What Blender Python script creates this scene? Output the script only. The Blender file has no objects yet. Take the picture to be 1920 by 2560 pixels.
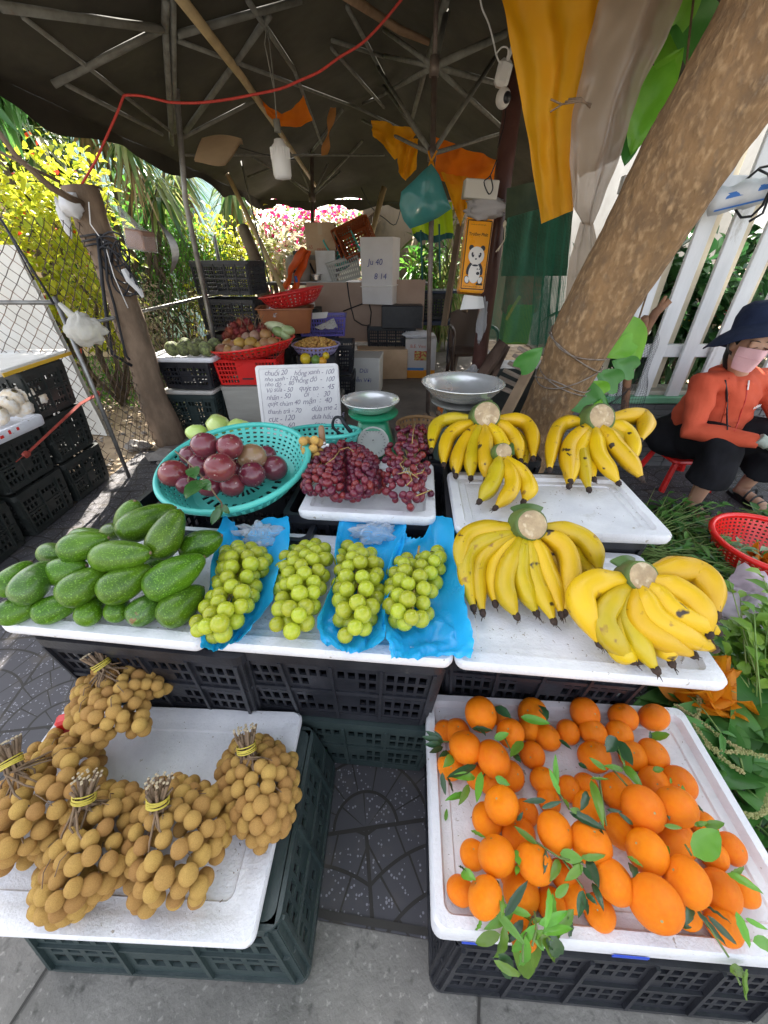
import bpy, math, random
import numpy as np
from mathutils import Vector, Matrix, noise
random.seed(7)
R = math.radians
PI = math.pi
SC = bpy.context.scene
COL = SC.collection
# ---------------------------------------------------------------- camera
H = 1.30                       # metres above the pavement
PITCH = R(33.5)                # looking down
FPX = 961.0                    # focal length in photo pixels (photo is 1920 x 2560)
cd = bpy.data.cameras.new('camera')
cd.sensor_fit = 'HORIZONTAL'; cd.sensor_width = 36.0
cd.lens = 36.0 * FPX / 1920.0
cd.clip_start = 0.02; cd.clip_end = 400
cam = bpy.data.objects.new('camera', cd); COL.objects.link(cam)
cam.location = (0, 0, H); cam.rotation_euler = (PI/2 - PITCH, 0, 0)
SC.camera = cam
# ---------------------------------------------------------------- light
SUN_EL, SUN_AZ = R(44), R(12)  # the sun stands behind the stall, a little to the left
w = bpy.data.worlds.new('World'); SC.world = w; w.use_nodes = True
wn = w.node_tree; bg = wn.nodes['Background']
sky = wn.nodes.new('ShaderNodeTexSky'); sky.sky_type = 'NISHITA'; sky.sun_disc = False
sky.sun_elevation = SUN_EL; sky.sun_rotation = -SUN_AZ
sky.air_density = 1.0; sky.dust_density = 2.5; sky.ozone_density = 0.9
hs_ = wn.nodes.new('ShaderNodeHueSaturation'); hs_.inputs['Saturation'].default_value = .36; wn.links.new(sky.outputs[0], hs_.inputs['Color']); wn.links.new(hs_.outputs[0], bg.inputs[0]); bg.inputs[1].default_value = 0.15
sd = bpy.data.lights.new('sun', 'SUN'); sd.energy = 5.0; sd.angle = R(0.53); sd.color = (1, .94, .84)
sun = bpy.data.objects.new('sun', sd); COL.objects.link(sun)
sv = Vector((-math.sin(SUN_AZ)*math.cos(SUN_EL), math.cos(SUN_AZ)*math.cos(SUN_EL), math.sin(SUN_EL)))
sun.rotation_euler = sv.to_track_quat('Z', 'Y').to_euler(); sun.location = (0, 0, 20)
SC.view_settings.view_transform = 'Standard'; SC.view_settings.look = 'None'
SC.view_settings.gamma = 1; SC.view_settings.use_curve_mapping = False
SC.view_settings.exposure = 2.1
SC.cycles.max_bounces = 7; SC.cycles.transparent_max_bounces = 24
SC.cycles.diffuse_bounces = 4; SC.cycles.sample_clamp_indirect = 6
SC.cycles.use_denoising = True
# ---------------------------------------------------------------- geometry helpers
CP, SP = math.cos(PITCH), math.sin(PITCH)
def ray(px, py):
 u, v = px-960.0, 1280.0-py
 return Vector((u, FPX*CP + v*SP, -FPX*SP + v*CP))
def U(px, py, z=None, y=None, x=None):
 """world point seen at photo pixel (px,py) on a plane of known height / depth"""
 d = ray(px, py)
 if z is not None: t = (z-H)/d.z
 elif y is not None: t = y/d.y
 else: t = x/d.x
 return Vector((0, 0, H)) + d*t
def sc(px, py, z=None, y=None):
 """metres per photo pixel at that point (corrected for wide-angle stretch)"""
 d = ray(px, py); t = (z-H)/d.z if z is not None else y/d.y
 return t*(FPX/d.length)**.5
def lerp(a, b, t): return a + (b-a)*t
def sm(t): return t*t*(3-2*t)
class MB:
 def __init__(s): s.v = []; s.f = []; s.m = []; s.mats = []
 def mi(s, mat):
  if mat is None: return 0
  if mat not in s.mats: s.mats.append(mat)
  return s.mats.index(mat)
 def add(s, vs, fs, mat=None):
  o = len(s.v); k = s.mi(mat)
  s.v.extend([tuple(p) for p in vs])
  s.f.extend([tuple(i+o for i in f) for f in fs]); s.m.extend([k]*len(fs))
 def box(s, c, size, rot=None, mat=None, bev=0):
  hx, hy, hz = size[0]/2, size[1]/2, size[2]/2
  if bev:
   b = min(bev, hx*.9, hy*.9, hz*.9)
   vs = []; idx = {}
   for sx in (-1, 1):
    for sy in (-1, 1):
     for sz in (-1, 1):
      for ax in range(3):
       p = [sx*(hx-b), sy*(hy-b), sz*(hz-b)]
       p[ax] = (sx*hx, sy*hy, sz*hz)[ax]
       idx[(sx, sy, sz, ax)] = len(vs); vs.append(Vector(p))
   fs = []
   for sx in (-1, 1):
    for sy in (-1, 1):
     for sz in (-1, 1): fs.append([idx[(sx, sy, sz, a)] for a in range(3)])
   def q(ax, sg):
    o = [a for a in range(3) if a != ax]
    r = []
    for (i, j) in ((-1, -1), (1, -1), (1, 1), (-1, 1)):
     k = [0, 0, 0]; k[ax] = sg; k[o[0]] = i; k[o[1]] = j; r.append(tuple(k))
    return r
   for ax in range(3):
    for sg in (-1, 1): fs.append([idx[k+(ax,)] for k in q(ax, sg)])
   for ax in range(3):
    o = [a for a in range(3) if a != ax]
    for i in (-1, 1):
     for j in (-1, 1):
      k0 = [0]*3; k0[ax] = -1; k0[o[0]] = i; k0[o[1]] = j
      k1 = list(k0); k1[ax] = 1
      fs.append([idx[tuple(k0)+(o[0],)], idx[tuple(k1)+(o[0],)], idx[tuple(k1)+(o[1],)], idx[tuple(k0)+(o[1],)]])
  else:
   vs = [Vector((x*hx, y*hy, z*hz)) for x in (-1, 1) for y in (-1, 1) for z in (-1, 1)]
   fs = [(0, 1, 3, 2), (4, 6, 7, 5), (0, 4, 5, 1), (2, 3, 7, 6), (0, 2, 6, 4), (1, 5, 7, 3)]
  c = Vector(c)
  if rot is not None: vs = [rot @ p for p in vs]
  s.add([p+c for p in vs], fs, mat)
 def tube(s, pts, r, n=8, mat=None, cap=True, flat=1.0, up=None):
  pts = [Vector(p) for p in pts]; N = len(pts)
  if not hasattr(r, '__len__'): r = [r]*N
  vs = []; fs = []
  ref = Vector(up) if up is not None else Vector((0.13, 0.21, 1)).normalized()
  for i, p in enumerate(pts):
   d = (pts[min(i+1, N-1)] - pts[max(i-1, 0)])
   if d.length < 1e-9: d = Vector((0, 0, 1))
   d.normalize()
   a = d.cross(ref)
   if a.length < 1e-3: a = d.cross(Vector((1, 0, 0)))
   a.normalize(); b = a.cross(d).normalized();
   if up is None: ref = b
   for k in range(n):
    t = 2*PI*k/n
    vs.append(p + a*(r[i]*math.cos(t)) + b*(r[i]*flat*math.sin(t)))
  for i in range(N-1):
   for k in range(n):
    k2 = (k+1) % n
    fs.append((i*n+k, i*n+k2, (i+1)*n+k2, (i+1)*n+k))
  if cap:
   fs.append(tuple(range(n))[::-1]); fs.append(tuple((N-1)*n+k for k in range(n)))
  s.add(vs, fs, mat)
 def lathe(s, prof, c=(0, 0, 0), n=24, mat=None, rot=None, cap=False):
  c = Vector(c); vs = []; fs = []
  for (r, z) in prof:
   for k in range(n):
    t = 2*PI*k/n; p = Vector((r*math.cos(t), r*math.sin(t), z))
    vs.append((rot @ p if rot is not None else p) + c)
  for i in range(len(prof)-1):
   for k in range(n):
    k2 = (k+1) % n
    fs.append((i*n+k, i*n+k2, (i+1)*n+k2, (i+1)*n+k))
  if cap:
   fs.append(tuple(range(n))[::-1]); fs.append(tuple((len(prof)-1)*n+k for k in range(n)))
  s.add(vs, fs, mat)
 def ell(s, c, r, nu=12, nv=8, mat=None, rot=None, wob=0, seed=0):
  if not hasattr(r, '__len__'): r = (r, r, r)
  c = Vector(c); vs = []; fs = []
  for j in range(1, nv):
   th = PI*j/nv
   for i in range(nu):
    ph = 2*PI*i/nu
    p = Vector((math.sin(th)*math.cos(ph), math.sin(th)*math.sin(ph), math.cos(th)))
    if wob: p = p*(1+wob*noise.noise(p*1.6+Vector((seed, seed*.7, 0))))
    p = Vector((p.x*r[0], p.y*r[1], p.z*r[2]))
    vs.append((rot @ p if rot is not None else p)+c)
  t = Vector((0, 0, r[2])); b = -t
  vs.append((rot @ t if rot is not None else t)+c); vs.append((rot @ b if rot is not None else b)+c)
  T = len(vs)-2
  for j in range(nv-2):
   for i in range(nu):
    i2 = (i+1) % nu
    fs.append((j*nu+i, (j+1)*nu+i, (j+1)*nu+i2, j*nu+i2))
  for i in range(nu):
   i2 = (i+1) % nu
   fs.append((T, i, i2)); fs.append((T+1, (nv-2)*nu+i2, (nv-2)*nu+i))
  s.add(vs, fs, mat)
 def grid(s, fn, nu, nv, mat=None):
  vs = [fn(i/(nu-1), j/(nv-1)) for j in range(nv) for i in range(nu)]
  fs = [(j*nu+i, j*nu+i+1, (j+1)*nu+i+1, (j+1)*nu+i) for j in range(nv-1) for i in range(nu-1)]
  s.add(vs, fs, mat)
 def perf(s, f, us, vs_, solid, th, mat=None):
  """perforated wall: f(u,v,w) with w 0..th, cells where solid(i,j) is False are holes"""
  nu, nv = len(us), len(vs_)
  P = [f(u, v, w) for w in (0, th) for v in vs_ for u in us]
  I = lambda i, j, k: k*nu*nv + j*nu + i
  fs = []; S = lambda i, j: 0 <= i < nu-1 and 0 <= j < nv-1 and solid(i, j)
  for j in range(nv-1):
   for i in range(nu-1):
    if not S(i, j): continue
    fs.append((I(i, j, 0), I(i+1, j, 0), I(i+1, j+1, 0), I(i, j+1, 0)))
    fs.append((I(i, j, 1), I(i, j+1, 1), I(i+1, j+1, 1), I(i+1, j, 1)))
    if not S(i-1, j): fs.append((I(i, j, 0), I(i, j+1, 0), I(i, j+1, 1), I(i, j, 1)))
    if not S(i+1, j): fs.append((I(i+1, j, 0), I(i+1, j, 1), I(i+1, j+1, 1), I(i+1, j+1, 0)))
    if not S(i, j-1): fs.append((I(i, j, 0), I(i, j, 1), I(i+1, j, 1), I(i+1, j, 0)))
    if not S(i, j+1): fs.append((I(i, j+1, 0), I(i+1, j+1, 0), I(i+1, j+1, 1), I(i, j+1, 1)))
  used = sorted({k for q in fs for k in q}); mp = {k: n for n, k in enumerate(used)}
  s.add([P[k] for k in used], [tuple(mp[k] for k in q) for q in fs], mat)
 def mesh(s, name, mat, smooth, off):
  me = bpy.data.meshes.new(name)
  V = np.array(s.v, dtype=np.float32).reshape(-1, 3) - np.array(off, dtype=np.float32)
  me.from_pydata(V.tolist(), [], s.f)
  ms = s.mats if s.mats else [mat]
  for m in ms: me.materials.append(m)
  if len(s.mats) > 1: me.polygons.foreach_set('material_index', s.m)
  if smooth: me.polygons.foreach_set('use_smooth', [True]*len(me.polygons))
  if smooth == 'auto':
   try: me.set_sharp_from_angle(angle=R(40))
   except Exception: pass
  me.update(); return me
def tag(o, label=None, cat=None, group=None, kind=None):
 if label: o['label'] = label
 if cat: o['category'] = cat
 if group: o['group'] = group
 if kind: o['kind'] = kind
 return o
def thing(name, label, cat, loc=(0, 0, 0), group=None):
 o = bpy.data.objects.new(name, None); COL.objects.link(o); o.location = loc
 o.empty_display_size = .05
 return tag(o, label, cat, group)
def origin_of(p):
 o = Vector((0, 0, 0))
 while p is not None: o += p.location; p = p.parent
 return o
def obj(name, mb, mat=None, parent=None, smooth=False, loc=None):
 """link mb (world coordinates) as one mesh object, child of parent"""
 if parent is not None:
  po = origin_of(parent); off = po if loc is None else Vector(loc)
  o = bpy.data.objects.new(name, mb.mesh(name, mat, smooth, off)); COL.objects.link(o)
  o.parent = parent; o.location = off - po
 else:
  off = Vector(loc) if loc is not None else Vector((0, 0, 0))
  o = bpy.data.objects.new(name, mb.mesh(name, mat, smooth, off)); COL.objects.link(o); o.location = off
 return o
def one(name, mb, mat, label, cat, group=None, smooth=False, kind=None, loc=None):
 if loc is None and mb.v:
  a = np.array(mb.v); loc = (float(a[:, 0].mean()), float(a[:, 1].mean()), float(a[:, 2].min()))
 return tag(obj(name, mb, mat, None, smooth, loc), label, cat, group, kind)
def raw(name, mb, mat, parent, smooth=True):
 """a part whose mesh is built round its own origin"""
 o = bpy.data.objects.new(name, mb.mesh(name, mat, smooth, (0, 0, 0))); COL.objects.link(o); o.parent = parent; return o
def inst(src, parent, loc, rot=None, scale=None, name=None):
 c = src.copy(); COL.objects.link(c); c.parent = parent; c.location = loc
 if rot is not None: c.rotation_euler = rot
 if scale is not None: c.scale = scale
 return c
def copy_tree(o, parent=None, **kw):
 c = o.copy(); COL.objects.link(c); c.parent = parent
 for ch in list(o.children): copy_tree(ch, c)
 for k, v in kw.items(): c[k] = v
 return c
# ---------------------------------------------------------------- materials
MATS = {}
def lin(c):
 return tuple(((x/12.92) if x <= .04045 else ((x+.055)/1.055)**2.4) for x in c)
def mat(name, col, rough=.5, col2=None, nscale=6, mix=(.35, .65), bump=0, bscale=30, metal=0, trans=0, spots=None,
  coat=0, rnd=0, alpha=1, island=None, spec=.5, grime=None, sss=0, detail=5, stretch=None, sscale=25):
 if name in MATS: return MATS[name]
 m = bpy.data.materials.new(name); m.use_nodes = True; MATS[name] = m
 nt = m.node_tree; N = nt.nodes; L = nt.links; b = N['Principled BSDF']
 tc = N.new('ShaderNodeTexCoord'); oi = N.new('ShaderNodeObjectInfo')
 va = N.new('ShaderNodeVectorMath'); va.operation = 'MULTIPLY_ADD'
 cm = N.new('ShaderNodeCombineXYZ')
 for k in range(3): L.new(oi.outputs['Random'], cm.inputs[k])
 va.inputs[1].default_value = (17, 31, 23)
 L.new(cm.outputs[0], va.inputs[0]); L.new(tc.outputs['Object'], va.inputs[2])
 vec = va.outputs[0]
 if stretch:
  mp = N.new('ShaderNodeMapping'); mp.inputs['Scale'].default_value = stretch
  L.new(vec, mp.inputs[0]); vec = mp.outputs[0]
 def nz(scale, det=detail, rr=.6):
  n = N.new('ShaderNodeTexNoise'); n.inputs['Scale'].default_value = scale; n.inputs['Detail'].default_value = det
  n.inputs['Roughness'].default_value = rr; L.new(vec, n.inputs['Vector']); return n.outputs['Fac']
 def ramp(src, a, c):
  r = N.new('ShaderNodeMapRange'); r.inputs[1].default_value = a; r.inputs[2].default_value = c; L.new(src, r.inputs[0]); return r.outputs[0]
 def mixc(f, A, B):
  x = N.new('ShaderNodeMix'); x.data_type = 'RGBA'
  if hasattr(f, 'is_linked') or not isinstance(f, (int, float)): L.new(f, x.inputs[0])
  else: x.inputs[0].default_value = f
  for s_, q in ((6, A), (7, B)):
   if isinstance(q, tuple): x.inputs[s_].default_value = (*q, 1)
   else: L.new(q, x.inputs[s_])
  return x.outputs[2]
 c = tuple(col)
 out = None
 if col2 is not None: out = mixc(ramp(nz(nscale), *mix), c, tuple(col2))
 if island is not None:
  g = N.new('ShaderNodeNewGeometry')
  r = N.new('ShaderNodeValToRGB'); L.new(g.outputs['Random Per Island'], r.inputs[0])
  e = r.color_ramp.elements
  while len(e) < len(island): e.new(.5)
  for k, q in enumerate(island): e[k].position = k/max(1, len(island)-1); e[k].color = (*q, 1)
  out = mixc(.75, out if out is not None else c, r.outputs[0])
 if spots is not None:      # (colour, threshold, scale)
  for sp in (spots if isinstance(spots, list) else [spots]):
   out = mixc(ramp(nz(sp[2], 3, .5), sp[1], sp[1]+(sp[3] if len(sp) > 3 else .03)), out if out is not None else c, tuple(sp[0]))
 if grime is not None:
  out = mixc(ramp(nz(grime[2], 8, .75), grime[1], grime[1]+.18), out if out is not None else c, tuple(grime[0]))
 if rnd:
  hs = N.new('ShaderNodeHueSaturation')
  a = N.new('ShaderNodeMapRange'); L.new(oi.outputs['Random'], a.inputs[0]); a.inputs[3].default_value = 1-rnd; a.inputs[4].default_value = 1+rnd
  L.new(a.outputs[0], hs.inputs['Value'])
  a2 = N.new('ShaderNodeMapRange'); L.new(oi.outputs['Random'], a2.inputs[0]); a2.inputs[3].default_value = .5-rnd*.06; a2.inputs[4].default_value = .5+rnd*.06
  L.new(a2.outputs[0], hs.inputs['Hue'])
  if out is None: hs.inputs['Color'].default_value = (*c, 1)
  else: L.new(out, hs.inputs['Color'])
  out = hs.outputs[0]
 if out is None: b.inputs['Base Color'].default_value = (*c, 1)
 else: L.new(out, b.inputs['Base Color'])
 rr = ramp(nz(9), .2, .8)
 mr = N.new('ShaderNodeMapRange'); L.new(rr, mr.inputs[0]); mr.inputs[3].default_value = max(.02, rough-.08); mr.inputs[4].default_value = min(1, rough+.08)
 L.new(mr.outputs[0], b.inputs['Roughness'])
 b.inputs['Metallic'].default_value = metal; b.inputs['Specular IOR Level'].default_value = spec
 b.inputs['Coat Weight'].default_value = coat; b.inputs['Alpha'].default_value = alpha
 if sss:
  b.inputs['Subsurface Weight'].default_value = sss; b.inputs['Subsurface Radius'].default_value = (1, .5, .2); b.inputs['Subsurface Scale'].default_value = .004
 if bump:
  bn = N.new('ShaderNodeBump'); bn.inputs['Strength'].default_value = bump; bn.inputs['Distance'].default_value = .004
  L.new(nz(bscale, 6), bn.inputs['Height']); L.new(bn.outputs[0], b.inputs['Normal'])
 if trans:
  t = N.new('ShaderNodeBsdfTranslucent'); x = N.new('ShaderNodeMixShader'); x.inputs[0].default_value = trans
  if out is None: t.inputs[0].default_value = (*c, 1)
  else: L.new(out, t.inputs[0])
  L.new(b.outputs[0], x.inputs[1]); L.new(t.outputs[0], x.inputs[2]); L.new(x.outputs[0], N['Material Output'].inputs[0])
 return m
def film(name, col, alpha=.35, rough=.15, bump=.4, bscale=18, trans=.3):
 """thin wrinkled plastic film"""
 m = mat(name, col, rough, bump=bump, bscale=bscale, trans=trans, detail=3)
 nt = m.node_tree; N = nt.nodes; L = nt.links; o = N['Material Output']; src = o.inputs[0].links[0].from_socket
 tr = N.new('ShaderNodeBsdfTransparent'); tr.inputs[0].default_value = (1, 1, 1, 1); x = N.new('ShaderNodeMixShader')
 lw = N.new('ShaderNodeLayerWeight'); lw.inputs[0].default_value = .35
 r = N.new('ShaderNodeMapRange'); L.new(lw.outputs['Facing'], r.inputs[0]); r.inputs[3].default_value = alpha; r.inputs[4].default_value = min(1, alpha+.5)
 L.new(r.outputs[0], x.inputs[0]); L.new(tr.outputs[0], x.inputs[1]); L.new(src, x.inputs[2]); L.new(x.outputs[0], o.inputs[0])
 return m
FOAM = mat('white_foam', (.78, .78, .81), .62, (.66, .66, .70), 9, bump=.6, bscale=160, grime=((.42, .39, .35), .60, 6), spots=[((.40, .36, .32), .70, 60)])
FOAMD = mat('dirty_foam', (.66, .65, .62), .7, (.52, .50, .46), 5, bump=.6, bscale=110, grime=((.28, .26, .22), .60, 4))
CRB = mat('black_plastic', (.012, .013, .018), .38, (.024, .025, .032), 12, bump=.3, bscale=60, grime=((.07, .065, .06), .60, 14))
CRG = mat('dark_green_plastic', (.022, .038, .039), .42, (.040, .058, .057), 10, bump=.3, bscale=60, grime=((.09, .09, .08), .60, 12))
CRD = mat('dusty_black_plastic', (.014, .018, .017), .5, (.03, .034, .032), 8, bump=.3, bscale=60, grime=((.06, .055, .05), .55, 10))
RED = mat('red_plastic', (.75, .02, .015), .3, (.65, .02, .02), 6, bump=.15, bscale=40)
TEAL = mat('teal_plastic', (.07, .50, .43), .38, (.10, .56, .49), 6, bump=.15, bscale=40, grime=((.10, .32, .28), .62, 9))
STEEL = mat('galvanised_steel', (.34, .34, .33), .45, (.22, .21, .20), 14, metal=.7, bump=.2, grime=((.20, .12, .07), .62, 12))
GREYM = mat('painted_grey_metal', (.20, .20, .175), .75, (.13, .125, .105), 16, metal=.1, bump=.2, grime=((.15, .09, .05), .60, 9))
BAMBOO = mat('bamboo_wood', (.50, .37, .19), .55, (.36, .26, .13), 7, bump=.3, bscale=30, stretch=(1, 1, .3))
WOODD = mat('weathered_wood', (.20, .14, .09), .8, (.11, .075, .05), 8, bump=.8, bscale=25, stretch=(1, 1, .25))
PAPER = mat('white_paper', (.78, .77, .76), .8)
CARD = mat('cardboard', (.58, .41, .27), .85, (.48, .33, .21), 4, bump=.2, bscale=40, grime=((.28, .18, .10), .62, 4))
INK = mat('marker_ink', (.02, .02, .03), .6)
BLUEINK = mat('blue_marker_ink', (.05, .06, .25), .6)
STEM = mat('dry_stem', (.22, .14, .08), .8, (.12, .08, .05), 40, bump=.5, bscale=90)
BLACKROPE = mat('black_cord', (.012, .013, .018), .55, bump=.4, bscale=80)
STAIN = mat('stainless_steel', (.86, .86, .85), .24, (.74, .74, .73), 8, metal=.72, bump=.12, bscale=14)
def ttext(mb, s, size, o, ux, uy, mat_=None, shear=.2, bold=.0, wob=0, space=1.0):
 """write s as filled letters from point o along ux (right) and uy (up), in mesh builder mb"""
 cu = bpy.data.curves.new('t', 'FONT'); cu.body = s; cu.size = size; cu.shear = shear; cu.offset = bold*size
 cu.resolution_u = 3; cu.space_character = space
 to = bpy.data.objects.new('t', cu); COL.objects.link(to)
 dg = bpy.context.evaluated_depsgraph_get(); me = bpy.data.meshes.new_from_object(to.evaluated_get(dg))
 o = Vector(o); ux = Vector(ux).normalized(); uy = Vector(uy).normalized()
 vs = [o + ux*v.co.x + uy*(v.co.y + wob*math.sin(v.co.x/size*1.7+len(s))*size*.12) for v in me.vertices]
 mb.add(vs, [tuple(p.vertices) for p in me.polygons], mat_)
 bpy.data.objects.remove(to); bpy.data.curves.remove(cu); bpy.data.meshes.remove(me)
def remeshed(name, mb, voxel, mat_, parent, smooth_it=6):
 """melt overlapping shapes into one continuous surface"""
 me = mb.mesh('tmp', mat_, False, (0, 0, 0)); o = bpy.data.objects.new('tmp', me); COL.objects.link(o)
 r = o.modifiers.new('r', 'REMESH'); r.mode = 'VOXEL'; r.voxel_size = voxel
 s_ = o.modifiers.new('s', 'SMOOTH'); s_.iterations = smooth_it; s_.factor = .5
 dg = bpy.context.evaluated_depsgraph_get(); m2 = bpy.data.meshes.new_from_object(o.evaluated_get(dg))
 bpy.data.objects.remove(o); bpy.data.meshes.remove(me)
 m2.name = name; m2.materials.clear(); m2.materials.append(mat_)
 m2.polygons.foreach_set('use_smooth', [True]*len(m2.polygons))
 off = origin_of(parent)
 co = np.empty(len(m2.vertices)*3, np.float32); m2.vertices.foreach_get('co', co)
 co = co.reshape(-1, 3)
 return m2, co, off
def link_mesh(name, me, co, off, parent):
 me.vertices.foreach_set('co', (co-np.array(off, np.float32)).ravel()); me.update()
 q = bpy.data.objects.new(name, me); COL.objects.link(q); q.parent = parent; return q
# ================================================================ SETTING
def paver_mat():
 m = bpy.data.materials.new('fan_paver'); m.use_nodes = True; nt = m.node_tree; N = nt.nodes; L = nt.links; b = N['Principled BSDF']
 def V(op, *a):
  n = N.new('ShaderNodeMath'); n.operation = op
  for i, q in enumerate(a):
   if isinstance(q, (int, float)): n.inputs[i].default_value = q
   else: L.new(q, n.inputs[i])
  return n.outputs[0]
 tc = N.new('ShaderNodeTexCoord'); sx = N.new('ShaderNodeSeparateXYZ')
 mp = N.new('ShaderNodeMapping'); mp.inputs['Rotation'].default_value = (0, 0, R(-7)); L.new(tc.outputs['Object'], mp.inputs[0])
 L.new(mp.outputs[0], sx.inputs[0])
 S = .40
 x = V('DIVIDE', sx.outputs[0], S); y = V('DIVIDE', sx.outputs[1], S)
 row = V('FLOOR', y); off = V('MULTIPLY', V('MODULO', V('ABSOLUTE', row), 2), .5)
 fx = V('SUBTRACT', V('FRACT', V('ADD', x, off)), .5); fy = V('FRACT', y)
 r = V('SQRT', V('ADD', V('MULTIPLY', fx, fx), V('MULTIPLY', fy, fy)))
 rs = V('MULTIPLY', r, 4.6); ring = V('FLOOR', rs); fr = V('ABSOLUTE', V('SUBTRACT', V('FRACT', rs), .5))
 ang = V('ARCTAN2', fx, fy)
 k = V('MULTIPLY', ang, V('ADD', V('MULTIPLY', ring, .95), 1.2)); fa = V('ABSOLUTE', V('SUBTRACT', V('FRACT', V('ADD', k, V('MULTIPLY', ring, .37))), .5))
 g1 = V('GREATER_THAN', fr, .455); g2 = V('MULTIPLY', V('GREATER_THAN', fa, .47), V('LESS_THAN', fr, .47))
 ex = V('LESS_THAN', V('MINIMUM', fy, V('SUBTRACT', 1, fy)), .012)
 ey = V('GREATER_THAN', V('ABSOLUTE', fx), .488)
 g = V('MAXIMUM', V('MAXIMUM', g1, g2), V('MAXIMUM', ex, ey))
 vo = N.new('ShaderNodeTexVoronoi'); vo.inputs['Scale'].default_value = 150; L.new(tc.outputs['Object'], vo.inputs['Vector'])
 vs = N.new('ShaderNodeSeparateColor'); L.new(vo.outputs['Color'], vs.inputs[0])
 chip = V('MULTIPLY', V('GREATER_THAN', vs.outputs[0], .80), V('LESS_THAN', vo.outputs['Distance'], .42))
 nz = N.new('ShaderNodeTexNoise'); nz.inputs['Scale'].default_value = 2.2; nz.inputs['Detail'].default_value = 8; L.new(tc.outputs['Object'], nz.inputs['Vector'])
 def mix(f, A, B):
  q = N.new('ShaderNodeMix'); q.data_type = 'RGBA'; L.new(f, q.inputs[0])
  for s_, c in ((6, A), (7, B)):
   if isinstance(c, tuple): q.inputs[s_].default_value = (*c, 1)
   else: L.new(c, q.inputs[s_])
  return q.outputs[2]
 base = mix(nz.outputs[0], (.050, .048, .056), (.105, .098, .105))
 nw = N.new('ShaderNodeTexNoise'); nw.inputs['Scale'].default_value = 11; nw.inputs['Detail'].default_value = 5; L.new(tc.outputs['Object'], nw.inputs['Vector'])
 chipf = V('MULTIPLY', chip, V('GREATER_THAN', nw.outputs[0], .44))
 c1 = mix(chipf, base, (.26, .25, .28))
 c2 = mix(g, c1, (.035, .030, .026))
 dirt = N.new('ShaderNodeMapRange'); dirt.inputs[1].default_value = .52; dirt.inputs[2].default_value = .75; L.new(nw.outputs[0], dirt.inputs[0])
 c3 = mix(V('MULTIPLY', dirt.outputs[0], .35), c2, (.16, .13, .10))
 L.new(c3, b.inputs['Base Color']); b.inputs['Roughness'].default_value = .72
 bn = N.new('ShaderNodeBump'); bn.inputs['Strength'].default_value = .9; bn.inputs['Distance'].default_value = .006
 h = V('ADD', V('MULTIPLY', V('SUBTRACT', 1, g), 1.0), V('MULTIPLY', nw.outputs[0], .35)); L.new(h, bn.inputs['Height']); L.new(bn.outputs[0], b.inputs['Normal'])
 return m
def concrete_mat():
 m = mat('pavement_concrete', (.25, .232, .208), .88, (.155, .145, .13), 5, bump=1.0, bscale=55, grime=((.09, .08, .075), .60, 7), spots=[((.32, .30, .27), .62, 90, .1), ((.09, .085, .075), .62, 30, .12)])
 return m
CONC = concrete_mat()
SOIL = mat('sandy_soil', (.42, .32, .21), .95, (.27, .20, .13), 5, bump=1.0, bscale=30, spots=[((.16, .11, .07), .60, 9), ((.62, .54, .42), .63, 4)])
FLOORM = mat('worn_floor', (.19, .165, .145), .8, (.115, .10, .088), 2.5, bump=.6, bscale=30, grime=((.26, .22, .18), .58, 3))
def ground_line(x): return .205 - .12*x + .01      # where the kerb of the pavers runs
mb = MB()
mb.add([(-60, -30, -.012), (60, -30, -.012), (60, 120, -.012), (-60, 120, -.012)], [(0, 1, 2, 3)])
tag(obj('ground', mb, SOIL), kind='structure')
mb = MB(); mb.add([(-14, -8, 0), (14, -8, 0), (14, ground_line(14)*0+.205-.12*14, 0), (-14, .205+.12*14, 0)], [(0, 1, 2, 3)])
road = obj('road', mb, CONC); tag(road, kind='structure')
mb = MB()
for xj in (-.70, .22, 1.9, -2.9):
 y1 = ground_line(xj)
 mb.add([(xj-.003-.28*(y1+1.2)*0, y1-.002, .0035), (xj+.003, y1-.002, .0035), (xj+.003-.26*1.6, y1-1.6, .0035), (xj-.003-.26*1.6, y1-1.6, .0035)], [(0, 1, 2, 3)])
tag(obj('road_joint', mb, mat('joint_dirt', (.05, .045, .04), .95)), kind='structure')
PAV = paver_mat()
mb = MB(); P = [(-1.95, .205+.12*1.95), (14, .205-.12*14), (14, 2.85), (-1.95, 2.85)]
mb.add([(x, y, .004) for x, y in P], [(0, 1, 2, 3)])
tag(obj('pavement', mb, PAV), kind='structure')
mb = MB(); mb.add([(-14, .205+.12*14, .004), (-1.95, .205+.12*1.95, .004), (-1.95, 1.9, .004), (-14, 1.9, .004)], [(0, 1, 2, 3)])
tag(obj('pavement', mb, PAV), kind='structure')
mb = MB(); a = Vector((-10, ground_line(-10), .0)); c = Vector((10, ground_line(10), .0)); d = (c-a).normalized(); nrm = Vector((-d.y, d.x, 0))
mb.add([a-nrm*.006+Vector((0, 0, .007)), c-nrm*.006+Vector((0, 0, .007)), c+nrm*.008+Vector((0, 0, .007)), a+nrm*.008+Vector((0, 0, .007))], [(0, 1, 2, 3)])
tag(obj('kerb_joint', mb, MATS['joint_dirt']), kind='structure')
mb = MB(); mb.grid(lambda u, v: Vector((lerp(-1.8, 1.6, u), lerp(2.8, 7.6, v), .009+.006*noise.noise(Vector((u*9, v*12, 0))))), 30, 40)
tag(obj('stall_floor', mb, FLOORM, smooth=True), kind='structure')
STONE = mat('grey_stone', (.33, .30, .27), .9, (.22, .20, .18), 12, bump=.8, bscale=40)
mb = MB(); rr = random.Random(3)
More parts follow.
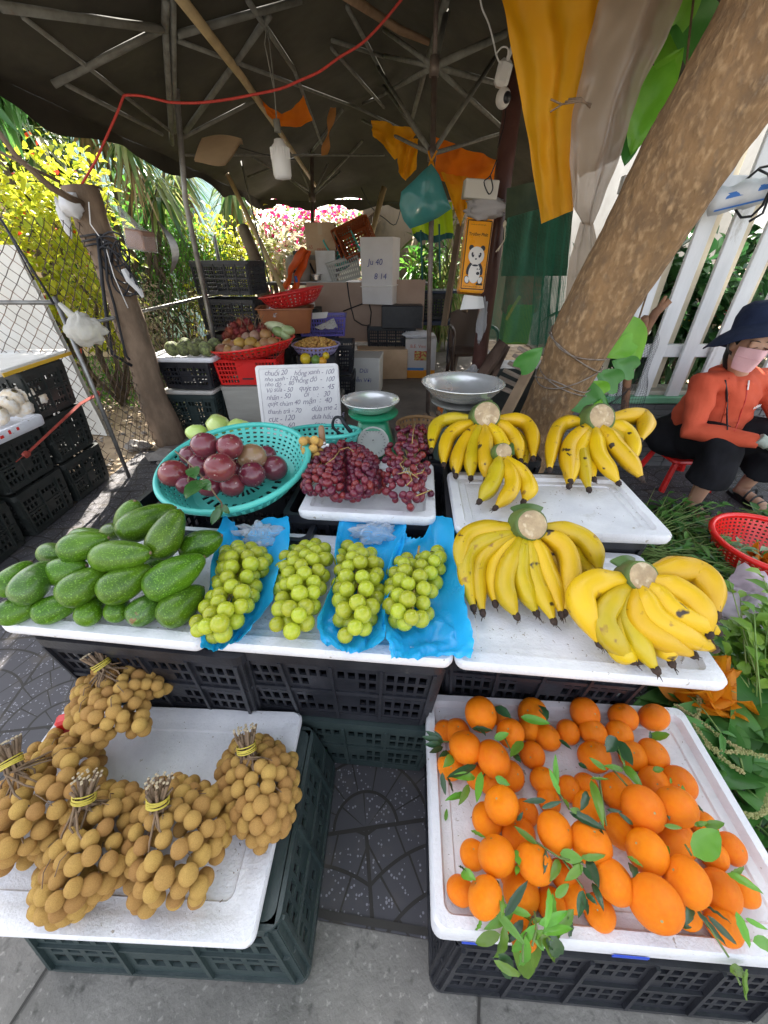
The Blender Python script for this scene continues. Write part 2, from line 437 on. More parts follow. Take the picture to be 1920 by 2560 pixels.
for i in range(420):
 x = rr.uniform(-3.4, -1.3); y = rr.uniform(2.5, 5.2); r_ = rr.uniform(.004, .022)*(1.6 if rr.random() < .07 else 1)
 if x > -1.75 and y > 3.1: continue
 mb.ell((x, y, r_*.4), (r_, r_*rr.uniform(.6, 1), r_*.6), 6, 4, wob=.4, seed=i)
tag(obj('gravel', mb, STONE), 'loose grey stones and rubble on the bare sandy soil by the fence', 'stones', kind='stuff')
for i, (px, py, r_, lb) in enumerate([(410, 1140, .09, 'flat grey stone slab lying beside the foot of the timber fence post'), (345, 1115, .07, 'broken grey concrete chunk lying on the soil left of the post foot')]):
 p = U(px, py, z=.03); mb = MB(); mb.ell(p, (r_*1.3, r_, .045), 9, 6, wob=.7, seed=i*5)
 one('rock', mb, STONE, lb, 'rock')
# ---------------------------------------------------------------- leaves
def leaf_mats():
 L_ = {}
 L_['yellow'] = mat('yellow_green_leaves', (.30, .36, .02), .45, island=[(.30, .42, .03), (.72, .66, .05), (.45, .56, .06), (.85, .74, .07)], trans=.5)
 L_['green'] = mat('bright_green_leaves', (.06, .22, .03), .45, island=[(.06, .22, .03), (.16, .40, .05), (.26, .48, .07)], trans=.45)
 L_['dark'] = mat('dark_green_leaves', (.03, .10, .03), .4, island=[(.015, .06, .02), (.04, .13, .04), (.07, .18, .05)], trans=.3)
 L_['strap'] = mat('strap_leaves', (.07, .14, .04), .4, island=[(.04, .13, .04), (.14, .26, .08), (.30, .34, .10), (.46, .40, .2)], trans=.45)
 L_['dry'] = mat('dry_leaves', (.38, .26, .12), .7, island=[(.45, .30, .14), (.30, .20, .09), (.52, .38, .2)], trans=.3)
 L_['pink'] = mat('magenta_bracts', (.65, .02, .16), .5, island=[(.70, .02, .18), (.85, .06, .28), (.60, .01, .10)], trans=.4)
 L_['pale'] = mat('pale_twiggy_leaves', (.50, .42, .25), .6, island=[(.42, .32, .22), (.26, .36, .14), (.55, .36, .32), (.16, .30, .08)], trans=.4)
 L_['redf'] = mat('red_flowers', (.75, .06, .03), .5, trans=.3)
 return L_
LM = leaf_mats()
def leaf_np(pts, dirs, ups, L_, W_, droop=.25, fold=.25):
 """arrays of leaves (base point, direction, up, length, width) -> verts, faces"""
 n = len(pts); d = dirs/np.linalg.norm(dirs, axis=1, keepdims=True)
 s = np.cross(d, ups); s /= (np.linalg.norm(s, axis=1, keepdims=True)+1e-9); u = np.cross(s, d)
 L_ = L_[:, None]; W_ = W_[:, None]
 V = np.empty((n, 8, 3))
 prof = [(0, 0), (.35, 1), (.7, .8), (1, 0)]
 def at(t, w_, dz): return pts + d*L_*t + s*W_*w_*.5 + u*(W_*dz) - np.array([0, 0, 1])*(L_*droop*t*t)
 V[:, 0] = at(0, 0, 0); V[:, 1] = at(.35, -1, fold); V[:, 2] = at(.35, 0, 0); V[:, 3] = at(.35, 1, fold)
 V[:, 4] = at(.72, -.72, fold*.7); V[:, 5] = at(.72, 0, 0); V[:, 6] = at(.72, .72, fold*.7); V[:, 7] = at(1, 0, 0)
 F = [(0, 2, 1), (0, 3, 2), (1, 2, 5, 4), (2, 3, 6, 5), (4, 5, 7), (5, 6, 7)]
 base = (np.arange(n)*8)
 T = np.array([[0, 2, 1], [0, 3, 2], [4, 5, 7], [5, 6, 7]]); Q = np.array([[1, 2, 5, 4], [2, 3, 6, 5]])
 tris = (base[:, None, None]+T).reshape(-1, 3); quads = (base[:, None, None]+Q).reshape(-1, 4)
 return V.reshape(-1, 3), tris, quads
def np_mesh(name, V, tris, quads, mat_, off=(0, 0, 0), smooth=True):
 me = bpy.data.meshes.new(name); V = (V-np.array(off)).astype(np.float32)
 me.vertices.add(len(V)); me.vertices.foreach_set('co', V.ravel())
 nl = tris.size+quads.size; me.loops.add(nl); me.loops.foreach_set('vertex_index', np.concatenate([tris.ravel(), quads.ravel()]).astype(np.int32))
 npoly = len(tris)+len(quads); me.polygons.add(npoly)
 st = np.concatenate([np.arange(len(tris))*3, tris.size+np.arange(len(quads))*4]).astype(np.int32)
 me.polygons.foreach_set('loop_start', st)
 me.polygons.foreach_set('use_smooth', [smooth]*npoly)
 me.update(calc_edges=True); me.validate(); me.materials.append(mat_); return me
def crown_pts(rng, n, c, r, shell=.5, clumps=0):
 c = np.array(c); r = np.array(r)
 if clumps:
  cc = rng.normal(size=(clumps, 3)); cc /= np.linalg.norm(cc, axis=1, keepdims=True); cc *= rng.uniform(.35, .95, (clumps, 1))
  k = rng.integers(0, clumps, n); p = cc[k] + rng.normal(size=(n, 3))*(.55/clumps**.33)
  d = p - cc[k]*.3
 else:
  p = rng.normal(size=(n, 3)); p /= np.linalg.norm(p, axis=1, keepdims=True); d = p.copy(); p *= (rng.uniform(shell**3, 1, (n, 1)))**(1/3)
 return c + p*r, d
def foliage(name, parent, rng, n, c, r, mat_, L_=(.05, .09), W_=.45, droop=.3, hang=0, clumps=14, shell=.4, extra_down=0):
 P, D = crown_pts(rng, n, c, r, shell, clumps)
 D = D + rng.normal(size=(n, 3))*.6; D[:, 2] -= hang
 ups = rng.normal(size=(n, 3))*.35 + np.array([0, 0, 1.])
 if hang > .5: ups = rng.normal(size=(n, 3)); ups[:, 2] *= .2
 ll = rng.uniform(L_[0], L_[1], n)
 V, T, Q = leaf_np(P, D, ups, ll, ll*W_, droop)
 off = origin_of(parent) if parent is not None else Vector((0, 0, 0))
 o = bpy.data.objects.new(name, np_mesh(name, V, T, Q, mat_, off)); COL.objects.link(o)
 if parent is not None: o.parent = parent
 if name != 'foliage' and name != 'crown': o['kind'] = 'stuff'
 return o
def branches(mb, base, tips, r0, rng, bend=.15, n=6):
 for t in tips:
  base_ = Vector(base); t = Vector(t); pts = []; L = (t-base_).length
  for i in range(n+1):
   k = i/n; p = base_.lerp(t, k); p += Vector((rng.normal(), rng.normal(), rng.normal()))*bend*L*.25*math.sin(k*PI); p.z += bend*L*math.sin(k*PI)*.5
   pts.append(p)
  mb.tube(pts, [r0*(1-.8*i/n) for i in range(n+1)], 6)
BARKD = mat('bush_stem_bark', (.16, .12, .09), .9, (.09, .07, .05), 15, bump=.6)
def bush(label, c, r, mat_, n, seed, cat='bush', L_=(.05, .09), W_=.45, group=None, extra=None, clumps=16, hang=0, name='bush'):
 rng = np.random.default_rng(seed); c = Vector(c); base = Vector((c.x, c.y, 0))
 t = thing(name, label, cat, base, group)
 foliage('foliage', t, rng, n, c, r, mat_, L_, W_, clumps=clumps, hang=hang)
 mb = MB(); tips = [c+Vector((rng.normal()*r[0]*.5, rng.normal()*r[1]*.5, rng.normal()*r[2]*.5)) for _ in range(10)]
 branches(mb, base, tips, .018, rng); obj('stem', mb, BARKD, t, True)
 if extra:
  for (nm, m_, k, l_, w_) in extra: foliage(nm, t, rng, k, c, [q*1.03 for q in r], m_, l_, w_, clumps=clumps, shell=.7)
 return t
Y_, G_, D_, S_ = LM['yellow'], LM['green'], LM['dark'], LM['strap']
bush('sprawling yellow-leaved bush with red flowers, farthest left behind the wire fence', (-3.9, 3.9, 1.25), (1.0, .55, .85), Y_, 2600, 1, L_=(.06, .11), W_=.6, extra=[('flower', LM['redf'], 90, (.04, .06), .7)], group='garden bushes behind the wire fence')
bush('yellow-green bush with scattered red blossoms directly behind the timber fence post', (-2.75, 4.0, 1.25), (.62, .5, .8), Y_, 2100, 2, L_=(.05, .10), W_=.6, extra=[('flower', LM['redf'], 60, (.04, .06), .7)], group='garden bushes behind the wire fence')
bush('airy twiggy bush low behind the wire fence between timber post and metal leg', (-2.55, 4.9, .75), (.6, .5, .6), LM['pale'], 1500, 5, L_=(.04, .08), W_=.4, group='garden bushes behind the wire fence')
bush('bright green rounded shrub behind the fence right of the canopy leg', (-2.9, 6.3, 1.25), (.8, .6, .75), G_, 3000, 3, L_=(.06, .11), W_=.5, group='garden bushes behind the wire fence')
bush('sunny lime green shrub beside the tall black crates', (-2.1, 6.2, .9), (.6, .5, .75), Y_, 2400, 4, L_=(.06, .10), W_=.45, group='garden bushes behind the wire fence')
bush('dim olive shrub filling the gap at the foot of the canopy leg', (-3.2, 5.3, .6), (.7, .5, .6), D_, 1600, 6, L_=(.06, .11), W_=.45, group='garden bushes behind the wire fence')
def strap_tree(label, c, n, seed, heads):
 rng = np.random.default_rng(seed); base = Vector((c[0], c[1], 0)); t = thing('dracaena_tree', label, 'tree', base, 'strap-leaved trees in the garden')
 mb = MB(); hs = []
 for k in range(heads):
  h = Vector((c[0]+rng.uniform(-.9, .9), c[1]+rng.uniform(-.5, .5), c[2]+rng.uniform(-.6, .55))); hs.append(h)
 branches(mb, base, hs, .05, rng, .1); obj('trunk', mb, BARKD, t, True)
 P = []; D = []
 for h in hs:
  for _ in range(n):
   a = rng.uniform(0, 2*PI); P.append((h.x, h.y, h.z+rng.uniform(-.15, .1))); D.append((math.cos(a), math.sin(a), rng.uniform(-.9, .9)))
 P = np.array(P); D = np.array(D); ll = rng.uniform(.3, .55, len(P))
 V, T, Q = leaf_np(P, D, np.tile([0, 0, 1.], (len(P), 1)), ll, ll*.11, droop=.75, fold=.1)
 o = bpy.data.objects.new('crown', np_mesh('crown', V, T, Q, S_, base)); COL.objects.link(o); o.parent = t
 k = len(P)//4; V, T, Q = leaf_np(P[:k]-np.array([0, 0, .12]), D[:k]*np.array([.5, .5, 1])-np.array([0, 0, 1.2]), np.tile([1., 0, .1], (k, 1)), ll[:k]*1.1, ll[:k]*.09, droop=.3, fold=.1)
 o = bpy.data.objects.new('dead_leaf_skirt', np_mesh('dead_leaf_skirt', V, T, Q, LM['dry'], base)); COL.objects.link(o); o.parent = t
strap_tree('drooping strap-leaved tree at the far left edge below the canopy eave', (-4.1, 5.2, 2.7), 60, 11, 13)
strap_tree('dense strap-leaved tree above the yellow bush, left of the canopy leg', (-3.3, 5.9, 2.35), 60, 12, 13)
strap_tree('strap-leaved tree with dry hanging leaves right of the canopy leg', (-3.1, 7.6, 1.9), 60, 13, 13)
bush('pale shiny rosette plant standing left of the bougainvillea', (-1.9, 7.9, 1.35), (.35, .3, .3), LM['pale'], 160, 21, cat='plant', L_=(.2, .32), W_=.25, name='plant', clumps=5)
bush('bougainvillea with magenta blossoms under the far canopy edge', (-1.35, 10.2, 1.5), (1.9, .8, 1.0), LM['pale'], 6200, 22, L_=(.05, .10), W_=.6, extra=[('flower', LM['pink'], 760, (.10, .16), .9), ('green_leaf', G_, 1700, (.08, .13), .5)], clumps=30, name='bougainvillea')
bush('yellow-green shrub glowing behind the concrete wall top', (1.0, 9.8, 2.1), (1.3, .7, .9), Y_, 2000, 23, L_=(.08, .14), W_=.5, clumps=20)
bush('long-leaved dark plant behind the white post, right of the hanging green bag', (.85, 6.9, .95), (.38, .3, .8), S_, 420, 24, cat='plant', L_=(.3, .5), W_=.1, name='plant', clumps=9, hang=.5)
bush('grassy long-leaved plant between lime raincoat and napkin pack', (.45, 6.9, .85), (.35, .25, .5), G_, 260, 25, cat='plant', L_=(.25, .4), W_=.14, name='plant', clumps=8)
rng = np.random.default_rng(31); n = 5000
P = np.stack([rng.uniform(-6, -2.05, n), rng.uniform(3.9, 8, n), np.zeros(n)], 1); D = rng.normal(size=(n, 3))*.5+np.array([0, 0, 1.]); ll = rng.uniform(.04, .10, n)
V, T, Q = leaf_np(P, D, np.tile([1., 0, .1], (n, 1)), ll, ll*.35, .3)
go = bpy.data.objects.new('ground_cover', np_mesh('ground_cover', V, T, Q, LM['green'])); COL.objects.link(go); tag(go, 'low green ground cover on the garden soil behind the wire fence', 'ground cover', kind='stuff')
WALLW = mat('white_painted_wall', (.78, .77, .73), .85, (.70, .68, .62), 3, bump=.3, bscale=40, grime=((.5, .46, .38), .64, 3))
WALLB = mat('ochre_wall', (.62, .47, .28), .9, (.52, .38, .22), 3, bump=.3, bscale=40)
mb = MB(); mb.box((-5.3, 6.4, 1.05), (3.2, .16, 2.1), bev=.01); mb.box((-5.3, 6.4, 2.14), (3.3, .24, .08), bev=.01)
one('garden_wall', mb, WALLB, 'ochre rendered wall with a grey coping at the far left behind the bushes', 'wall')
mb = MB()
mb.grid(lambda u, v: Vector((lerp(-4.2, -2.42-.07*v, u), 3.15+.05*math.sin(u*9)*(1-v)+.02*noise.noise(Vector((u*6, v*5, 2))), lerp(.0, 1.42-.05*u, v))), 24, 16)
mb.grid(lambda u, v: Vector((lerp(-4.2, -2.42-.07*v, u), 3.19+.05*math.sin(u*9)*(1-v)+.02*noise.noise(Vector((u*6, v*5, 2))), lerp(.0, 1.42-.05*u, v))), 24, 16)
one('white_sheet', mb, WALLW, 'white sheet draped behind the wire fence at the left edge', 'sheet', smooth=True)
mb = MB(); mb.box((-4.5, 9.6, 1.55), (1.9, 3.0, 3.1));
t = thing('garden_house', 'pale turquoise house wall glimpsed behind the strap-leaved trees', 'house', (-4.5, 9.6, 0))
obj('wall', mb, mat('turquoise_render', (.35, .62, .66), .8, (.42, .66, .70), 4), t)
mb = MB()
for sx in (-1, 1): mb.add([(-4.5, 8.0, 3.7), (-4.5, 11.2, 3.7), (-4.5+sx*1.15, 11.2, 3.05), (-4.5+sx*1.15, 8.0, 3.05)], [(0, 1, 2, 3)]); mb.add([(-4.5, 8.0, 3.64), (-4.5, 11.2, 3.64), (-4.5+sx*1.15, 11.2, 2.99), (-4.5+sx*1.15, 8.0, 2.99)], [(0, 1, 2, 3)])
obj('roof', mb, mat('roof_sheet', (.35, .33, .32), .6), t)
t = thing('shed', 'low white-roofed shed with a dark opening behind the gas cooker', 'shed', (-1.3, 8.6, 0))
mb = MB(); mb.box((-1.15, 8.7, 1.36), (1.5, 1.4, .05), bev=.01); mb.box((-1.15, 7.99, 1.31), (1.5, .03, .06)); obj('roof', mb, mat('shed_roof', (.60, .48, .42), .8, (.7, .62, .55), 9, bump=.5, bscale=12), t)
mb = MB(); mb.box((-.62, 8.05, .66), (.28, .06, 1.3)); mb.box((-1.84, 8.05, .66), (.08, .06, 1.3)); mb.box((-1.2, 9.3, .66), (1.4, .05, 1.3)); obj('wall', mb, WALLW, t)
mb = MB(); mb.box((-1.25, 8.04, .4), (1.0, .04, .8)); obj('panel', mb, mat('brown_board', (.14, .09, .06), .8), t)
t = thing('concrete_wall', 'stained grey-brown concrete wall with a broken slanting roof edge behind the boxes', 'wall', (.35, 8.2, 0))
WALLC = mat('stained_concrete', (.22, .17, .12), .95, (.13, .10, .07), 3, bump=.7, bscale=22, grime=((.08, .065, .045), .52, 5), stretch=(1, 1, .35))
mb = MB(); mb.box((1.0, 8.2, 1.05), (2.7, .16, 2.1), bev=.01); obj('wall', mb, WALLC, t)
mb = MB()
mb.box((-.42, 8.02, 1.78), (.75, .25, .05), Matrix.Rotation(R(-33), 3, 'Y')); mb.box((-.36, 8.0, 1.66), (.7, .1, .035), Matrix.Rotation(R(-28), 3, 'Y')); obj('roof_board', mb, WOODD, t)
mb = MB(); mb.box((1.0, 8.2, 2.125), (2.74, .22, .05), bev=.01); obj('coping', mb, mat('coping', (.42, .40, .36), .9), t)
mb = MB(); mb.box((2.6, 5.6, 1.3), (.14, 4.2, 2.6), bev=.01)
one('house_wall', mb, mat('grey_render', (.36, .35, .33), .9, (.28, .27, .25), 3, bump=.4), 'plain grey rendered house wall behind the netting and picket fence', 'wall')
rng = np.random.default_rng(91); t = thing('shade_tree', 'tree with drooping dark green leaves reaching over the fence at the top left', 'tree', (-3.5, 4.7, 0)); mb = MB(); branches(mb, (-3.5, 4.7, 0), [Vector((-3.3, 4.4, 2.7))], .05, rng, .05); branches(mb, (-3.3, 4.4, 2.6), [Vector((-2.4, 3.8, 2.9)), Vector((-3.2, 3.8, 2.9)), Vector((-1.95, 3.75, 2.6)), Vector((-2.7, 3.8, 3.1))], .025, rng, .1); obj('trunk', mb, BARKD, t, True)
foliage('crown', t, rng, 1500, (-2.7, 3.78, 2.72), (1.05, .28, .55), mat('drooping_leaves', (.05, .16, .04), .35, island=[(.03, .11, .03), (.09, .24, .06), (.14, .34, .07)], trans=.4), (.14, .28), .24, clumps=20, shell=.1, hang=1.1, droop=.35)
# ================================================================ CANOPY, POSTS, FENCES, TREE
XL, XR, YF, YB = -1.86, 1.75, 1.35, 7.4
def roof_z(x, y):
 d = min(x-XL, XR-x, YB-y, (y-YF)*1.5)
 return 2.02 + .40*max(d, 0) - .0 + .012*noise.noise(Vector((x*3, y*3, 1)))
def RP(px, py, off=.03):
 d = ray(px, py); t = .0005
 while t < .012:
  p = Vector((0, 0, H))+d*t
  if p.y > YF and p.z > roof_z(p.x, p.y)-off: return p
  if p.y > YB+.5: break
  t += .00001
 return Vector((0, 0, H))+d*min(t, 7.0/d.y)
TARP = mat('black_canopy_cloth', (.020, .017, .011), .8, (.036, .031, .019), 2.2, bump=.6, bscale=9, trans=.03, grime=((.050, .042, .024), .60, 3))
t = thing('market_canopy', 'large black cloth canopy on a metal frame covering the fruit stall', 'canopy', (0, 3.6, 0))
mb = MB()
mb.grid(lambda u, v: (lambda x, y: Vector((x, y, roof_z(x, y)+.022*math.sin(x*5+y)*math.sin(y*4)*(1 if .05 < u < .95 else 0))))(lerp(XL, XR, u), lerp(YF, YB, v)), 60, 90)
obj('canopy_cloth', mb, TARP, t, True)
mb = MB()     # hanging valance round the eaves
def val(a, b, n, s0):
 a = Vector(a); b = Vector(b)
 mb.grid(lambda u, v: (lambda p: Vector((p.x+.02*math.sin(u*n)*(v), p.y+.02*math.cos(u*n*1.3)*v, 2.03-(.10+.035*math.sin(u*n*.7+s0)+.03*noise.noise(Vector((u*20, s0, 0))))*v)))(a.lerp(b, u)), 90, 4)
val((XL, YF, 0), (XL, YB, 0), 40, 0); val((XL, YB, 0), (.25, YB, 0), 25, 2); val((XR, 3.6, 0), (XR, YB, 0), 24, 5)
obj('valance', mb, TARP, t, True)
def bar(name, pts, r, m=GREYM, n=8):
 b = MB()
 for i in range(len(pts)-1): pass
 b.tube(pts, r, n); return obj(name, b, m, t, True)
B2 = [((0, 16), (405, 72), 13), ((399, 75), (133, 211), 12), ((58, 43), (428, 330), 7), ((165, 211), (405, 336), 8), ((443, 87), (752, 0), 13),
  ((674, 38), (463, 330), 13), ((443, 101), (885, 266), 8), ((619, 0), (735, 174), 11), ((735, 174), (804, 359), 10), ((830, 101), (960, 142), 9),
  ((868, 17), (960, 191), 10), ((828, 119), (960, 269), 9), ((906, 260), (960, 237), 8), ((631, 393), (778, 480), 9), ((619, 443), (770, 382), 8),
  ((778, 382), (856, 275), 10), ((906, 353), (787, 480), 9), ((463, 388), (960, 388), 6), ((1116, 0), (1070, 150), 17), ((1070, 150), (1029, 301), 15),
  ((415, 0), (412, 75), 13), ((432, 0), (436, 330), 11), ((413, 75), (430, 360), 12), ((455, 345), (640, 250), 9), ((885, 266), (1020, 330), 9)]
for a, b, r in B2:
 pa, pb = RP(*a), RP(*b); bar('frame_bar', [pa, pb], r*.00125+.002)
HUB = Vector((.285, 3.2, 2.2))
for a, r in (((1264, 84), 13), ((1244, 208), 11), ((1261, 324), 10), ((960, 75), 9), ((960, 139), 9), ((960, 234), 11), ((1116, 30), 13)):
 bar('frame_bar', [HUB, RP(*a)], r*.00125+.002)
lo = U(1080, 385, y=3.2)
for a, r in (((1241, 139), 10), ((1261, 330), 9), ((940, 160), 10), ((960, 215), 9), ((905, 300), 8)):
 bar('frame_strut', [lo, RP(*a)], r*.00120+.002)
b = MB(); b.tube([Vector((-1.56, 3.78, 0)), U(463, 500, y=3.72), U(433, 115, y=3.62)], [.021, .020, .018], 10); obj('leg', b, STEEL, t, True)
b = MB(); b.tube([Vector((.38, 3.2, 0)), Vector((.285, 3.2, 2.2))], .017, 10); b.tube([Vector((.285, 3.2, 2.2)), Vector((.275, 3.2, 2.56))], .013, 8); b.tube([HUB-Vector((0, 0, .04)), HUB+Vector((0, 0, .04))], .028, 10); b.tube([lo-Vector((0, 0, .035)), lo+Vector((0, 0, .03))], .026, 10); obj('leg', b, mat('brown_metal', (.10, .07, .06), .5, (.15, .12, .10), 20, metal=.3, bump=.2), t, True)
b = MB(); b.tube([Vector((-1.12, 6.4, 0)), U(780, 375, y=6.4)], .024, 8); k = U(780, 492, y=6.4); b.tube([k-Vector((0, 0, .05)), k+Vector((0, 0, .03))], .045, 8); obj('leg', b, MATS['brown_metal'], t, True)
for a in ((700, 430), (742, 400), (820, 410), (850, 430)): bar('frame_strut', [k, RP(*a)], .011)
mb = MB(); P0 = RP(440, -20, .06); P1 = RP(689, 315, .05); P2 = RP(790, 466, .05); mb.tube([P0, P0.lerp(P1, .5)+Vector((0, 0, .02)), P1, P2], [.027, .025, .023, .02], 9)
one('bamboo_pole', mb, BAMBOO, 'long pale bamboo pole running under the black canopy from top left to the far leg', 'pole', smooth=True)
mb = MB(); mb.tube([RP(840, -30, .05), RP(930, 30, .07), RP(1000, 75, .06), RP(1073, 106, .05)], [.030, .026, .024, .018], 8)
one('branch_pole', mb, mat('reddish_branch', (.30, .19, .11), .8, (.20, .12, .07), 12, bump=.6), 'crooked reddish-brown branch tied below the canopy, top centre', 'branch', smooth=True)
mb = MB(); a = U(600, 500, y=5.6); b_ = U(700, 712, y=5.0); mb.tube([a+Vector((-.15, 0, .35)), a, b_, b_+(b_-a)*.6], [.024, .025, .027, .028], 9)
one('bamboo_pole', mb, BAMBOO, 'pale bamboo pole leaning behind the tall black crates', 'pole', smooth=True)
mb = MB(); mb.tube([U(960, 470, y=6.9), U(925, 600, y=6.6), U(915, 640, y=6.5)], .04, 9)
one('bamboo_pole', mb, BAMBOO, 'thick bamboo pole leaning on the stained concrete wall behind the brown baskets', 'pole', smooth=True)
mb = MB(); mb.tube([U(1047, 525, y=7.6), U(1018, 725, y=6.9)], .035, 9)
one('bamboo_pole', mb, BAMBOO, 'slanting bamboo pole right of the tall white foam box', 'pole', smooth=True)
mb = MB(); mb.tube([U(607, 570, y=5.9), U(640, 650, y=5.7), U(652, 705, y=5.6), Vector((U(652, 705, y=5.6).x+.1, 5.5, 0))], [.07, .075, .08, .08], 9)
one('timber_post', mb, WOODD, 'dark round timber post standing right behind the tall black crates', 'post', smooth=True)
mb = MB(); mb.tube([U(590, 350, y=5.6), U(625, 500, y=5.2), U(690, 780, y=4.6)], .009, 6)
one('metal_rod', mb, GREYM, 'thin metal rod slanting down from the brown carton on the canopy to the red colander', 'rod', smooth=True)
for k_, (p, q) in enumerate([((1150, 560), (1110, 815)), ((1190, 700), (1160, 780))]):
 mb = MB(); a = U(*p, y=4.9); b_ = U(*q, y=4.8); a = b_+(a-b_)*1.0; mb.box((a+b_)/2, (.07, .035, (a-b_).length), (a-b_).to_track_quat('Z', 'Y').to_matrix(), bev=.004)
 one('wood_batten', mb, WOODD, ['long weathered batten leaning behind the napkin pack', 'short weathered batten leaning behind the brown chair'][k_], 'batten')
mb = MB(); a = U(1290, 130, y=3.55); b_ = U(1215, 820, y=3.55); ax = (a.x+b_.x)/2
mb.tube([(ax, 3.55, 0), (ax, 3.55, 2.7)], .062, 14)
one('steel_post', mb, mat('rust_brown_paint', (.085, .035, .030), .45, (.12, .055, .045), 9, bump=.3, bscale=25, grime=((.20, .11, .08), .62, 8)), 'thick rust-brown steel post holding the napkin pack', 'post', smooth=True)
PX = ax
ORG = mat('orange_cloth', (.95, .27, .02), .7, (.85, .20, .01), 4, trans=.65, bump=.3)
YEL = mat('yellow_tarp', (.88, .44, .012), .6, (.80, .36, .008), 3, trans=.6, bump=.5, bscale=12)
def sheet(fn, nu, nv, m, label, cat, name, th=0, group=None, extra=None):
 mb = MB(); mb.grid(fn, nu, nv)
 return one(name, mb, m, label, cat, group, smooth=True)
def polysheet(name, label, top, bot, y, m, amp=.02, seed=0, cat='tarp', nu=26, nv=10):
 def pk(A, u): x = u*(len(A)-1); i = min(int(x), len(A)-2); k = sm(x-i)*.5+(x-i)*.5; return (lerp(A[i][0], A[i+1][0], k), lerp(A[i][1], A[i+1][1], k))
 def f(u, v):
  a, b = pk(top, u), pk(bot, u); n = noise.noise(Vector((u*5+seed, v*4, seed))); p = U(lerp(a[0], b[0], v), lerp(a[1], b[1], v), y=y); return p+Vector((.01*n, amp*(math.sin(u*13+seed+v*3)*.6+n), .006*noise.noise(Vector((u*14, v*9, seed)))))
 mb = MB(); mb.grid(f, nu, nv); return one(name, mb, m, label, cat, smooth=True)
polysheet('cloth_scrap', 'orange cloth scrap sagging between frame bars beside the bulb', [(648, 243), (675, 270), (705, 284), (735, 270), (757, 236)], [(648, 244), (668, 285), (700, 316), (745, 318), (782, 302)], 4.4, ORG, .02, 1, 'cloth')
L1, L2 = U(833, 268, y=5), U(811, 388, y=5)
sheet(lambda u, v: L1.lerp(L2, v)+Vector(((u-.5)*.05*(1+.6*math.sin(v*9)), .02*math.sin(v*14+u*3), 0)), 5, 16, mat('faded_orange_rag', (.45, .20, .06), .8, trans=.3), 'thin faded orange rag strip hanging beyond the bulb', 'rag', 'rag')
def quad_sheet(name, label, P, y, m, amp=.05, seed=0, nu=22, nv=16, rag=.0, cat='tarp'):
 """P: corner pixels TL TR BR BL"""
 q = [U(*p, y=y) for p in P]
 def f(u, v):
  p = q[0].lerp(q[1], u).lerp(q[3].lerp(q[2], u), v)
  n = noise.noise(Vector((u*4+seed, v*3, seed)))
  e = rag*noise.noise(Vector((u*11+seed, 3, seed)))*(v**4)
  return p+Vector((.02*n, amp*(math.sin(u*9+seed+v*2)*.6+n), e))
 mb = MB(); mb.grid(f, nu, nv); return one(name, mb, m, label, cat, smooth=True)
polysheet('yellow_tarp', 'ragged yellow tarp piece under the dark roof left of the turquoise bag', [(928, 298), (985, 312), (1048, 326)], [(932, 342), (960, 362), (985, 400), (1005, 392), (1030, 350)], 4.2, YEL, .05, 1)
polysheet('yellow_tarp', 'hanging strip of yellow tarp left of the pole above the turquoise bag', [(992, 362), (1020, 350), (1046, 345)], [(996, 430), (1012, 452), (1040, 425)], 4.1, YEL, .04, 2)
polysheet('orange_tarp', 'bright orange tarp stretched behind the turquoise bag and the napkin pack', [(1084, 342), (1150, 366), (1210, 388), (1264, 404)], [(1084, 440), (1130, 462), (1180, 470), (1264, 486)], 4.3, ORG, .06, 3)
polysheet('orange_tarp', 'orange-yellow tarp flap hanging to a point right of the lime raincoat', [(1100, 430), (1150, 440), (1200, 446)], [(1130, 500), (1150, 568), (1168, 520), (1192, 490)], 4.25, YEL, .05, 4)
def curtain(name, label, left, right, y, m, amp, fold, seed, nu=40, nv=60, cat='tarp', bulge=0):
 def pick(A, v):
  for i in range(len(A)-1):
   if v <= A[i+1][1] or i == len(A)-2:
    k = (v-A[i][1])/(A[i+1][1]-A[i][1]); return A[i][0]+(A[i+1][0]-A[i][0])*k
 y0, y1 = left[0][1], left[-1][1]
 r0, r1 = right[0][1], right[-1][1]
 def f(u, v):
  pl = lerp(y0, y1, v); pr = lerp(r0, r1, v)
  a = U(pick(left, pl), pl, y=y); b = U(pick(right, pr), pr, y=y); p = a.lerp(b, u)
  wd = (b-a).length
  o = amp*math.sin(u*fold+seed+1.5*noise.noise(Vector((v*3, seed, 0))))*(.6+.4*math.sin(v*4)) + .6*amp*noise.noise(Vector((u*6, v*9, seed)))
  return p+Vector((0, -o-bulge*wd*math.sin(PI*u), 0))
 mb = MB(); mb.grid(f, nu, nv); return one(name, mb, m, label, cat, smooth=True)
curtain('yellow_curtain', 'big mustard yellow tarp curtain hanging from the canopy beside the trunk', [(1215, -160), (1249, 0), (1290, 190), (1325, 400), (1352, 560)], [(1580, -160), (1515, 0), (1468, 160), (1436, 330), (1434, 525)], 2.05, YEL, .022, 15, 1)
SHEER = film('grey_translucent_sheet', (.40, .31, .23), alpha=.86, rough=.35, bump=.7, bscale=9, trans=.45)
curtain('sheer_sheet', 'greyish translucent plastic sheet tied in a bundle left of the trunk', [(1560, -160), (1498, 0), (1458, 145), (1429, 278), (1423, 405), (1432, 520), (1458, 560)], [(1790, -160), (1698, 0), (1649, 116), (1597, 220), (1568, 301), (1550, 380), (1478, 566)], 1.98, SHEER, .03, 11, 3, bulge=.28)
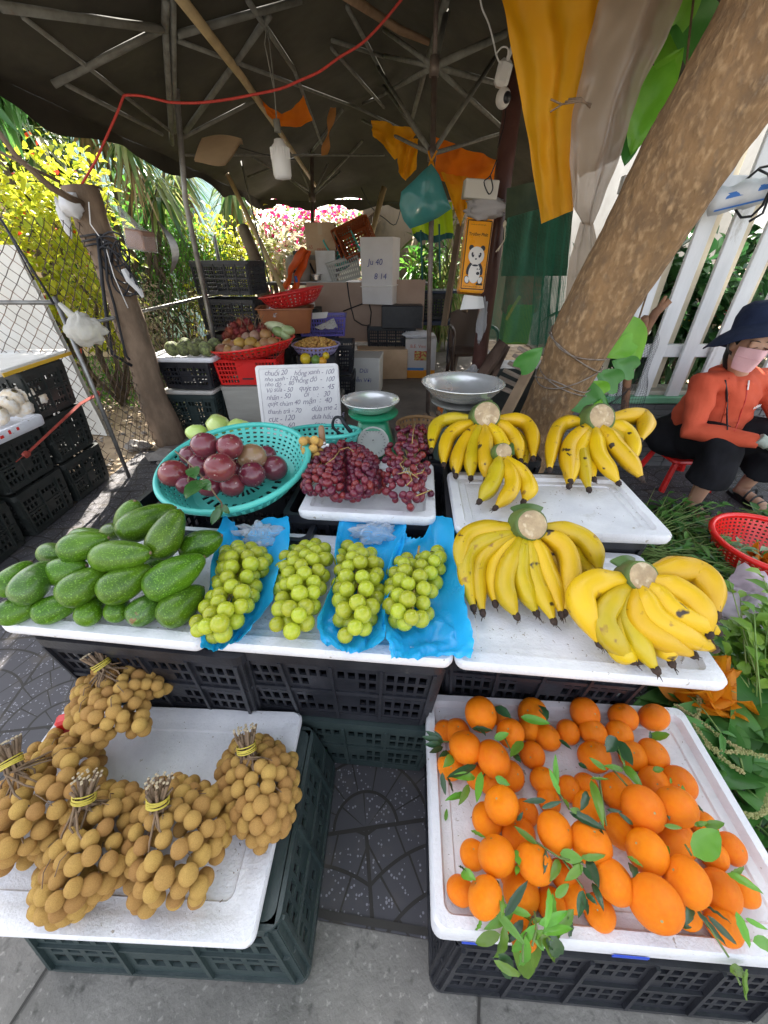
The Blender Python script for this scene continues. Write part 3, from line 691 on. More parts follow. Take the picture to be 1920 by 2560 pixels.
curtain('sheer_sheet', 'whitish plastic sheet tail hanging below the tied bundle to behind the trunk', [(1452, 555), (1425, 650), (1415, 760), (1385, 880), (1370, 960)], [(1482, 555), (1500, 650), (1470, 760), (1420, 880), (1400, 960)], 2.1, SHEER, .012, 14, 5, nu=20)
mb = MB(); c = U(1432, 268, y=1.9)
for k in range(3): mb.tube([c+Vector((-.05+.01*k, -.03, .006*k)), c+Vector((0, -.06, .004*k)), c+Vector((.05, -.03, -.004*k))], .003, 5)
mb.tube([c+Vector((-.05, -.03, 0)), c+Vector((-.09, -.03, .012))], .003, 5); mb.tube([c+Vector((-.05, -.03, 0)), c+Vector((-.085, -.03, -.018))], .003, 5)
one('tie_string', mb, STEM, 'brown twisted string knotted round the translucent sheet', 'string', smooth=True)
# ---- leaning tree on the right
BARK = mat('mottled_bark', (.235, .135, .060), .92, (.13, .077, .038), 12, bump=3.5, bscale=30, spots=[((.34, .22, .115), .50, 60, .25), ((.125, .08, .045), .54, 40, .25)], grime=((.34, .29, .22), .62, 6), stretch=(1, 1, .55))
tc_ = [(1365, 1032, 140), (1420, 925, 165), (1450, 855, 186), (1520, 730, 214), (1592, 610, 236), (1668, 475, 270), (1735, 360, 295), (1845, 190, 335), (1965, 0, 375), (2090, -190, 400)]
pts = []; rad = []
for i, (a, b, wpx) in enumerate(tc_):
 y = 1.80-.025*i; p = U(a, b, y=y); pts.append(p); rad.append(wpx/2*(.83-.012*i)*(y/ray(a, b).y))
d0 = (pts[0]-pts[1]); g = pts[0]+d0*((pts[0].z+.03)/(-d0.z)); mid = pts[0].lerp(g, .5); mid.x += .02
pts = [g+Vector((.05, 0, 0)), mid]+pts; rad = [rad[0]*1.22, rad[0]*1.02]+rad
while pts[-1].z < 4.4: pts.append(pts[-1]+(pts[-1]-pts[-2]).normalized()*.5); rad.append(rad[-1]*.93)
TREE = thing('leaning_tree', 'thick leaning tree with mottled brown bark, wired to the fence, right of the stall', 'tree', g)
def fine(pts, rad, k):
 P = []; Rr = []
 for i in range(len(pts)-1):
  p0 = pts[max(i-1, 0)]; p1 = pts[i]; p2 = pts[i+1]; p3 = pts[min(i+2, len(pts)-1)]
  for j in range(k):
   s = j/k; P.append(.5*((2*p1)+(p2-p0)*s+(2*p0-5*p1+4*p2-p3)*s*s+(3*p1-p0-3*p2+p3)*s**3)); Rr.append(lerp(rad[i], rad[i+1], s))
 P.append(pts[-1]); Rr.append(rad[-1]); return P, Rr
P_, R_ = fine(pts, rad, 22)
mb = MB(); mb.tube(P_, R_, 80)
for i, v in enumerate(mb.v):
 v = Vector(v); ring = i//80
 if ring < len(P_):
  c = P_[ring]; n = (v-c); a_ = math.atan2(n.y, n.x)
  k = .045*noise.noise(v*4)+.022*noise.noise(v*14)+.014*noise.noise(v*40)-.03*max(0, noise.noise(Vector((v.x*16, v.y*16, v.z*7)))-.15)+.02*abs(noise.noise(v*26))
  k += .045*math.exp(-((a_+1.1+.5*math.sin(ring*.022))**2)/.02)      # long ridge along the trunk
  mb.v[i] = tuple(c+n*(1+k))
obj('trunk', mb, BARK, TREE, True)
top = pts[-1]
rng = np.random.default_rng(5)
mb = MB(); tips = [Vector((x, y, z)) for x, y, z in ((1.2, .3, 5.6), (.6, 1.6, 5.7), (2.4, 2.8, 5.8), (3.8, 1.0, 5.9), (3.2, -.6, 5.5), (1.6, 1.8, 6.2), (2.2, -.4, 5.4))]
branches(mb, top, tips, .11, rng, .1, 8); obj('limb', mb, BARK, TREE, True)
for k, (c, r, n) in enumerate([((1.6, .9, 5.5), (1.5, 1.5, .7), 4200), ((3.3, 1.8, 5.5), (1.6, 1.6, .8), 4600), ((2.7, -.2, 5.3), (1.4, 1.1, .6), 2600), ((4.6, .6, 5.3), (1.3, 1.6, .7), 2200)]):
 foliage('crown', TREE, rng, n, c, r, LM['green'], (.10, .16), .55, clumps=26, shell=.2)
def ring_round(frac, tilt, name_lb, rr=1.04, n=40, m=STEEL, th=.0028, wob=0):
 i = int(frac*(len(P_)-1)); c = P_[i]; ax_ = (P_[i+1]-P_[i-1]).normalized(); r_ = R_[i]*rr
 a = ax_.cross(Vector((0, 1, 0))).normalized(); b = a.cross(ax_)
 return [c+a*r_*math.cos(2*PI*k/n)+b*r_*math.sin(2*PI*k/n)+ax_*(tilt*math.cos(2*PI*k/n)+wob*math.sin(4*PI*k/n)) for k in range(n+1)]
def idx_at(py):
 best = 0; bd = 1e9
 for i, p in enumerate(P_):
  c = p-Vector((0, 0, H)); f = c.y*CP-c.z*SP; u_ = c.y*SP+c.z*CP; yy = 1280-FPX*u_/f
  if abs(yy-py) < bd: bd = abs(yy-py); best = i
 return best/(len(P_)-1)
mb = MB()
for (py, tl, wb) in ((868, .035, .02), (880, .06, .0), (930, -.05, .02), (945, -.02, -.02), (955, .03, .01)): mb.tube(ring_round(idx_at(py), tl, '', wob=wb), .0028, 6)
one('tie_wire', mb, mat('rusty_wire', (.28, .25, .22), .6, (.16, .11, .08), 30, metal=.5), 'loops of grey wire wound round the leaning trunk', 'wire', smooth=True)
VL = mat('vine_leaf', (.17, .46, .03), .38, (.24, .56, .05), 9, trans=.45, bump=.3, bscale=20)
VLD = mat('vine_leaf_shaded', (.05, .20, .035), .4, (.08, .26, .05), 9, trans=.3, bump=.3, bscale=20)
def heart_leaf(mb, c, tipd, up, L, W, curl=.12):
 tipd = Vector(tipd).normalized(); s = tipd.cross(Vector(up)).normalized(); n = s.cross(tipd)
 def f(u, v):
  x = (u-.5)*2; w_ = W*.5*math.sin(PI*min(1, v*.93+.07)**.62)**.8 if v < 1 else 0
  back = -.16*L*(1-abs(x))*0 - (.13*L*(abs(x)**1.2))*(1-v)**3
  return Vector(c)+tipd*(L*v+back)+s*(x*w_)+n*(curl*L*(abs(x)**1.4)*.6*w_/(W*.5+1e-6)-curl*L*v*v+.02*L*math.sin(v*9+abs(x)*4))
 mb.grid(f, 9, 10)
t = thing('climbing_vine', 'green heart-leaved vine climbing on the leaning trunk', 'vine', (pts[1].x, pts[1].y, 0))
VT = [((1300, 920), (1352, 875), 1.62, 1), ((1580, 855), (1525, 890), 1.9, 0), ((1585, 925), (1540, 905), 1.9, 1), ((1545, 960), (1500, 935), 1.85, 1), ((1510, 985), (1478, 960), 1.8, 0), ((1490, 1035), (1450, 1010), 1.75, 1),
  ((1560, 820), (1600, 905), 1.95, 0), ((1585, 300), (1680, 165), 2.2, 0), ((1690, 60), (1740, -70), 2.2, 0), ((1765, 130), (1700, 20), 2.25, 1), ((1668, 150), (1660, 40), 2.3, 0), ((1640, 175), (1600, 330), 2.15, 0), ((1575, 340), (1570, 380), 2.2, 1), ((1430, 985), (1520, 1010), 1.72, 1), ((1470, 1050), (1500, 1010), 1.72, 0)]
st = MB(); st.tube([U(1440, 1075, y=1.75), U(1470, 1030, y=1.78), U(1515, 965, y=1.85), U(1560, 890, y=1.95), U(1590, 820, y=2.0)], .004, 6)
st.tube([U(1590, 820, y=2.0), U(1660, 600, y=2.05), U(1700, 350, y=2.1), U(1720, 120, y=2.15), U(1745, -100, y=2.2)], .004, 6)
obj('vine_stem', st, STEM, t, True)
big = {7: 1, 8: 1, 9: 1, 10: 1, 11: 1}
for k, (a, b, y, sh) in enumerate(VT):
 pa, pb = U(*a, y=y), U(*b, y=y-.03); L_ = (pb-pa).length
 L_ = max(L_, .10)*(1.25 if 6 < k < 12 else 1)
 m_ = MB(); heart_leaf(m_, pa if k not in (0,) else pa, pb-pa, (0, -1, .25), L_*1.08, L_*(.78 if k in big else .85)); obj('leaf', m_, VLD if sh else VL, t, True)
# ---- chain-link fence
t = thing('wire_fence', 'grey chain-link fence with thin rails along the left side of the stall', 'fence', (-1.87, 2.45, 0))
WIRE = mat('fence_wire', (.09, .085, .08), .5, (.25, .17, .12), 9, metal=.6)
def chain(name, o, ux, Lx, h0, h1, cell=.075):
 mb = MB(); o = Vector(o); ux = Vector(ux); nn = ux.cross(Vector((0, 0, 1)))
 hh = h1-h0; n = int(Lx/cell)
 for k in range(-int(hh/cell)-1, n+1):
  for sg in (1, -1):
   pts_ = []; x0 = k*cell; m_ = int(hh/(cell/2))
   for j in range(m_+1):
    z = j*cell/2; x = x0+z*1.0*(1 if sg == 1 else -1)+(hh if sg == -1 else 0)
    if 0 <= x <= Lx: pts_.append(o+ux*x+Vector((0, 0, h0+z))+nn*(.003*(1 if (j+k) % 2 else -1)*sg)+nn*.02*noise.noise(Vector((x*2, z*2, 0))))
   if len(pts_) > 1: mb.tube(pts_, .0024, 3, cap=False)
 obj(name, mb, WIRE, t)
chain('wire_mesh', (-1.87, 2.47, 0), (0, 1, 0), 4.4, .02, 1.5)
chain('wire_mesh', (-4.6, 2.45, 0), (1, 0, 0), 2.7, .02, 1.66)
def rail(a, b, r=.012, m=STEEL, nm='rail'):
 mb = MB(); mb.tube([a, b], r, 8); obj(nm, mb, m, t, True)
rail((-1.87, 2.47, .95), (-1.87, 6.9, .97)); rail((-4.6, 2.45, 1.09), (-1.84, 2.45, 1.09)); rail((-1.87, 5.2, .0), (-1.87, 5.2, 1.5), .02, STEEL, 'post')
rail(U(312, 768, x=-1.86), U(433, 1090, x=-1.86), .013, STEEL, 'post')
mb = MB(); mb.tube([(-1.80, 2.40, 0), (-1.81, 2.42, .6), (-1.83, 2.44, 1.12)], .0125, 10); obj('post', mb, STEEL, t, True)
rail(U(20, 580, y=2.43), U(85, 700, y=2.43), .004, BLACKROPE, 'brace_wire'); rail(U(0, 545, y=2.42), U(135, 760, y=2.42), .006, BLACKROPE, 'brace_wire')
mb = MB(); pp = [Vector((-1.80, 3.05, -.02)), Vector((-1.83, 3.05, .4)), Vector((-1.82, 3.05, .9)), Vector((-1.84, 3.05, 1.35)), Vector((-1.86, 3.05, 1.66))]; P2_, R2_ = fine(pp, [.125, .10, .095, .10, .105], 7)
mb.tube(P2_, R2_, 16)
for i, v in enumerate(mb.v): v = Vector(v); mb.v[i] = tuple(v+Vector((noise.noise(v*7), noise.noise(v*7+Vector((9, 0, 0))), 0))*.022)
one('timber_post', mb, mat('grey_brown_timber', (.27, .19, .13), .9, (.13, .09, .06), 9, bump=2.2, bscale=26, stretch=(1, 1, .4), grime=((.24, .19, .14), .56, 9)), 'rough timber post with black cords tied to it by the wire fence', 'post', smooth=True)
mb = MB(); rr = random.Random(4)
for k in range(7):
 c = U(262+rr.uniform(-6, 6), 610+rr.uniform(-12, 30), y=2.93); w_ = .03+.02*rr.random(); h_ = .06+.10*rr.random(); dx = .03+.06*rr.random()
 mb.tube([c+Vector((dx+w_*1.3*math.cos(a)+.03*math.sin(2*a+k), -.02*math.sin(a), -h_*.7+h_*math.sin(a))) for a in [2*PI*q/22 for q in range(23)]], .0055, 6)
mb.tube([U(262, 600, y=2.92), U(268, 700, y=2.92), U(285, 760, y=2.93), U(315, 890, y=2.95), U(325, 900, y=2.95)], .008, 6)
mb.tube([U(245, 590, y=2.92), U(255, 700, y=2.9), U(270, 820, y=2.9), U(280, 885, y=2.92), U(330, 915, y=2.95)], .011, 6)
for a in (592, 604, 616): mb.tube([U(200+(a-592)*.4, a, y=2.93), U(235, a-6, y=2.92), U(262, a-4, y=2.93)], .006, 6)
one('cord_bundle', mb, BLACKROPE, 'tangled bundle of black cord hanging on the timber post', 'cord', smooth=True)
mb = MB(); mb.tube([U(222, 505, y=2.93), U(226, 560, y=2.92), U(262, 610, y=2.92), U(285, 690, y=2.92), U(320, 770, y=2.93)], .0035, 6)
one('cable', mb, PAPER, 'thin white cable running down the timber post', 'cable', smooth=True)
mb = MB(); mb.ell(U(178, 512, y=2.92), (.055, .04, .06), 12, 8, wob=.7, seed=2); mb.ell(U(160, 545, y=2.94), (.03, .02, .10), 10, 8, wob=.6, seed=4)
one('plastic_wrap', mb, mat('white_plastic_wrap', (.75, .75, .76), .35, bump=.6, bscale=30, trans=.3), 'white plastic wrapping on top of the timber post', 'wrapping', smooth=True)
mb = MB(); mb.tube([U(-60, 250, y=2.7), U(40, 390, y=2.75), U(130, 470, y=2.8), U(205, 510, y=2.95)], [.012, .014, .018, .022], 7); mb.tube([U(-40, 360, y=2.7), U(60, 410, y=2.75), U(150, 455, y=2.85)], [.007, .008, .009], 6)
one('dry_branch', mb, WOODD, 'dark dry branch reaching from the left edge to the top of the timber post', 'branch', smooth=True)
rp = [(1012, -12), (960, 52), (905, 108), (850, 142), (800, 178), (752, 200), (700, 222), (625, 238), (560, 250), (492, 257), (430, 256), (400, 250), (355, 240), (316, 238), (308, 243), (298, 270), (285, 300), (265, 345), (240, 400), (212, 448), (187, 490)]
rpts = [U(a, b, y=3.0) for a, b in rp]; rpf, _ = fine(rpts, [1]*len(rpts), 4)
mb = MB(); mb.tube(rpf, .0062, 7)
one('red_rope', mb, mat('red_rope', (.55, .05, .035), .6, (.40, .03, .02), 50, bump=.4, bscale=120), 'red cord strung under the canopy down to the timber post', 'cord', smooth=True)
# ---- picket fence on a low wall (right)
PW = mat('weathered_white_paint', (.70, .71, .73), .75, (.56, .57, .59), 6, bump=.5, bscale=40, stretch=(1, 1, .3), grime=((.26, .23, .20), .60, 9))
t = thing('picket_fence', 'white wooden picket fence on the low wall at the right edge', 'fence', (1.7, 2.6, .5))
FY = 2.62
for i in range(13):
 x = 1.36+.19*i; mb = MB(); mb.box((x, FY-.02, 1.235), (.085, .024, 1.47), Matrix.Rotation(R(random.uniform(-1, 1)), 3, 'Y'), bev=.003); obj('picket', mb, PW, t)
for i in range(12):
 x = 1.47+.19*i; mb = MB(); mb.box((x, FY+.085, 1.235), (.075, .02, 1.4), bev=.003); obj('picket', mb, mat('cream_paint', (.62, .55, .42), .8, (.5, .44, .33), 6, bump=.4), t)
for z in (.80, 1.62): mb = MB(); mb.box((2.6, FY+.025, z), (2.7, .045, .075), bev=.004); obj('rail', mb, PW, t)
t = thing('low_wall', 'low grey tiled wall with a green painted ledge below the picket fence', 'wall', (2.6, 2.66, 0))
SLATE = mat('slate_tile', (.10, .10, .105), .7, (.17, .17, .175), 7, bump=1.2, bscale=30, grime=((.28, .27, .25), .58, 9), stretch=(.25, 1, 1.6))
mb = MB(); mb.box((2.7, 2.70, .24), (2.9, .2, .48), bev=.004)
obj('wall', mb, SLATE, t)
mb = MB(); rr = random.Random(8)
for r_ in range(12):
 x = 1.27
 while x < 4.1:
  w_ = rr.uniform(.12, .34); mb.box((x+w_/2, 2.594-rr.uniform(0, .006), .02+.039*r_), (w_-.003, .012, .036), bev=.002); x += w_
obj('tile', mb, SLATE, t)
mb = MB(); mb.box((2.7, 2.69, .50), (2.95, .26, .045), bev=.006); obj('ledge', mb, mat('green_ledge_paint', (.12, .34, .20), .7, (.20, .42, .28), 5, bump=.4, grime=((.30, .32, .28), .60, 10)), t)
mb = MB(); mb.box((2.7, 2.70, .535), (2.9, .18, .03), bev=.006); obj('sill', mb, mat('cream_sill', (.50, .47, .40), .8, (.36, .34, .30), 7, bump=.5), t)
t = thing('tarp_roll', 'rolled blue and white striped tarp tied along the top of the picket fence', 'tarp', (2.2, 2.55, 1.6))
mb = MB(); a = U(1770, 510, y=2.5); b_ = U(1990, 455, y=2.35)
mb.tube([a.lerp(b_, k/10)+Vector((0, 0, .006*math.sin(k*2))) for k in range(11)], [.068+.006*math.sin(k*1.7) for k in range(11)], 18, flat=.8); obj('roll', mb, mat('white_tarp', (.66, .68, .72), .5, (.52, .55, .60), 8, bump=.8, bscale=18), t, True)
mb = MB()
def band(ang, wd):
 def f(u, v):
  p = a.lerp(b_, v); th = ang+(u-.5)*wd; return p+Vector((0, -math.cos(th)*.0755, math.sin(th)*.066))
 mb.grid(f, 5, 14)
band(.25, .35); band(-.55, .14); obj('stripe', mb, mat('blue_stripe', (.05, .18, .55), .5, bump=.5), t, True)
c = a.lerp(b_, .55); mb = MB(); mb.tube([c+Vector((.01*math.sin(k), -.098*math.cos(k*.63), .10*math.sin(k*.63))) for k in range(11)], .006, 6); mb.tube([c+Vector((0, -.1, 0)), c+Vector((-.06, -.12, .05)), c+Vector((-.1, -.10, .07))], .005, 6); mb.tube([c+Vector((0, -.1, 0)), c+Vector((-.01, -.12, -.09)), c+Vector((-.05, -.11, -.12))], .006, 6); obj('cord', mb, BLACKROPE, t, True)
quad_sheet('white_sheet', 'white plastic sheet hanging behind the tarp roll on the picket fence', [(1800, 500), (1990, 330), (1990, 620), (1850, 545)], 2.75, mat('plastic_white', (.62, .64, .66), .5, bump=.5, trans=.3), .05, 7, cat='sheet')
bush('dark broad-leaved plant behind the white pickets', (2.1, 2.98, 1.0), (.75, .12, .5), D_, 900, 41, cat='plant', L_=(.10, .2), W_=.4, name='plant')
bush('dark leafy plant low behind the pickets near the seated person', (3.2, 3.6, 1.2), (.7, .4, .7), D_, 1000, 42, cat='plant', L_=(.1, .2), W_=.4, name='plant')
t = thing('motorbike', 'red and yellow motorbike partly hidden behind the white pickets', 'motorbike', (2.35, 3.2, .3))
def torus(mb, c, r, rt, ax='y', n=24, m=8):
 c = Vector(c); vs = []; fs = []
 for i in range(n):
  for j in range(m):
   A = 2*PI*i/n; B_ = 2*PI*j/m; q = r+rt*math.cos(B_)
   vs.append(c+(Vector((q*math.cos(A), rt*math.sin(B_), q*math.sin(A))) if ax == 'y' else Vector((q*math.cos(A), q*math.sin(A), rt*math.sin(B_)))))
   fs.append((i*m+j, ((i+1) % n)*m+j, ((i+1) % n)*m+(j+1) % m, i*m+(j+1) % m))
 mb.add(vs, fs)
for x in (1.82, 3.0):
 mb = MB(); torus(mb, (x, 3.2, .60), .24, .045); w_ = obj('wheel', mb, CRB, t, True)
 mb = MB(); torus(mb, (x, 3.2, .60), .19, .012); mb.tube([(x, 3.15, .6), (x, 3.25, .6)], .03, 8)
 for k in range(10): mb.tube([(x, 3.2, .6), (x+.19*math.cos(k*PI/5), 3.2, .6+.19*math.sin(k*PI/5))], .004, 4)
 obj('rim', mb, STEEL, w_, True)
mb = MB(); mb.ell((2.35, 3.2, .93), (.30, .08, .08), 16, 10); mb.ell((1.95, 3.2, 1.0), (.10, .10, .18), 12, 10, rot=Matrix.Rotation(R(-20), 3, 'Y')); mb.ell((2.8, 3.2, .98), (.3, .09, .09), 12, 8); obj('fairing', mb, mat('red_paint', (.30, .015, .015), .25, coat=.5), t, True)
mb = MB(); mb.ell((2.7, 3.2, 1.1), (.33, .11, .06), 14, 8); obj('saddle', mb, CRB, t, True)
mb = MB(); mb.box((2.1, 3.09, .92), (.22, .01, .08), Matrix.Rotation(R(20), 3, 'Y'), bev=.004); obj('panel', mb, mat('yellow_paint', (.8, .5, .02), .3), t)
mb = MB(); mb.tube([(1.9, 2.95, 1.35), (1.95, 3.2, 1.32), (1.9, 3.45, 1.35)], .014, 8); mb.tube([(1.95, 3.2, 1.3), (1.82, 3.2, .6)], .025, 8); mb.ell((1.86, 2.98, 1.5), (.05, .02, .035), 10, 6); obj('handlebar', mb, STEEL, t, True)
mb = MB(); mb.ell((1.83, 3.2, 1.18), (.05, .08, .07), 12, 8); obj('headlight', mb, mat('lamp_glass', (.8, .8, .8), .1, coat=1), t, True)
mb = MB(); mb.tube([U(1560, 1040, y=2.25), U(1570, 930, y=2.25), U(1610, 830, y=2.25), U(1640, 780, y=2.22), U(1675, 750, y=2.2)], [.022, .022, .024, .022, .016], 9); mb.tube([U(1640, 780, y=2.22), U(1665, 740, y=2.2)], [.015, .008], 6); mb.tube([U(1610, 830, y=2.25), U(1612, 795, y=2.2)], [.012, .02], 6)
one('wooden_stake', mb, mat('red_brown_stake', (.26, .13, .07), .8, (.16, .08, .05), 12, bump=.8), 'short crooked brown stake between the trunk and the picket fence', 'stake', smooth=True)
def netting(name, label, f, nu, nv, th, m, cat='net', group=None):
 mb = MB()
 for i in range(nu+1):
  mb.tube([f(i/nu, j/max(1, nv//2)) for j in range(nv//2+1)], th, 3, cap=False)
 for j in range(nv+1):
  mb.tube([f(i/(nu//2), j/nv) for i in range(nu//2+1)], th, 3, cap=False)
 one(name, mb, m, label, cat, group)
q = [U(1465, 1000, y=2.1), U(1640, 830, y=2.35), U(1590, 1080, y=2.2), U(1455, 1090, y=2.0)]
netting('black_net', 'crumpled black garden net between the trunk foot and the fence', lambda u, v: q[0].lerp(q[1], u).lerp(q[3].lerp(q[2], u), v)+Vector((0, .06*noise.noise(Vector((u*4, v*4, 0)))+.03*math.sin(u*12), .02*math.sin(v*14))), 34, 44, .0009, BLACKROPE)
GN = mat('green_net', (.012, .115, .06), .6, (.02, .16, .09), 6)
q2 = [U(1270, 545, y=3.05), U(1428, 500, y=2.9), U(1395, 865, y=2.9), U(1225, 850, y=3.05)]
netting('green_net', 'green plastic netting hanging between the steel post and the trunk', lambda u, v: q2[0].lerp(q2[1], u).lerp(q2[3].lerp(q2[2], u), v)+Vector((0, .035*math.sin(u*16+v)+.03*noise.noise(Vector((u*5, v*4, 0))), 0)), 60, 110, .0013, GN)
q3 = [U(1350, 545, y=3.12), U(1432, 500, y=2.95), U(1400, 870, y=2.95), U(1330, 865, y=3.1)]
netting('green_net', 'denser folded layer of green netting next to the trunk', lambda u, v: q3[0].lerp(q3[1], u).lerp(q3[3].lerp(q3[2], u), v)+Vector((0, .05*math.sin(u*22+v*2), 0)), 60, 110, .0011, GN)
quad_sheet('green_sheet', 'dull green shade cloth hanging behind the netting', [(1268, 470), (1440, 430), (1420, 690), (1250, 690)], 3.25, mat('shade_cloth', (.022, .040, .020), .8, (.05, .065, .03), 9, trans=.1, bump=.3), .04, 9, cat='cloth')
# ================================================================ CRATES, TRAYS, BOXES
def rr_loop(w, d, r, z, n=5, ox=0, oy=0, bow=0):
 P = []
 for (cx, cy, a0) in ((w/2-r, d/2-r, 0), (-w/2+r, d/2-r, 90), (-w/2+r, -d/2+r, 180), (w/2-r, -d/2+r, 270)):
  for k in range(n+1):
   a = R(a0+90*k/n); P.append(Vector((cx+r*math.cos(a)+ox, cy+r*math.sin(a)+oy, z)))
 return P
def loft(mb, loops, mat=None, cap0=True, cap1=True, T=None):
 n = len(loops[0]); vs = [p for l in loops for p in l]
 if T is not None: vs = [T @ p for p in vs]
 fs = [(i*n+k, i*n+(k+1) % n, (i+1)*n+(k+1) % n, (i+1)*n+k) for i in range(len(loops)-1) for k in range(n)]
 if cap0: fs.append(tuple(range(n))[::-1])
 if cap1: fs.append(tuple((len(loops)-1)*n+k for k in range(n)))
 mb.add(vs, fs, mat)
def T_at(c, ang=0, tilt=None):
 m = Matrix.Translation(Vector(c)) @ Matrix.Rotation(ang, 4, 'Z')
 return m @ tilt if tilt is not None else m
def steps(n, bar_, hole, edge, group=None, gbar=None):
 """cumulative 0..1 breakpoints: edge, hole, bar, hole ... edge; hole cells have odd index"""
 s = [0, edge]
 for i in range(n):
  s.append(s[-1]+hole)
  if i < n-1: s.append(s[-1]+(gbar if group and (i+1) % group == 0 else bar_))
 s.append(s[-1]+edge); L_ = s[-1]; return [q/L_ for q in s]
CR = {}
def make_crate(key, w, d, h, m, nx, ny, nz, taper=.02, panel=True, side_m=None, inv=False):
 """a slotted plastic fruit crate, origin at the centre of its base"""
 t = thing('plastic_crate', 'x', 'crate'); th = .007
 us_x = steps(nx, .35, .75, 1.2, 4, 1.1); us_y = steps(ny, .35, .75, 1.2, 4, 1.1); vz = steps(nz, .45, 1.0, .9)
 def wallf(ax, sg):
  L_ = w if ax == 'x' else d; D_ = d if ax == 'x' else w
  def f(u, v, q):
   ins = taper*(1-v); a = (u-.5)*(L_-2*ins-.012); b = sg*(D_/2-ins-.004-q); z = .02+v*(h-.05)
   return Vector((a, b, z)) if ax == 'x' else Vector((b, a, z))
  return f
 for ax, us, n in (('x', us_x, nx), ('y', us_y, ny)):
  for sg in (-1, 1):
   mb = MB(); cx = n/2
   def solid(i, j):
    if i % 2 == 0 or j % 2 == 0: return True
    ci = (i-1)//2; cj = (j-1)//2
    if panel and abs(ci+.5-cx) < n*.14 and abs(cj+.5-nz/2) < nz*.22: return True
    return False
   mb.perf(wallf(ax, sg), us, vz, solid, th)
   L_ = w if ax == 'x' else d; D_ = d if ax == 'x' else w      # moulded ribs
   for k in range(0, len(us)-1, 8):
    u = (us[k]+us[min(k+1, len(us)-1)])/2
    F_ = wallf(ax, sg); e = .004/L_; q8 = [F_(u+sx*e, v_, w_) for sx in (-1, 1) for v_ in (.0, 1.0) for w_ in (-.008, .001)]
    mb.add(q8, [(0, 1, 3, 2), (4, 6, 7, 5), (0, 4, 5, 1), (2, 3, 7, 6), (0, 2, 6, 4), (1, 5, 7, 3)])
   obj('side_panel', mb, side_m or m, t)
 mb = MB()
 def ring(z0, z1, out, inn, ins):
  lo = [rr_loop(w-2*ins+2*out, d-2*ins+2*out, .025, z, 4) for z in (z0, z1)]; li = [rr_loop(w-2*ins-2*inn, d-2*ins-2*inn, .02, z, 4) for z in (z1, z0)]
  L4 = [lo[0], lo[1], li[0], li[1], lo[0]]; loft(mb, L4, None, False, False)
 ring(h-.030, h-.002, .002, .014, 0); obj('rim', mb, m, t)
 mb = MB(); ring(h*.50-.006, h*.50+.006, .0015, .006, taper*.5)
 ring(.008, .035, -.001, .012, taper); mb.box((0, 0, .012), (w-2*taper-.02, d-2*taper-.02, .008))
 obj('base', mb, m, t)
 if inv:
  for o in t.children:
   for v in o.data.vertices: v.co.z = h-v.co.z
   o.data.flip_normals()
 CR[key] = t; t['_used'] = 0; return t
def put_crate(key, c, ang, label, group):
 src = CR[key]; o = src if not src['_used'] else copy_tree(src); src['_used'] = 1;
 o['_used'] = 1
 o.location = c; o.rotation_euler = (0, 0, ang); tag(o, label, 'crate', group); return o
make_crate('black', .50, .38, .29, CRB, 16, 12, 5)
make_crate('green', .50, .38, .29, CRG, 16, 12, 5, taper=.022)
make_crate('big', .62, .42, .29, CRB, 20, 13, 6)
make_crate('biggreen', .575, .425, .29, CRG, 12, 9, 4, taper=.03, inv=True)
make_crate('bigfront', .66, .46, .27, CRB, 20, 13, 6, taper=.026, inv=True)
make_crate('dusty', .55, .35, .262, CRD, 13, 9, 5, taper=.012)
def tray(name, label, c, ang, w, d, h, rim=.028, rec=.010, m=FOAM, group=None, cat='tray', seed=1, lip=.012, ribs=True, extra=None, rim_h=0.0):
 t = thing(name, label, cat, c, group); T = T_at(c, ang); mb = MB(); r = .022
 L_ = [rr_loop(w-.016, d-.016, r, 0, 6), rr_loop(w-.004, d-.004, r, .006, 6), rr_loop(w, d, r, h*.45, 6), rr_loop(w, d, r, h-.006, 6), rr_loop(w-.008, d-.008, r, h, 6),
   rr_loop(w-2*rim, d-2*rim, r*.8, h, 6), rr_loop(w-2*rim-.012, d-2*rim-.012, r*.7, h-rec, 6)]
 if ribs: L_ += [rr_loop(w-2*rim-.05, d-2*rim-.05, r*.7, h-rec, 6), rr_loop(w-2*rim-.056, d-2*rim-.056, r*.6, h-rec-.004, 6)]
 loft(mb, L_, None, True, True, T)
 for i, v in enumerate(mb.v):
  v = Vector(v); n = noise.noise(v*38+Vector((seed, 0, 0)))*.0016+noise.noise(v*9+Vector((seed, 3, 0)))*.002
  mb.v[i] = tuple(v+Vector((n, n*.7, n*.5)))
 obj('body', mb, m, t, 'auto'); return t
def flr(FL, FR_, depth, z):
 """centre, angle, width from the two front corners on plane z"""
 a = U(*FL, z=z); b = U(*FR_, z=z); u = (b-a); ang = math.atan2(u.y, u.x); u.normalize(); n = Vector((-u.y, u.x, 0))
 return (a+b)/2+n*depth/2, ang, (b-a).length
BOX = mat('foam_box', (.70, .70, .71), .7, (.62, .61, .60), 5, bump=.4, bscale=140, grime=((.40, .36, .30), .62, 4))
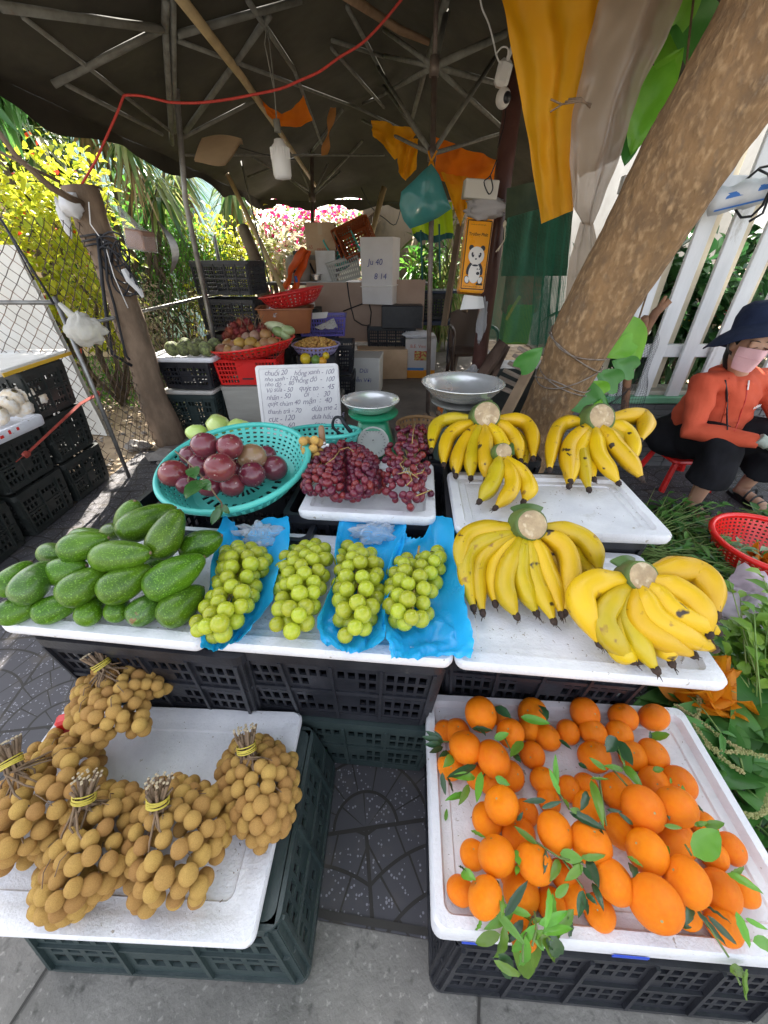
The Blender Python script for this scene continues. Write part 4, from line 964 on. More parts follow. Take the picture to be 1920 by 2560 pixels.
# ---- front right: mandarin tray
ZF = .345
cM, aM, _ = flr((1087, 2318), (1900, 2440), .425, ZF); cM = U(1087, 2318, z=ZF)
aM = R(-3.5); u_ = Vector((math.cos(aM), math.sin(aM), 0)); n_ = Vector((-u_.y, u_.x, 0)); cM = U(1083, 2322, z=ZF)+u_*.325+n_*.213
TM = tray('deep_foam_tray', 'deep white foam lid full of orange mandarins, front right', (cM.x, cM.y, ZF-.075), aM, .65, .43, .075, rim=.020, rec=.018)
mb = MB()
mb.box((cM+n_*-.2165+u_*-.245+Vector((0, 0, -.062))), (.05, .002, .007), Matrix.Rotation(aM, 3, 'Z'))
mb.box((cM+n_*-.2165+u_*.02+Vector((0, 0, -.058))), (.06, .002, .011), Matrix.Rotation(aM, 3, 'Z')); obj('tape_scrap', mb, mat('blue_tape', (.03, .08, .55), .4), TM)
put_crate('bigfront', (cM.x+.020, cM.y-.018, .001), aM, 'black slotted crate on the ground under the mandarins at the front right', 'crates carrying the front trays')
# ---- front left: longan tray
aL = R(-2.0); u_ = Vector((math.cos(aL), math.sin(aL), 0)); n_ = Vector((-u_.y, u_.x, 0)); ZL = .325
cL = U(625, 2360, z=ZL)-u_*.305+n_*.20
tray('foam_tray', 'flat white foam tray holding bunches of longans, front left', (cL.x, cL.y, ZL-.030), aL, .62, .41, .030, rim=.03, rec=.004, seed=2)
put_crate('biggreen', (cL.x+.085, cL.y+.0, .005), aL, 'dark green crate on the ground under the longans at the front left', 'crates carrying the front trays')
# ---- middle row
ZM = .62
def mid_tray(FL, FR_, depth, label, seed, z=ZM, m=FOAM, **k):
 c, a, w_ = flr(FL, FR_, depth, z); return tray('foam_tray', label, (c.x, c.y, z-.032), a, w_, depth, .032, seed=seed, m=m, **k), c, a, w_
_, cA, aA, wA = mid_tray((-12, 1562), (502, 1612), .40, 'white foam tray under the pile of avocados', 3, z=.628)
_, cG, aG, wG = mid_tray((512, 1606), (1136, 1655), .40, 'white foam tray under the green grapes in blue wraps', 4, z=.614)
_, cB, aB, wB = mid_tray((1139, 1655), (1838, 1712), .39, 'white foam tray under the two big front banana hands', 5, z=.62)
for (c, a, w_, nm, dx, dy) in ((cA, aA, wA, 'under the avocado tray', .06, 0), (cG, aG, wG, 'under the green grape tray', 0, 0), (cB, aB, wB, 'under the front banana tray', -.02, .085)):
 ux = Vector((math.cos(a), math.sin(a), 0))
 put_crate('black', (c.x+ux.x*dx, c.y+ux.y*dx+dy, .290), a, 'upper black slotted crate directly '+nm, 'stacked crates in the middle row')
 put_crate('green', (c.x+ux.x*dx+.01, c.y+ux.y*dx+.012+dy, .006), a, 'lower dark green crate on the pavement, in the stack '+nm, 'stacked crates in the middle row')
# ---- back row
ZK = .70
_, cR, aR_, wR = mid_tray((742, 1278), (1089, 1296), .345, 'white foam tray under the red grapes', 6, z=ZK)
_, cK, aK, wK = mid_tray((1140, 1322), (1692, 1342), .33, 'white foam tray under the back banana hands by the trunk', 7, z=ZK)
for (c, a, nm, k1) in ((cR, aR_, 'under the red grape tray', 'black'), (cK, aK, 'under the back banana tray', 'black')):
 put_crate('black', (c.x-.0, c.y+.05, .376), a, 'upper black slotted crate directly '+nm, 'stacked crates in the back row')
 put_crate('green', (c.x, c.y+.055, .09), a, 'lower dark green crate in the stack '+nm, 'stacked crates in the back row')
 mb = MB(); mb.box((c.x, c.y+.015, .046), (.46, .34, .085), Matrix.Rotation(a, 3, 'Z'), bev=.004); one('wood_block', mb, WOODD, 'timber block on the pavement below the crates '+nm, 'block')
cS = Vector((-.50, 1.10, 0))
put_crate('big', (cS.x, cS.y, .345), R(-6), 'black slotted crate holding up the teal basket of star apples', 'stacked crates in the back row')
put_crate('green', (cS.x, cS.y, .05), R(-6), 'lower dark green crate below the teal basket of star apples', 'stacked crates in the back row')
mb = MB(); mb.box((cS.x, cS.y, .026), (.5, .36, .05), Matrix.Rotation(R(-6), 3, 'Z'), bev=.004); one('wood_block', mb, WOODD, 'timber block on the pavement below the star apple crates', 'block')
for (x, y, nm) in ((-.20, 1.66, 'behind the red grapes, under the green scale'), (.42, 1.66, 'behind the back bananas, under the big steel bowl')):
 put_crate('black', (x, y, .295), 0, 'upper dark crate '+nm, 'crates carrying the scales'); put_crate('green', (x, y+.01, .006), 0, 'lower dark crate '+nm, 'crates carrying the scales')
# ---- stacks at the left edge
LB = {0: 'bottom', 1: 'second', 2: 'third'}
for k in range(3): put_crate('dusty', (-2.19, 2.24, .004+.265*k), R(1.0*(k-1)), LB[k]+' dusty black crate of the tallest stack beside the thin grey fence post', 'dusty crates stacked along the left edge')
for k in range(2): put_crate('dusty', (-2.19, 1.87, .004+.265*k), R(-1.0*k), LB[k]+' dusty black crate of the stack under the tray of net-wrapped pears', 'dusty crates stacked along the left edge')
for k in range(2): put_crate('dusty', (-2.20, 1.49, .004+.235*k-(.0 if k == 0 else .0)), R(1.2), LB[k]+' dusty black crate of the nearest stack at the left edge', 'dusty crates stacked along the left edge')
YLID = mat('yellow_edge', (.70, .42, .03), .6, grime=((.4, .25, .05), .6, 10))
t = tray('foam_cover', 'dirty white foam lid with a yellow taped edge on the tallest left stack', (-2.22, 2.22, .803), R(3), .62, .56, .03, m=FOAMD, seed=8)
mb = MB(); mb.box((-1.905, 2.235, .812), (.004, .54, .018), Matrix.Rotation(R(3), 3, 'Z')); obj('tape', mb, YLID, t)
t = tray('foam_tray', 'white foam tray with red print holding net-wrapped pears', (-2.17, 1.84, .535), R(-3), .60, .44, .055, rim=.02, rec=.02, m=FOAM, seed=9)
mb = MB(); rr = random.Random(6)
for k in range(7):
 y = 1.67+.05*k; mb.box((-1.868, y, .566+rr.uniform(-.008, .012)), (.002, rr.uniform(.008, .022), rr.uniform(.008, .022)), Matrix.Rotation(R(-3), 3, 'Z'))
obj('red_print', mb, RED, t)
tray('foam_cover', 'small white foam lid on the nearest stack at the left edge', (-2.17, 1.50, .505), R(1), .58, .40, .028, m=FOAM, seed=10)
NETP = mat('foam_net', (.80, .66, .48), .7, (.86, .80, .72), 26, mix=(.42, .58), bump=1.0, bscale=60)
PEAR = mat('pear_skin', (.72, .55, .25), .5, (.62, .5, .25), 8)
rr = random.Random(2); n = 0
for (px, py, z, lb) in ((8, 958, .665, 'topmost at the left edge'), (45, 960, .665, 'with the open end facing the lid above'), (5, 995, .64, 'at the left edge behind the front one'), (55, 1020, .63, 'front one nearest the tray corner'), (-15, 1030, .62, 'half out of frame at the tray front'), (85, 985, .625, 'rear right in crumpled clear plastic')):
 p = U(px, py, x=-1.97); p.z = min(p.z, z+.01); t = thing('wrapped_pear', 'round pale pear in white foam net, '+lb, 'pear', (p.x, p.y, p.z), 'net-wrapped pears in the left tray')
 mb = MB(); mb.ell(p, (.047, .047, .044), 18, 12); obj('fruit', mb, PEAR, t, True)
 mb = MB(); q = Matrix.Rotation(R(40), 3, 'Y') @ Matrix.Rotation(R(20*n), 3, 'Z')
 mb.lathe([(.014, .056), (.024, .050), (.040, .036), (.051, .012), (.051, -.012), (.040, -.034), (.022, -.046)], p, 28, rot=q)
 for i, v in enumerate(mb.v): v = Vector(v); mb.v[i] = tuple(v+(v-p).normalized()*.0025*math.sin(i*2.6))
 obj('foam_net', mb, NETP, t, True); n += 1
film_c = film('clear_film', (.75, .76, .80), alpha=.30, rough=.12, bump=1.0, bscale=14)
def crumple(name, label, c, r, m, seed, cat='bag', flat=.7, n=36, rough=.55, parent=None, rot=None, top=None):
 mb = MB(); mb.ell((0, 0, 0), 1.0, n, n//2)
 for i, v in enumerate(mb.v):
  v = Vector(v); k = 1+rough*(abs(noise.noise(v*1.7+Vector((seed, 0, 0))))*1.1-.25)+rough*.35*noise.noise(v*5+Vector((0, seed, 0)))+rough*.25*abs(noise.noise(v*9+Vector((0, seed, 2))))
  p = v*k;
  if top and v.z > .2: f = lerp(1, top, min(1, (v.z-.2)/.8)); p.x *= f; p.y *= f
  p = Vector((p.x*r[0], p.y*r[1], p.z*r[2]))
  if rot is not None: p = rot @ p
  mb.v[i] = tuple(p+Vector(c))
 if parent: return obj(name, mb, m, parent, True)
 return one(name, mb, m, label, cat, smooth=True)
crumple('plastic_bag', 'clear crumpled plastic over the wrapped pears', U(95, 975, x=-2.0)+Vector((0, 0, -.02)), (.05, .07, .06), film_c, 3)
mb = MB(); mb.tube([U(246, 984, x=-1.85), U(200, 1010, x=-1.85), U(70, 1132, x=-1.84)], [.011, .010, .008], 4); c = U(66, 1135, x=-1.84); mb.ell(c, (.012, .022, .018), 6, 5, wob=.4); c = U(243, 984, x=-1.85); mb.ell(c, (.013, .02, .02), 6, 5, wob=.3)
mb.tube([U(64, 1135, x=-1.84), U(40, 1155, x=-1.84)], .002, 4)
one('red_rod', mb, mat('faded_red_plastic', (.38, .055, .035), .55, (.28, .04, .03), 20, bump=.4), 'faded red plastic rod tied slantwise across the left crate stacks', 'rod')
t = thing('hanging_bag', 'crumpled white plastic bag tied to the fence rail above the left stacks', 'bag', U(215, 780, y=2.42))
crumple('bag', '', U(212, 822, y=2.36), (.095, .07, .085), film('white_bag', (.72, .70, .64), alpha=.62, bump=1, bscale=22, trans=.4), 5, top=.3, parent=t, rough=.4)
mb = MB(); mb.tube([U(150, 760, y=2.40), U(180, 790, y=2.37), U(215, 800, y=2.36)], [.012, .022, .035], 8); obj('knot', mb, MATS['white_bag'], t, True)
a = U(297, 515, y=2.9); b_ = U(352, 600, y=2.86)
t = thing('hanging_bag', 'stretched white bag with a brown brick hanging right of the timber post', 'bag', a)
BR = mat('brown_brick', (.25, .14, .10), .9, (.18, .10, .07), 12, bump=.8); mb = MB(); mb.box(b_, (.15, .09, .10), Matrix.Rotation(R(8), 3, 'Y') @ Matrix.Rotation(R(-25), 3, 'Z'), bev=.006); obj('brick', mb, BR, t)
mb = MB(); Rz = Matrix.Rotation(R(8), 3, 'Y') @ Matrix.Rotation(R(-25), 3, 'Z')
lo = [Rz @ p for p in rr_loop(.165, .105, .01, .02, 3)]; lo2 = [Rz @ p for p in rr_loop(.16, .10, .01, -.055, 3)]
n = len(lo); tp = [(a-b_)+Vector((.01*math.cos(k), .01*math.sin(k), 0)) for k in range(n)]
midl = [p*.5+q*.5 for p, q in zip(lo, tp)]; midl = [(p-(a-b_)*.5)*.8+(a-b_)*.5 for p in midl]
loft(mb, [[p+b_ for p in l] for l in (lo2, lo, midl, tp)], None, True, True); obj('bag', mb, film('milky_film', (.78, .78, .80), alpha=.10, bump=.6, bscale=20), t, True)
mb = MB(); mb.tube([U(286, 500, y=2.92), a], .004, 6); obj('string', mb, BLACKROPE, t)
mb = MB(); c = U(420, 620, y=3.4); mb.grid(lambda u, v: c+Vector((.03*math.sin(v*PI)*1.6-.03, .02*u, (.5-v)*.32))+Vector((u*.05*math.sin(v*PI), 0, 0)), 6, 14)
one('metal_strip', mb, STEEL, 'curved grey metal blade hanging on the wire fence left of the canopy leg', 'blade', smooth=True)
mb = MB(); p = U(318, 700, y=2.95); mb.tube([p+Vector((0, 0, .06)), p+Vector((.02, 0, 0)), p+Vector((.06, 0, -.06)), p+Vector((.07, 0, -.10))], [.02, .03, .02, .01], 6)
one('paper_scrap', mb, MATS['white_plastic_wrap'], 'torn whitish plastic scrap tied to the timber post below the cords', 'scrap')
# ================================================================ MID-GROUND GOODS
def foam_box(name, label, c, ang, w, d, h, m=BOX, lid=True, text=None, group=None, tilt=None, lidm=None, cat='box'):
 t = thing(name, label, cat, c, group); T = T_at(c, ang, tilt); mb = MB(); hl = h-.03 if lid else h
 loft(mb, [rr_loop(w-.03, d-.03, .012, 0, 3), rr_loop(w-.024, d-.024, .015, .006, 3), rr_loop(w-.008, d-.008, .015, hl, 3)], None, True, True, T); obj('body', mb, m, t, 'auto')
 if lid:
  mb = MB(); loft(mb, [rr_loop(w-.002, d-.002, .015, hl+.001, 3), rr_loop(w, d, .015, hl+.006, 3), rr_loop(w, d, .015, h-.004, 3), rr_loop(w-.008, d-.008, .012, h, 3)], None, True, True, T); obj('lid', mb, lidm or m, t, 'auto')
 if text:
  mb = MB(); R3 = T.to_3x3()
  for (s, size, x, z) in text:
   o = T @ Vector((x, -d/2+.0005-.0, z)); ttext(mb, s, size, o-(R3 @ Vector((0, .002, 0))), R3 @ Vector((1, 0, 0)), R3 @ Vector((0, 0, 1)), shear=.15)
  obj('writing', mb, BLUEINK, t)
 return t
foam_box('foam_box', 'grey-white foam box on the ground below the red crate', (-1.10, 3.42, .009), R(2), .52, .40, .40, m=mat('streaked_foam', (.42, .41, .37), .8, (.30, .29, .26), 4, bump=.6, bscale=40, stretch=(.3, 1, 2), grime=((.15, .14, .12), .6, 5)))
make_crate('stall', .42, .34, .35, CRG, 10, 8, 5, taper=.03); make_crate('stall2', .42, .34, .225, CRB, 11, 8, 4, taper=.012)
put_crate('stall', (-1.60, 3.34, .008), R(-4), 'dark green crate on the soil at the bottom of the custard apple stand', 'crates at the custard apple stand')
tray('foam_cover', 'thin dirty foam lid between the two crates of the custard apple stand', (-1.60, 3.34, .360), R(-4), .44, .36, .032, m=FOAMD, seed=11)
put_crate('stall2', (-1.58, 3.34, .394), R(-4), 'black crate in the custard apple stand, right under its white tray', 'crates at the custard apple stand')
tray('foam_tray', 'white foam tray with green custard apples', (-1.58, 3.32, .622), R(-4), .56, .40, .035, seed=12)
CUST = mat('custard_apple', (.22, .26, .09), .75, (.10, .11, .05), 40, mix=(.42, .55), bump=1.2, bscale=70, rnd=.25)
ca = [(430, 868, 'front left corner'), (457, 868, 'front row, second from left'), (484, 866, 'front row, middle'), (513, 866, 'front row, right, greenest'), (461, 846, 'back row, browner, left'), (492, 843, 'back row, middle'), (535, 853, 'back row, far right corner')]
src = None
for k, (px, py, lb) in enumerate(ca):
 p = U(px, py, y=3.22 if k < 4 else 3.38); p.z = .655+.048+(0.0)
 if src is None:
  mb = MB(); mb.ell((0, 0, 0), .054, 28, 18)
  for i, v in enumerate(mb.v):
   v = Vector(v); a = math.atan2(v.y, v.x); th = math.acos(max(-1, min(1, v.z/v.length))); mb.v[i] = tuple(v*(1+.07*math.sin(a*8+(int(th*5) % 2)*PI)*math.sin(th*16)))
  src = obj('custard_apple', mb, CUST, None, True, (0, 0, 0)); o = src
 else: o = src.copy(); COL.objects.link(o)
 o.location = p; o.rotation_euler = (k, k*.7, k*2); tag(o, 'knobbly green custard apple on the white tray, '+lb, 'custard apple', 'custard apples on the white tray')
def basket_round(name, label, c, r0, r1, h, m, tilt=None, n=40, rows=6, rimr=.008, group=None, ex=1.0, cat='basket', th=.003, foot=True):
 t = thing(name, label, cat, c, group); T = T_at(c, 0, tilt); mb = MB()
 us = [k/(2*n) for k in range(2*n+1)]; vs_ = [0, .12]+[.12+.8*k/(2*rows) for k in range(1, 2*rows+1)]+[1]
 def f(u, v, q):
  rr_ = r0+(r1-r0)*(v**.75)-q; a = 2*PI*u; return T @ Vector((rr_*ex*math.cos(a), rr_*math.sin(a), h*v**1.25+.003))
 mb.perf(f, us, vs_, lambda i, j: not (i % 2 == 1 and j % 2 == 0 and 1 < j < len(vs_)-2), th)
 mb.perf(lambda u, v, q: T @ Vector(((r0*(.02+.98*v))*ex*math.cos(2*PI*u), (r0*(.02+.98*v))*math.sin(2*PI*u), .003+q)), us[::2], [0, .3, .5, .7, .85, 1], lambda i, j: not (j in (1, 3) and i % 2), th)
 obj('bowl', mb, m, t, 'auto')
 mb = MB(); mb.tube([T @ Vector((r1*ex*math.cos(2*PI*k/60), r1*math.sin(2*PI*k/60), h)) for k in range(61)], rimr, 8, cap=False, up=T.to_3x3() @ Vector((0, 0, 1))); obj('rim', mb, m, t, True)
 return t
t = thing('red_crate', 'red plastic crate with handle slot under the red round basket', 'crate', (-1.12, 3.40, .41)); T = T_at((-1.12, 3.40, .41), R(2))
for ax, sg in (('x', -1), ('x', 1), ('y', -1), ('y', 1)):
 mb = MB(); W_, D_ = .50, .36; L_ = W_ if ax == 'x' else D_; O_ = D_ if ax == 'x' else W_
 us = steps(18, .4, .8, .9); vz = steps(5, .45, 1, .8)
 def f(u, v, q, ax=ax, sg=sg, L_=L_, O_=O_):
  ins = .02*(1-v); a = (u-.5)*(L_-2*ins); b = sg*(O_/2-ins-q); return T @ (Vector((a, b, .01+v*.20)) if ax == 'x' else Vector((b, a, .01+v*.20)))
 mb.perf(f, us, vz, lambda i, j: not (i % 2 and j % 2 and not (5 < i//2 < 12)), .005); obj('side_panel', mb, RED, t)
mb = MB(); W_, D_ = .51, .37; loft(mb, [rr_loop(W_, D_, .02, .19, 4), rr_loop(W_+.01, D_+.01, .02, .215, 4), rr_loop(W_-.02, D_-.02, .02, .215, 4), rr_loop(W_-.02, D_-.02, .02, .19, 4), rr_loop(W_, D_, .02, .19, 4)], None, False, False, T); obj('rim', mb, RED, t)
mb = MB(); mb.box(T @ Vector((0, -.168, .06)), (.09, .004, .012), Matrix.Rotation(R(2), 3, 'Z'), bev=.001); obj('handle_slot', mb, CRB, t)
BC = U(640, 872, y=3.42); BC.z = .63
basket_round('red_basket', 'wide red plastic basket of passion fruits and rambutans', (BC.x, 3.40, .632), .24, .34, .085, RED, Matrix.Rotation(R(-7), 4, 'Y'), n=44, rows=3)
PASS = [mat('passion_fruit', (.22, .085, .045), .5, (.32, .17, .06), 5, rnd=.3, bump=.15), mat('passion_fruit_yellow', (.40, .23, .04), .5, (.22, .10, .03), 6, rnd=.25, bump=.15), mat('passion_fruit_pale', (.34, .22, .15), .55, (.24, .12, .08), 6, rnd=.2)]
pf = [(556, 875, 0, 'far left in front'), (572, 862, 1, 'left, behind the first two'), (570, 878, 0, 'front left'), (592, 880, 2, 'front row, pale, second'), (600, 859, 1, 'large yellowish, left of centre'), (618, 846, 2, 'small pale one in the middle row'), (624, 878, 0, 'front centre, dark'), (628, 858, 1, 'large striped one at the centre'), (638, 841, 2, 'grey-brown one behind the centre'), (650, 868, 1, 'orange-cheeked, front right'), (664, 860, 0, 'dark, right of the orange-cheeked one'), (664, 838, 0, 'back right under the rambutans'), (682, 858, 0, 'far right near the rim'), (585, 865, 0, 'dark, between the left two')]
for k, (px, py, mi, lb) in enumerate(pf):
 p = U(px, py, y=3.24 if py > 870 else 3.33 if py > 850 else 3.42); mb = MB(); r_ = .048; mb.ell(p, (r_*1.12, r_, r_*.98), 16, 10, rot=Matrix.Rotation(k, 3, 'Z'), wob=.06, seed=k)
 one('passion_fruit', mb, PASS[mi], 'passion fruit in the red basket, '+lb, 'passion fruit', 'passion fruits in the red basket', smooth=True)
t = thing('rambutan_pile', 'hairy dark red rambutan bunch at the back of the red basket', 'rambutans', U(620, 815, y=3.5)); RAMB = mat('rambutan', (.22, .018, .014), .7, (.12, .02, .014), 20, bump=1, bscale=90, rnd=.3)
rr = random.Random(9); mb0 = MB(); mb0.ell((0, 0, 0), .024, 12, 8)
for q in range(110):
 a = rr.uniform(0, 2*PI); z = rr.uniform(-1, 1); s = math.sqrt(1-z*z); d = Vector((s*math.cos(a), s*math.sin(a), z)); e = d+Vector((rr.uniform(-.5, .5), rr.uniform(-.5, .5), rr.uniform(-.5, .5))); mb0.tube([d*.022, d*.029, d*.029+e*.006], [.0014, .001, .0004], 3, cap=False)
proto = None
rp_ = [(584, 815), (600, 808), (618, 805), (575, 828), (592, 830), (608, 828), (628, 820), (585, 842), (602, 844), (565, 842), (655, 818), (662, 828), (648, 830), (575, 855), (615, 840), (640, 838), (590, 818), (608, 818), (570, 835), (668, 840), (650, 842)]
for k, (px, py) in enumerate(rp_):
 p = U(px, py, y=3.42+.05*rr.random()+(.06 if py < 825 else 0))
 if proto is None: proto = raw('rambutan', mb0, RAMB, t); o = proto; o.location = p-t.location
 else: o = inst(proto, t, p-t.location)
 o.rotation_euler = (k, 2*k, k*.3); o.scale = (1.25,)*3
mb = MB()
for k in range(9): a = U(600+k*8, 830, y=3.45); mb.tube([a, a+Vector((rr.uniform(-.05, .05), .02, .09)), a+Vector((rr.uniform(-.08, .08), .02, .13))], .002, 4)
obj('stem', mb, STEM, t)
GM = mat('green_mango', (.22, .30, .12), .4, (.30, .36, .18), 5, rnd=.15)
for px, py, a, lb in ((697, 830, 20, 'left, half behind'), (713, 838, 50, 'front'), (720, 826, 10, 'rear right')):
 p = U(px, py, y=3.5); mb = MB(); mb.ell(p, (.06, .043, .04), 16, 10, rot=Matrix.Rotation(R(a), 3, 'Y')); one('green_mango', mb, GM, 'pale green mango at the right end of the red basket, '+lb, 'mango', 'green mangoes in the red basket', smooth=True)
p = U(690, 818, y=3.6); mb = MB(); mb.ell(p, (.10, .05, .045), 16, 10, rot=Matrix.Rotation(R(10), 3, 'Y')); one('melon', mb, mat('pale_melon', (.55, .58, .35), .5), 'long pale yellow melon behind the green mangoes', 'melon', smooth=True)
for k in range(2):
 put_crate('big', (-.62, 4.2, .008+.295*k), R(0), ['bottom', 'top'][k]+' black crate below the brown tub behind the red basket', 'crates behind the red basket')
tb = Vector((U(718, 824, y=4.05).x, 4.1, .70))
t = thing('brown_tub', 'orange-brown plastic tub standing behind the red basket', 'tub', tb); T = T_at(tb, R(8)); BRP = mat('brown_plastic', (.30, .11, .04), .45, (.24, .08, .03), 6, bump=.2)
mb = MB(); loft(mb, [rr_loop(.42, .30, .05, 0, 6), rr_loop(.50, .36, .06, .20, 6), rr_loop(.53, .39, .06, .205, 6), rr_loop(.53, .39, .06, .215, 6), rr_loop(.485, .345, .055, .212, 6), rr_loop(.41, .29, .05, .01, 6)], None, True, True, T); obj('tub', mb, BRP, t, 'auto')
crumple('plastic_bag', 'purplish clear plastic bag in the brown tub', U(690, 785, y=4.0), (.08, .08, .06), film_c, 8)
cc = U(737, 768, y=4.1); basket_round('red_colander', 'round red colander tilted on top of the brown tub', (cc.x, 4.1, .915), .17, .30, .12, mat('deep_red_plastic', (.52, .02, .02), .35), Matrix.Rotation(R(-9), 4, 'Y'), n=36, rows=4, cat='colander')
PUR = mat('purple_plastic', (.12, .10, .42), .4, (.16, .14, .48), 6, bump=.2)
PURL = mat('lilac_plastic', (.38, .34, .60), .4)
def rect_basket(name, label, c, ang, w, d, h, m, tilt=None, taper=.02, nx=16, ny=10, nz=4, cat='basket', group=None):
 t = thing(name, label, cat, c, group); T = T_at(c, ang, tilt)
 mb = MB()
 for ax, sg in (('x', -1), ('x', 1), ('y', -1), ('y', 1)):
  L_ = w if ax == 'x' else d; O_ = d if ax == 'x' else w; us = steps(nx if ax == 'x' else ny, .5, .7, 1); vz = steps(nz, .5, 1, .7)
  def f(u, v, q, ax=ax, sg=sg, L_=L_, O_=O_):
   ins = taper*(1-v); a = (u-.5)*(L_-2*ins); b = sg*(O_/2-ins-q); return T @ (Vector((a, b, v*(h-.01))) if ax == 'x' else Vector((b, a, v*(h-.01))))
  mb.perf(f, us, vz, lambda i, j: not (i % 2 and j % 2), .004)
 obj('side', mb, m, t)
 mb = MB(); mb.perf(lambda u, v, q: T @ Vector(((u-.5)*(w-2*taper-.01), (v-.5)*(d-2*taper-.01), .001+q)), steps(8, .5, .8, 1), steps(6, .5, .8, 1), lambda i, j: not (i % 2 and j % 2), .004); obj('base', mb, m, t)
 mb = MB(); loft(mb, [rr_loop(w+.006, d+.006, .02, h-.012, 4), rr_loop(w+.016, d+.016, .02, h, 4), rr_loop(w-.012, d-.012, .02, h+.001, 4), rr_loop(w-.012, d-.012, .02, h-.012, 4), rr_loop(w+.006, d+.006, .02, h-.012, 4)], None, False, False, T); obj('rim', mb, m, t)
 return t
pb = U(812, 846, y=4.3)
put_crate('black', (-.78, 4.72, .008), 0, 'black crate on the floor far behind, under the purple basket', 'crates behind the red basket'); put_crate('black', (-.78, 4.72, .303), 0, 'upper black crate carrying the purple basket', 'crates behind the red basket')
rect_basket('purple_basket', 'rectangular purple basket with papers on top', (-.66, 4.60, .60), R(4), .50, .34, .19, PUR)
mb = MB(); q = [U(*p, y=4.4) for p in ((781, 783), (820, 780), (816, 795), (780, 798))]; mb.add(q+[p+Vector((0, .02, .001)) for p in q], [(0, 1, 2, 3), (4, 5, 6, 7), (0, 1, 5, 4), (2, 3, 7, 6)]); one('white_card', mb, PAPER, 'small white card standing in the purple basket', 'card')
mb = MB(); q = [U(785, 818, y=4.2), U(835, 795, y=4.35), U(845, 820, y=4.2), U(800, 824, y=4.15)]; mb.grid(lambda u, v: q[0].lerp(q[1], u).lerp(q[3].lerp(q[2], u), v)+Vector((0, 0, .02*noise.noise(Vector((u*5, v*5, 1))))), 8, 6); one('newspaper', mb, mat('newsprint', (.60, .60, .58), .85, (.25, .25, .25), 60, mix=(.5, .7)), 'folded newspaper lying on the purple basket', 'newspaper', smooth=True)
lb_ = Vector((U(789, 868, y=3.75).x, 3.78, .555))
put_crate('black', (lb_.x-.08, 3.95, .008), R(3), 'black crate on the floor below the lilac bowl of small longans', 'crates behind the red basket')
basket_round('lilac_bowl', 'lilac plastic bowl heaped with small longans', tuple(lb_), .15, .215, .085, PURL, n=36, rows=2, cat='bowl')
mb = MB(); mb.box((lb_.x, 3.86, .43), (.36, .30, .25), bev=.01); one('dark_box', mb, CRB, 'dark plastic box between the lilac bowl and its crate', 'box')
LONG = mat('longan_skin', (.58, .345, .105), .75, (.46, .25, .075), 9, bump=.7, bscale=120, rnd=.16, spots=[((.62, .36, .09), .56, 90, .08)], grime=((.26, .12, .03), .60, 14), spec=.25)
t = thing('longan_heap', 'heap of small loose longans filling the lilac bowl', 'longans', (lb_.x, lb_.y, .6)); rr = random.Random(12); mb0 = MB(); mb0.ell((0, 0, 0), .0155, 12, 8); proto = None; placed = []
for k in range(4000):
 a = rr.uniform(0, 2*PI); q = .185*math.sqrt(rr.random()); p = Vector((lb_.x+q*math.cos(a), lb_.y+q*math.sin(a), .632+.055*(1-(q/.19)**2)))
 if all((p-o).length > .024 for o in placed):
  placed.append(p)
  if proto is None: proto = raw('longan', mb0, LONG, t); proto.location = p-t.location
  else: inst(proto, t, p-t.location)
 if len(placed) >= 98: break
mb = MB(); mb.lathe([(.0, 0), (.16, .005), (.185, .03), (.12, .06), (0, .085)], (lb_.x, lb_.y, .59), 20); obj('core', mb, LONG, t, True)
OR2 = mat('mid_orange', (.62, .30, .02), .4); GR2 = mat('green_citrus', (.12, .22, .04), .4)
for (px, py, m_, r_, lb) in ((764, 897, mat('yellow_citrus', (.55, .40, .02), .35), .045, 'yellow orange fruit on the left'), (790, 900, GR2, .04, 'dark green citrus in the middle'), (806, 903, OR2, .035, 'small orange tangerine at the right'), (815, 889, MATS['yellow_citrus'], .028, 'small yellow lime at the far right')):
 p = U(px, py, y=3.3); mb = MB(); mb.ell(p, r_, 16, 10); one('citrus_fruit', mb, m_, lb+' behind the price board, below the lilac bowl', 'citrus', 'citrus behind the price board', smooth=True)
put_crate('stall2', (U(785, 910, y=3.35).x-.06, 3.38, .20), R(2), 'dark crate with citrus fruits behind the price board', 'crates behind the red basket')
mb = MB(); mb.box((U(785, 910, y=3.35).x-.06, 3.38, .105), (.38, .26, .19), bev=.01); one('dark_box', mb, CRB, 'dark box below the citrus crate behind the price board', 'box')
make_crate('tall', .60, .40, .295, CRB, 20, 12, 6, taper=.01, panel=False)
ct = U(590, 812, y=4.45)
for k in range(4): put_crate('tall', (ct.x, 4.55, .008+.325*k if k < 4 else 0), R(-9), ['bottom', 'second', 'third', 'topmost'][k]+' crate of the tall black stack against the garden', 'tall black crate stack')
foam_box('foam_box', 'grey-white lidded foam box with blue handwriting behind the steel scale bowl', (-.25, 4.52, .012), R(-6), .46, .36, .395, m=mat('grey_foam', (.60, .60, .57), .75, (.54, .53, .51), 5, bump=.3, bscale=120), text=[('lớt 4    Dứi', .062, -.19, .24), ('Dễn Với', .062, -.09, .14)])
t = thing('work_table', 'low table with a dark shelf edge carrying the pot and cartons', 'table', (-.5, 5.7, 0)); mb = MB(); mb.box((-.45, 5.75, 1.03), (2.0, .55, .03), bev=.004); obj('table_top', mb, mat('dark_board', (.10, .09, .08), .5), t)
mb = MB(); mb.box((-.45, 5.462, 1.048), (2.0, .012, .012)); obj('glass_edge', mb, mat('pale_edge', (.55, .58, .58), .3), t)
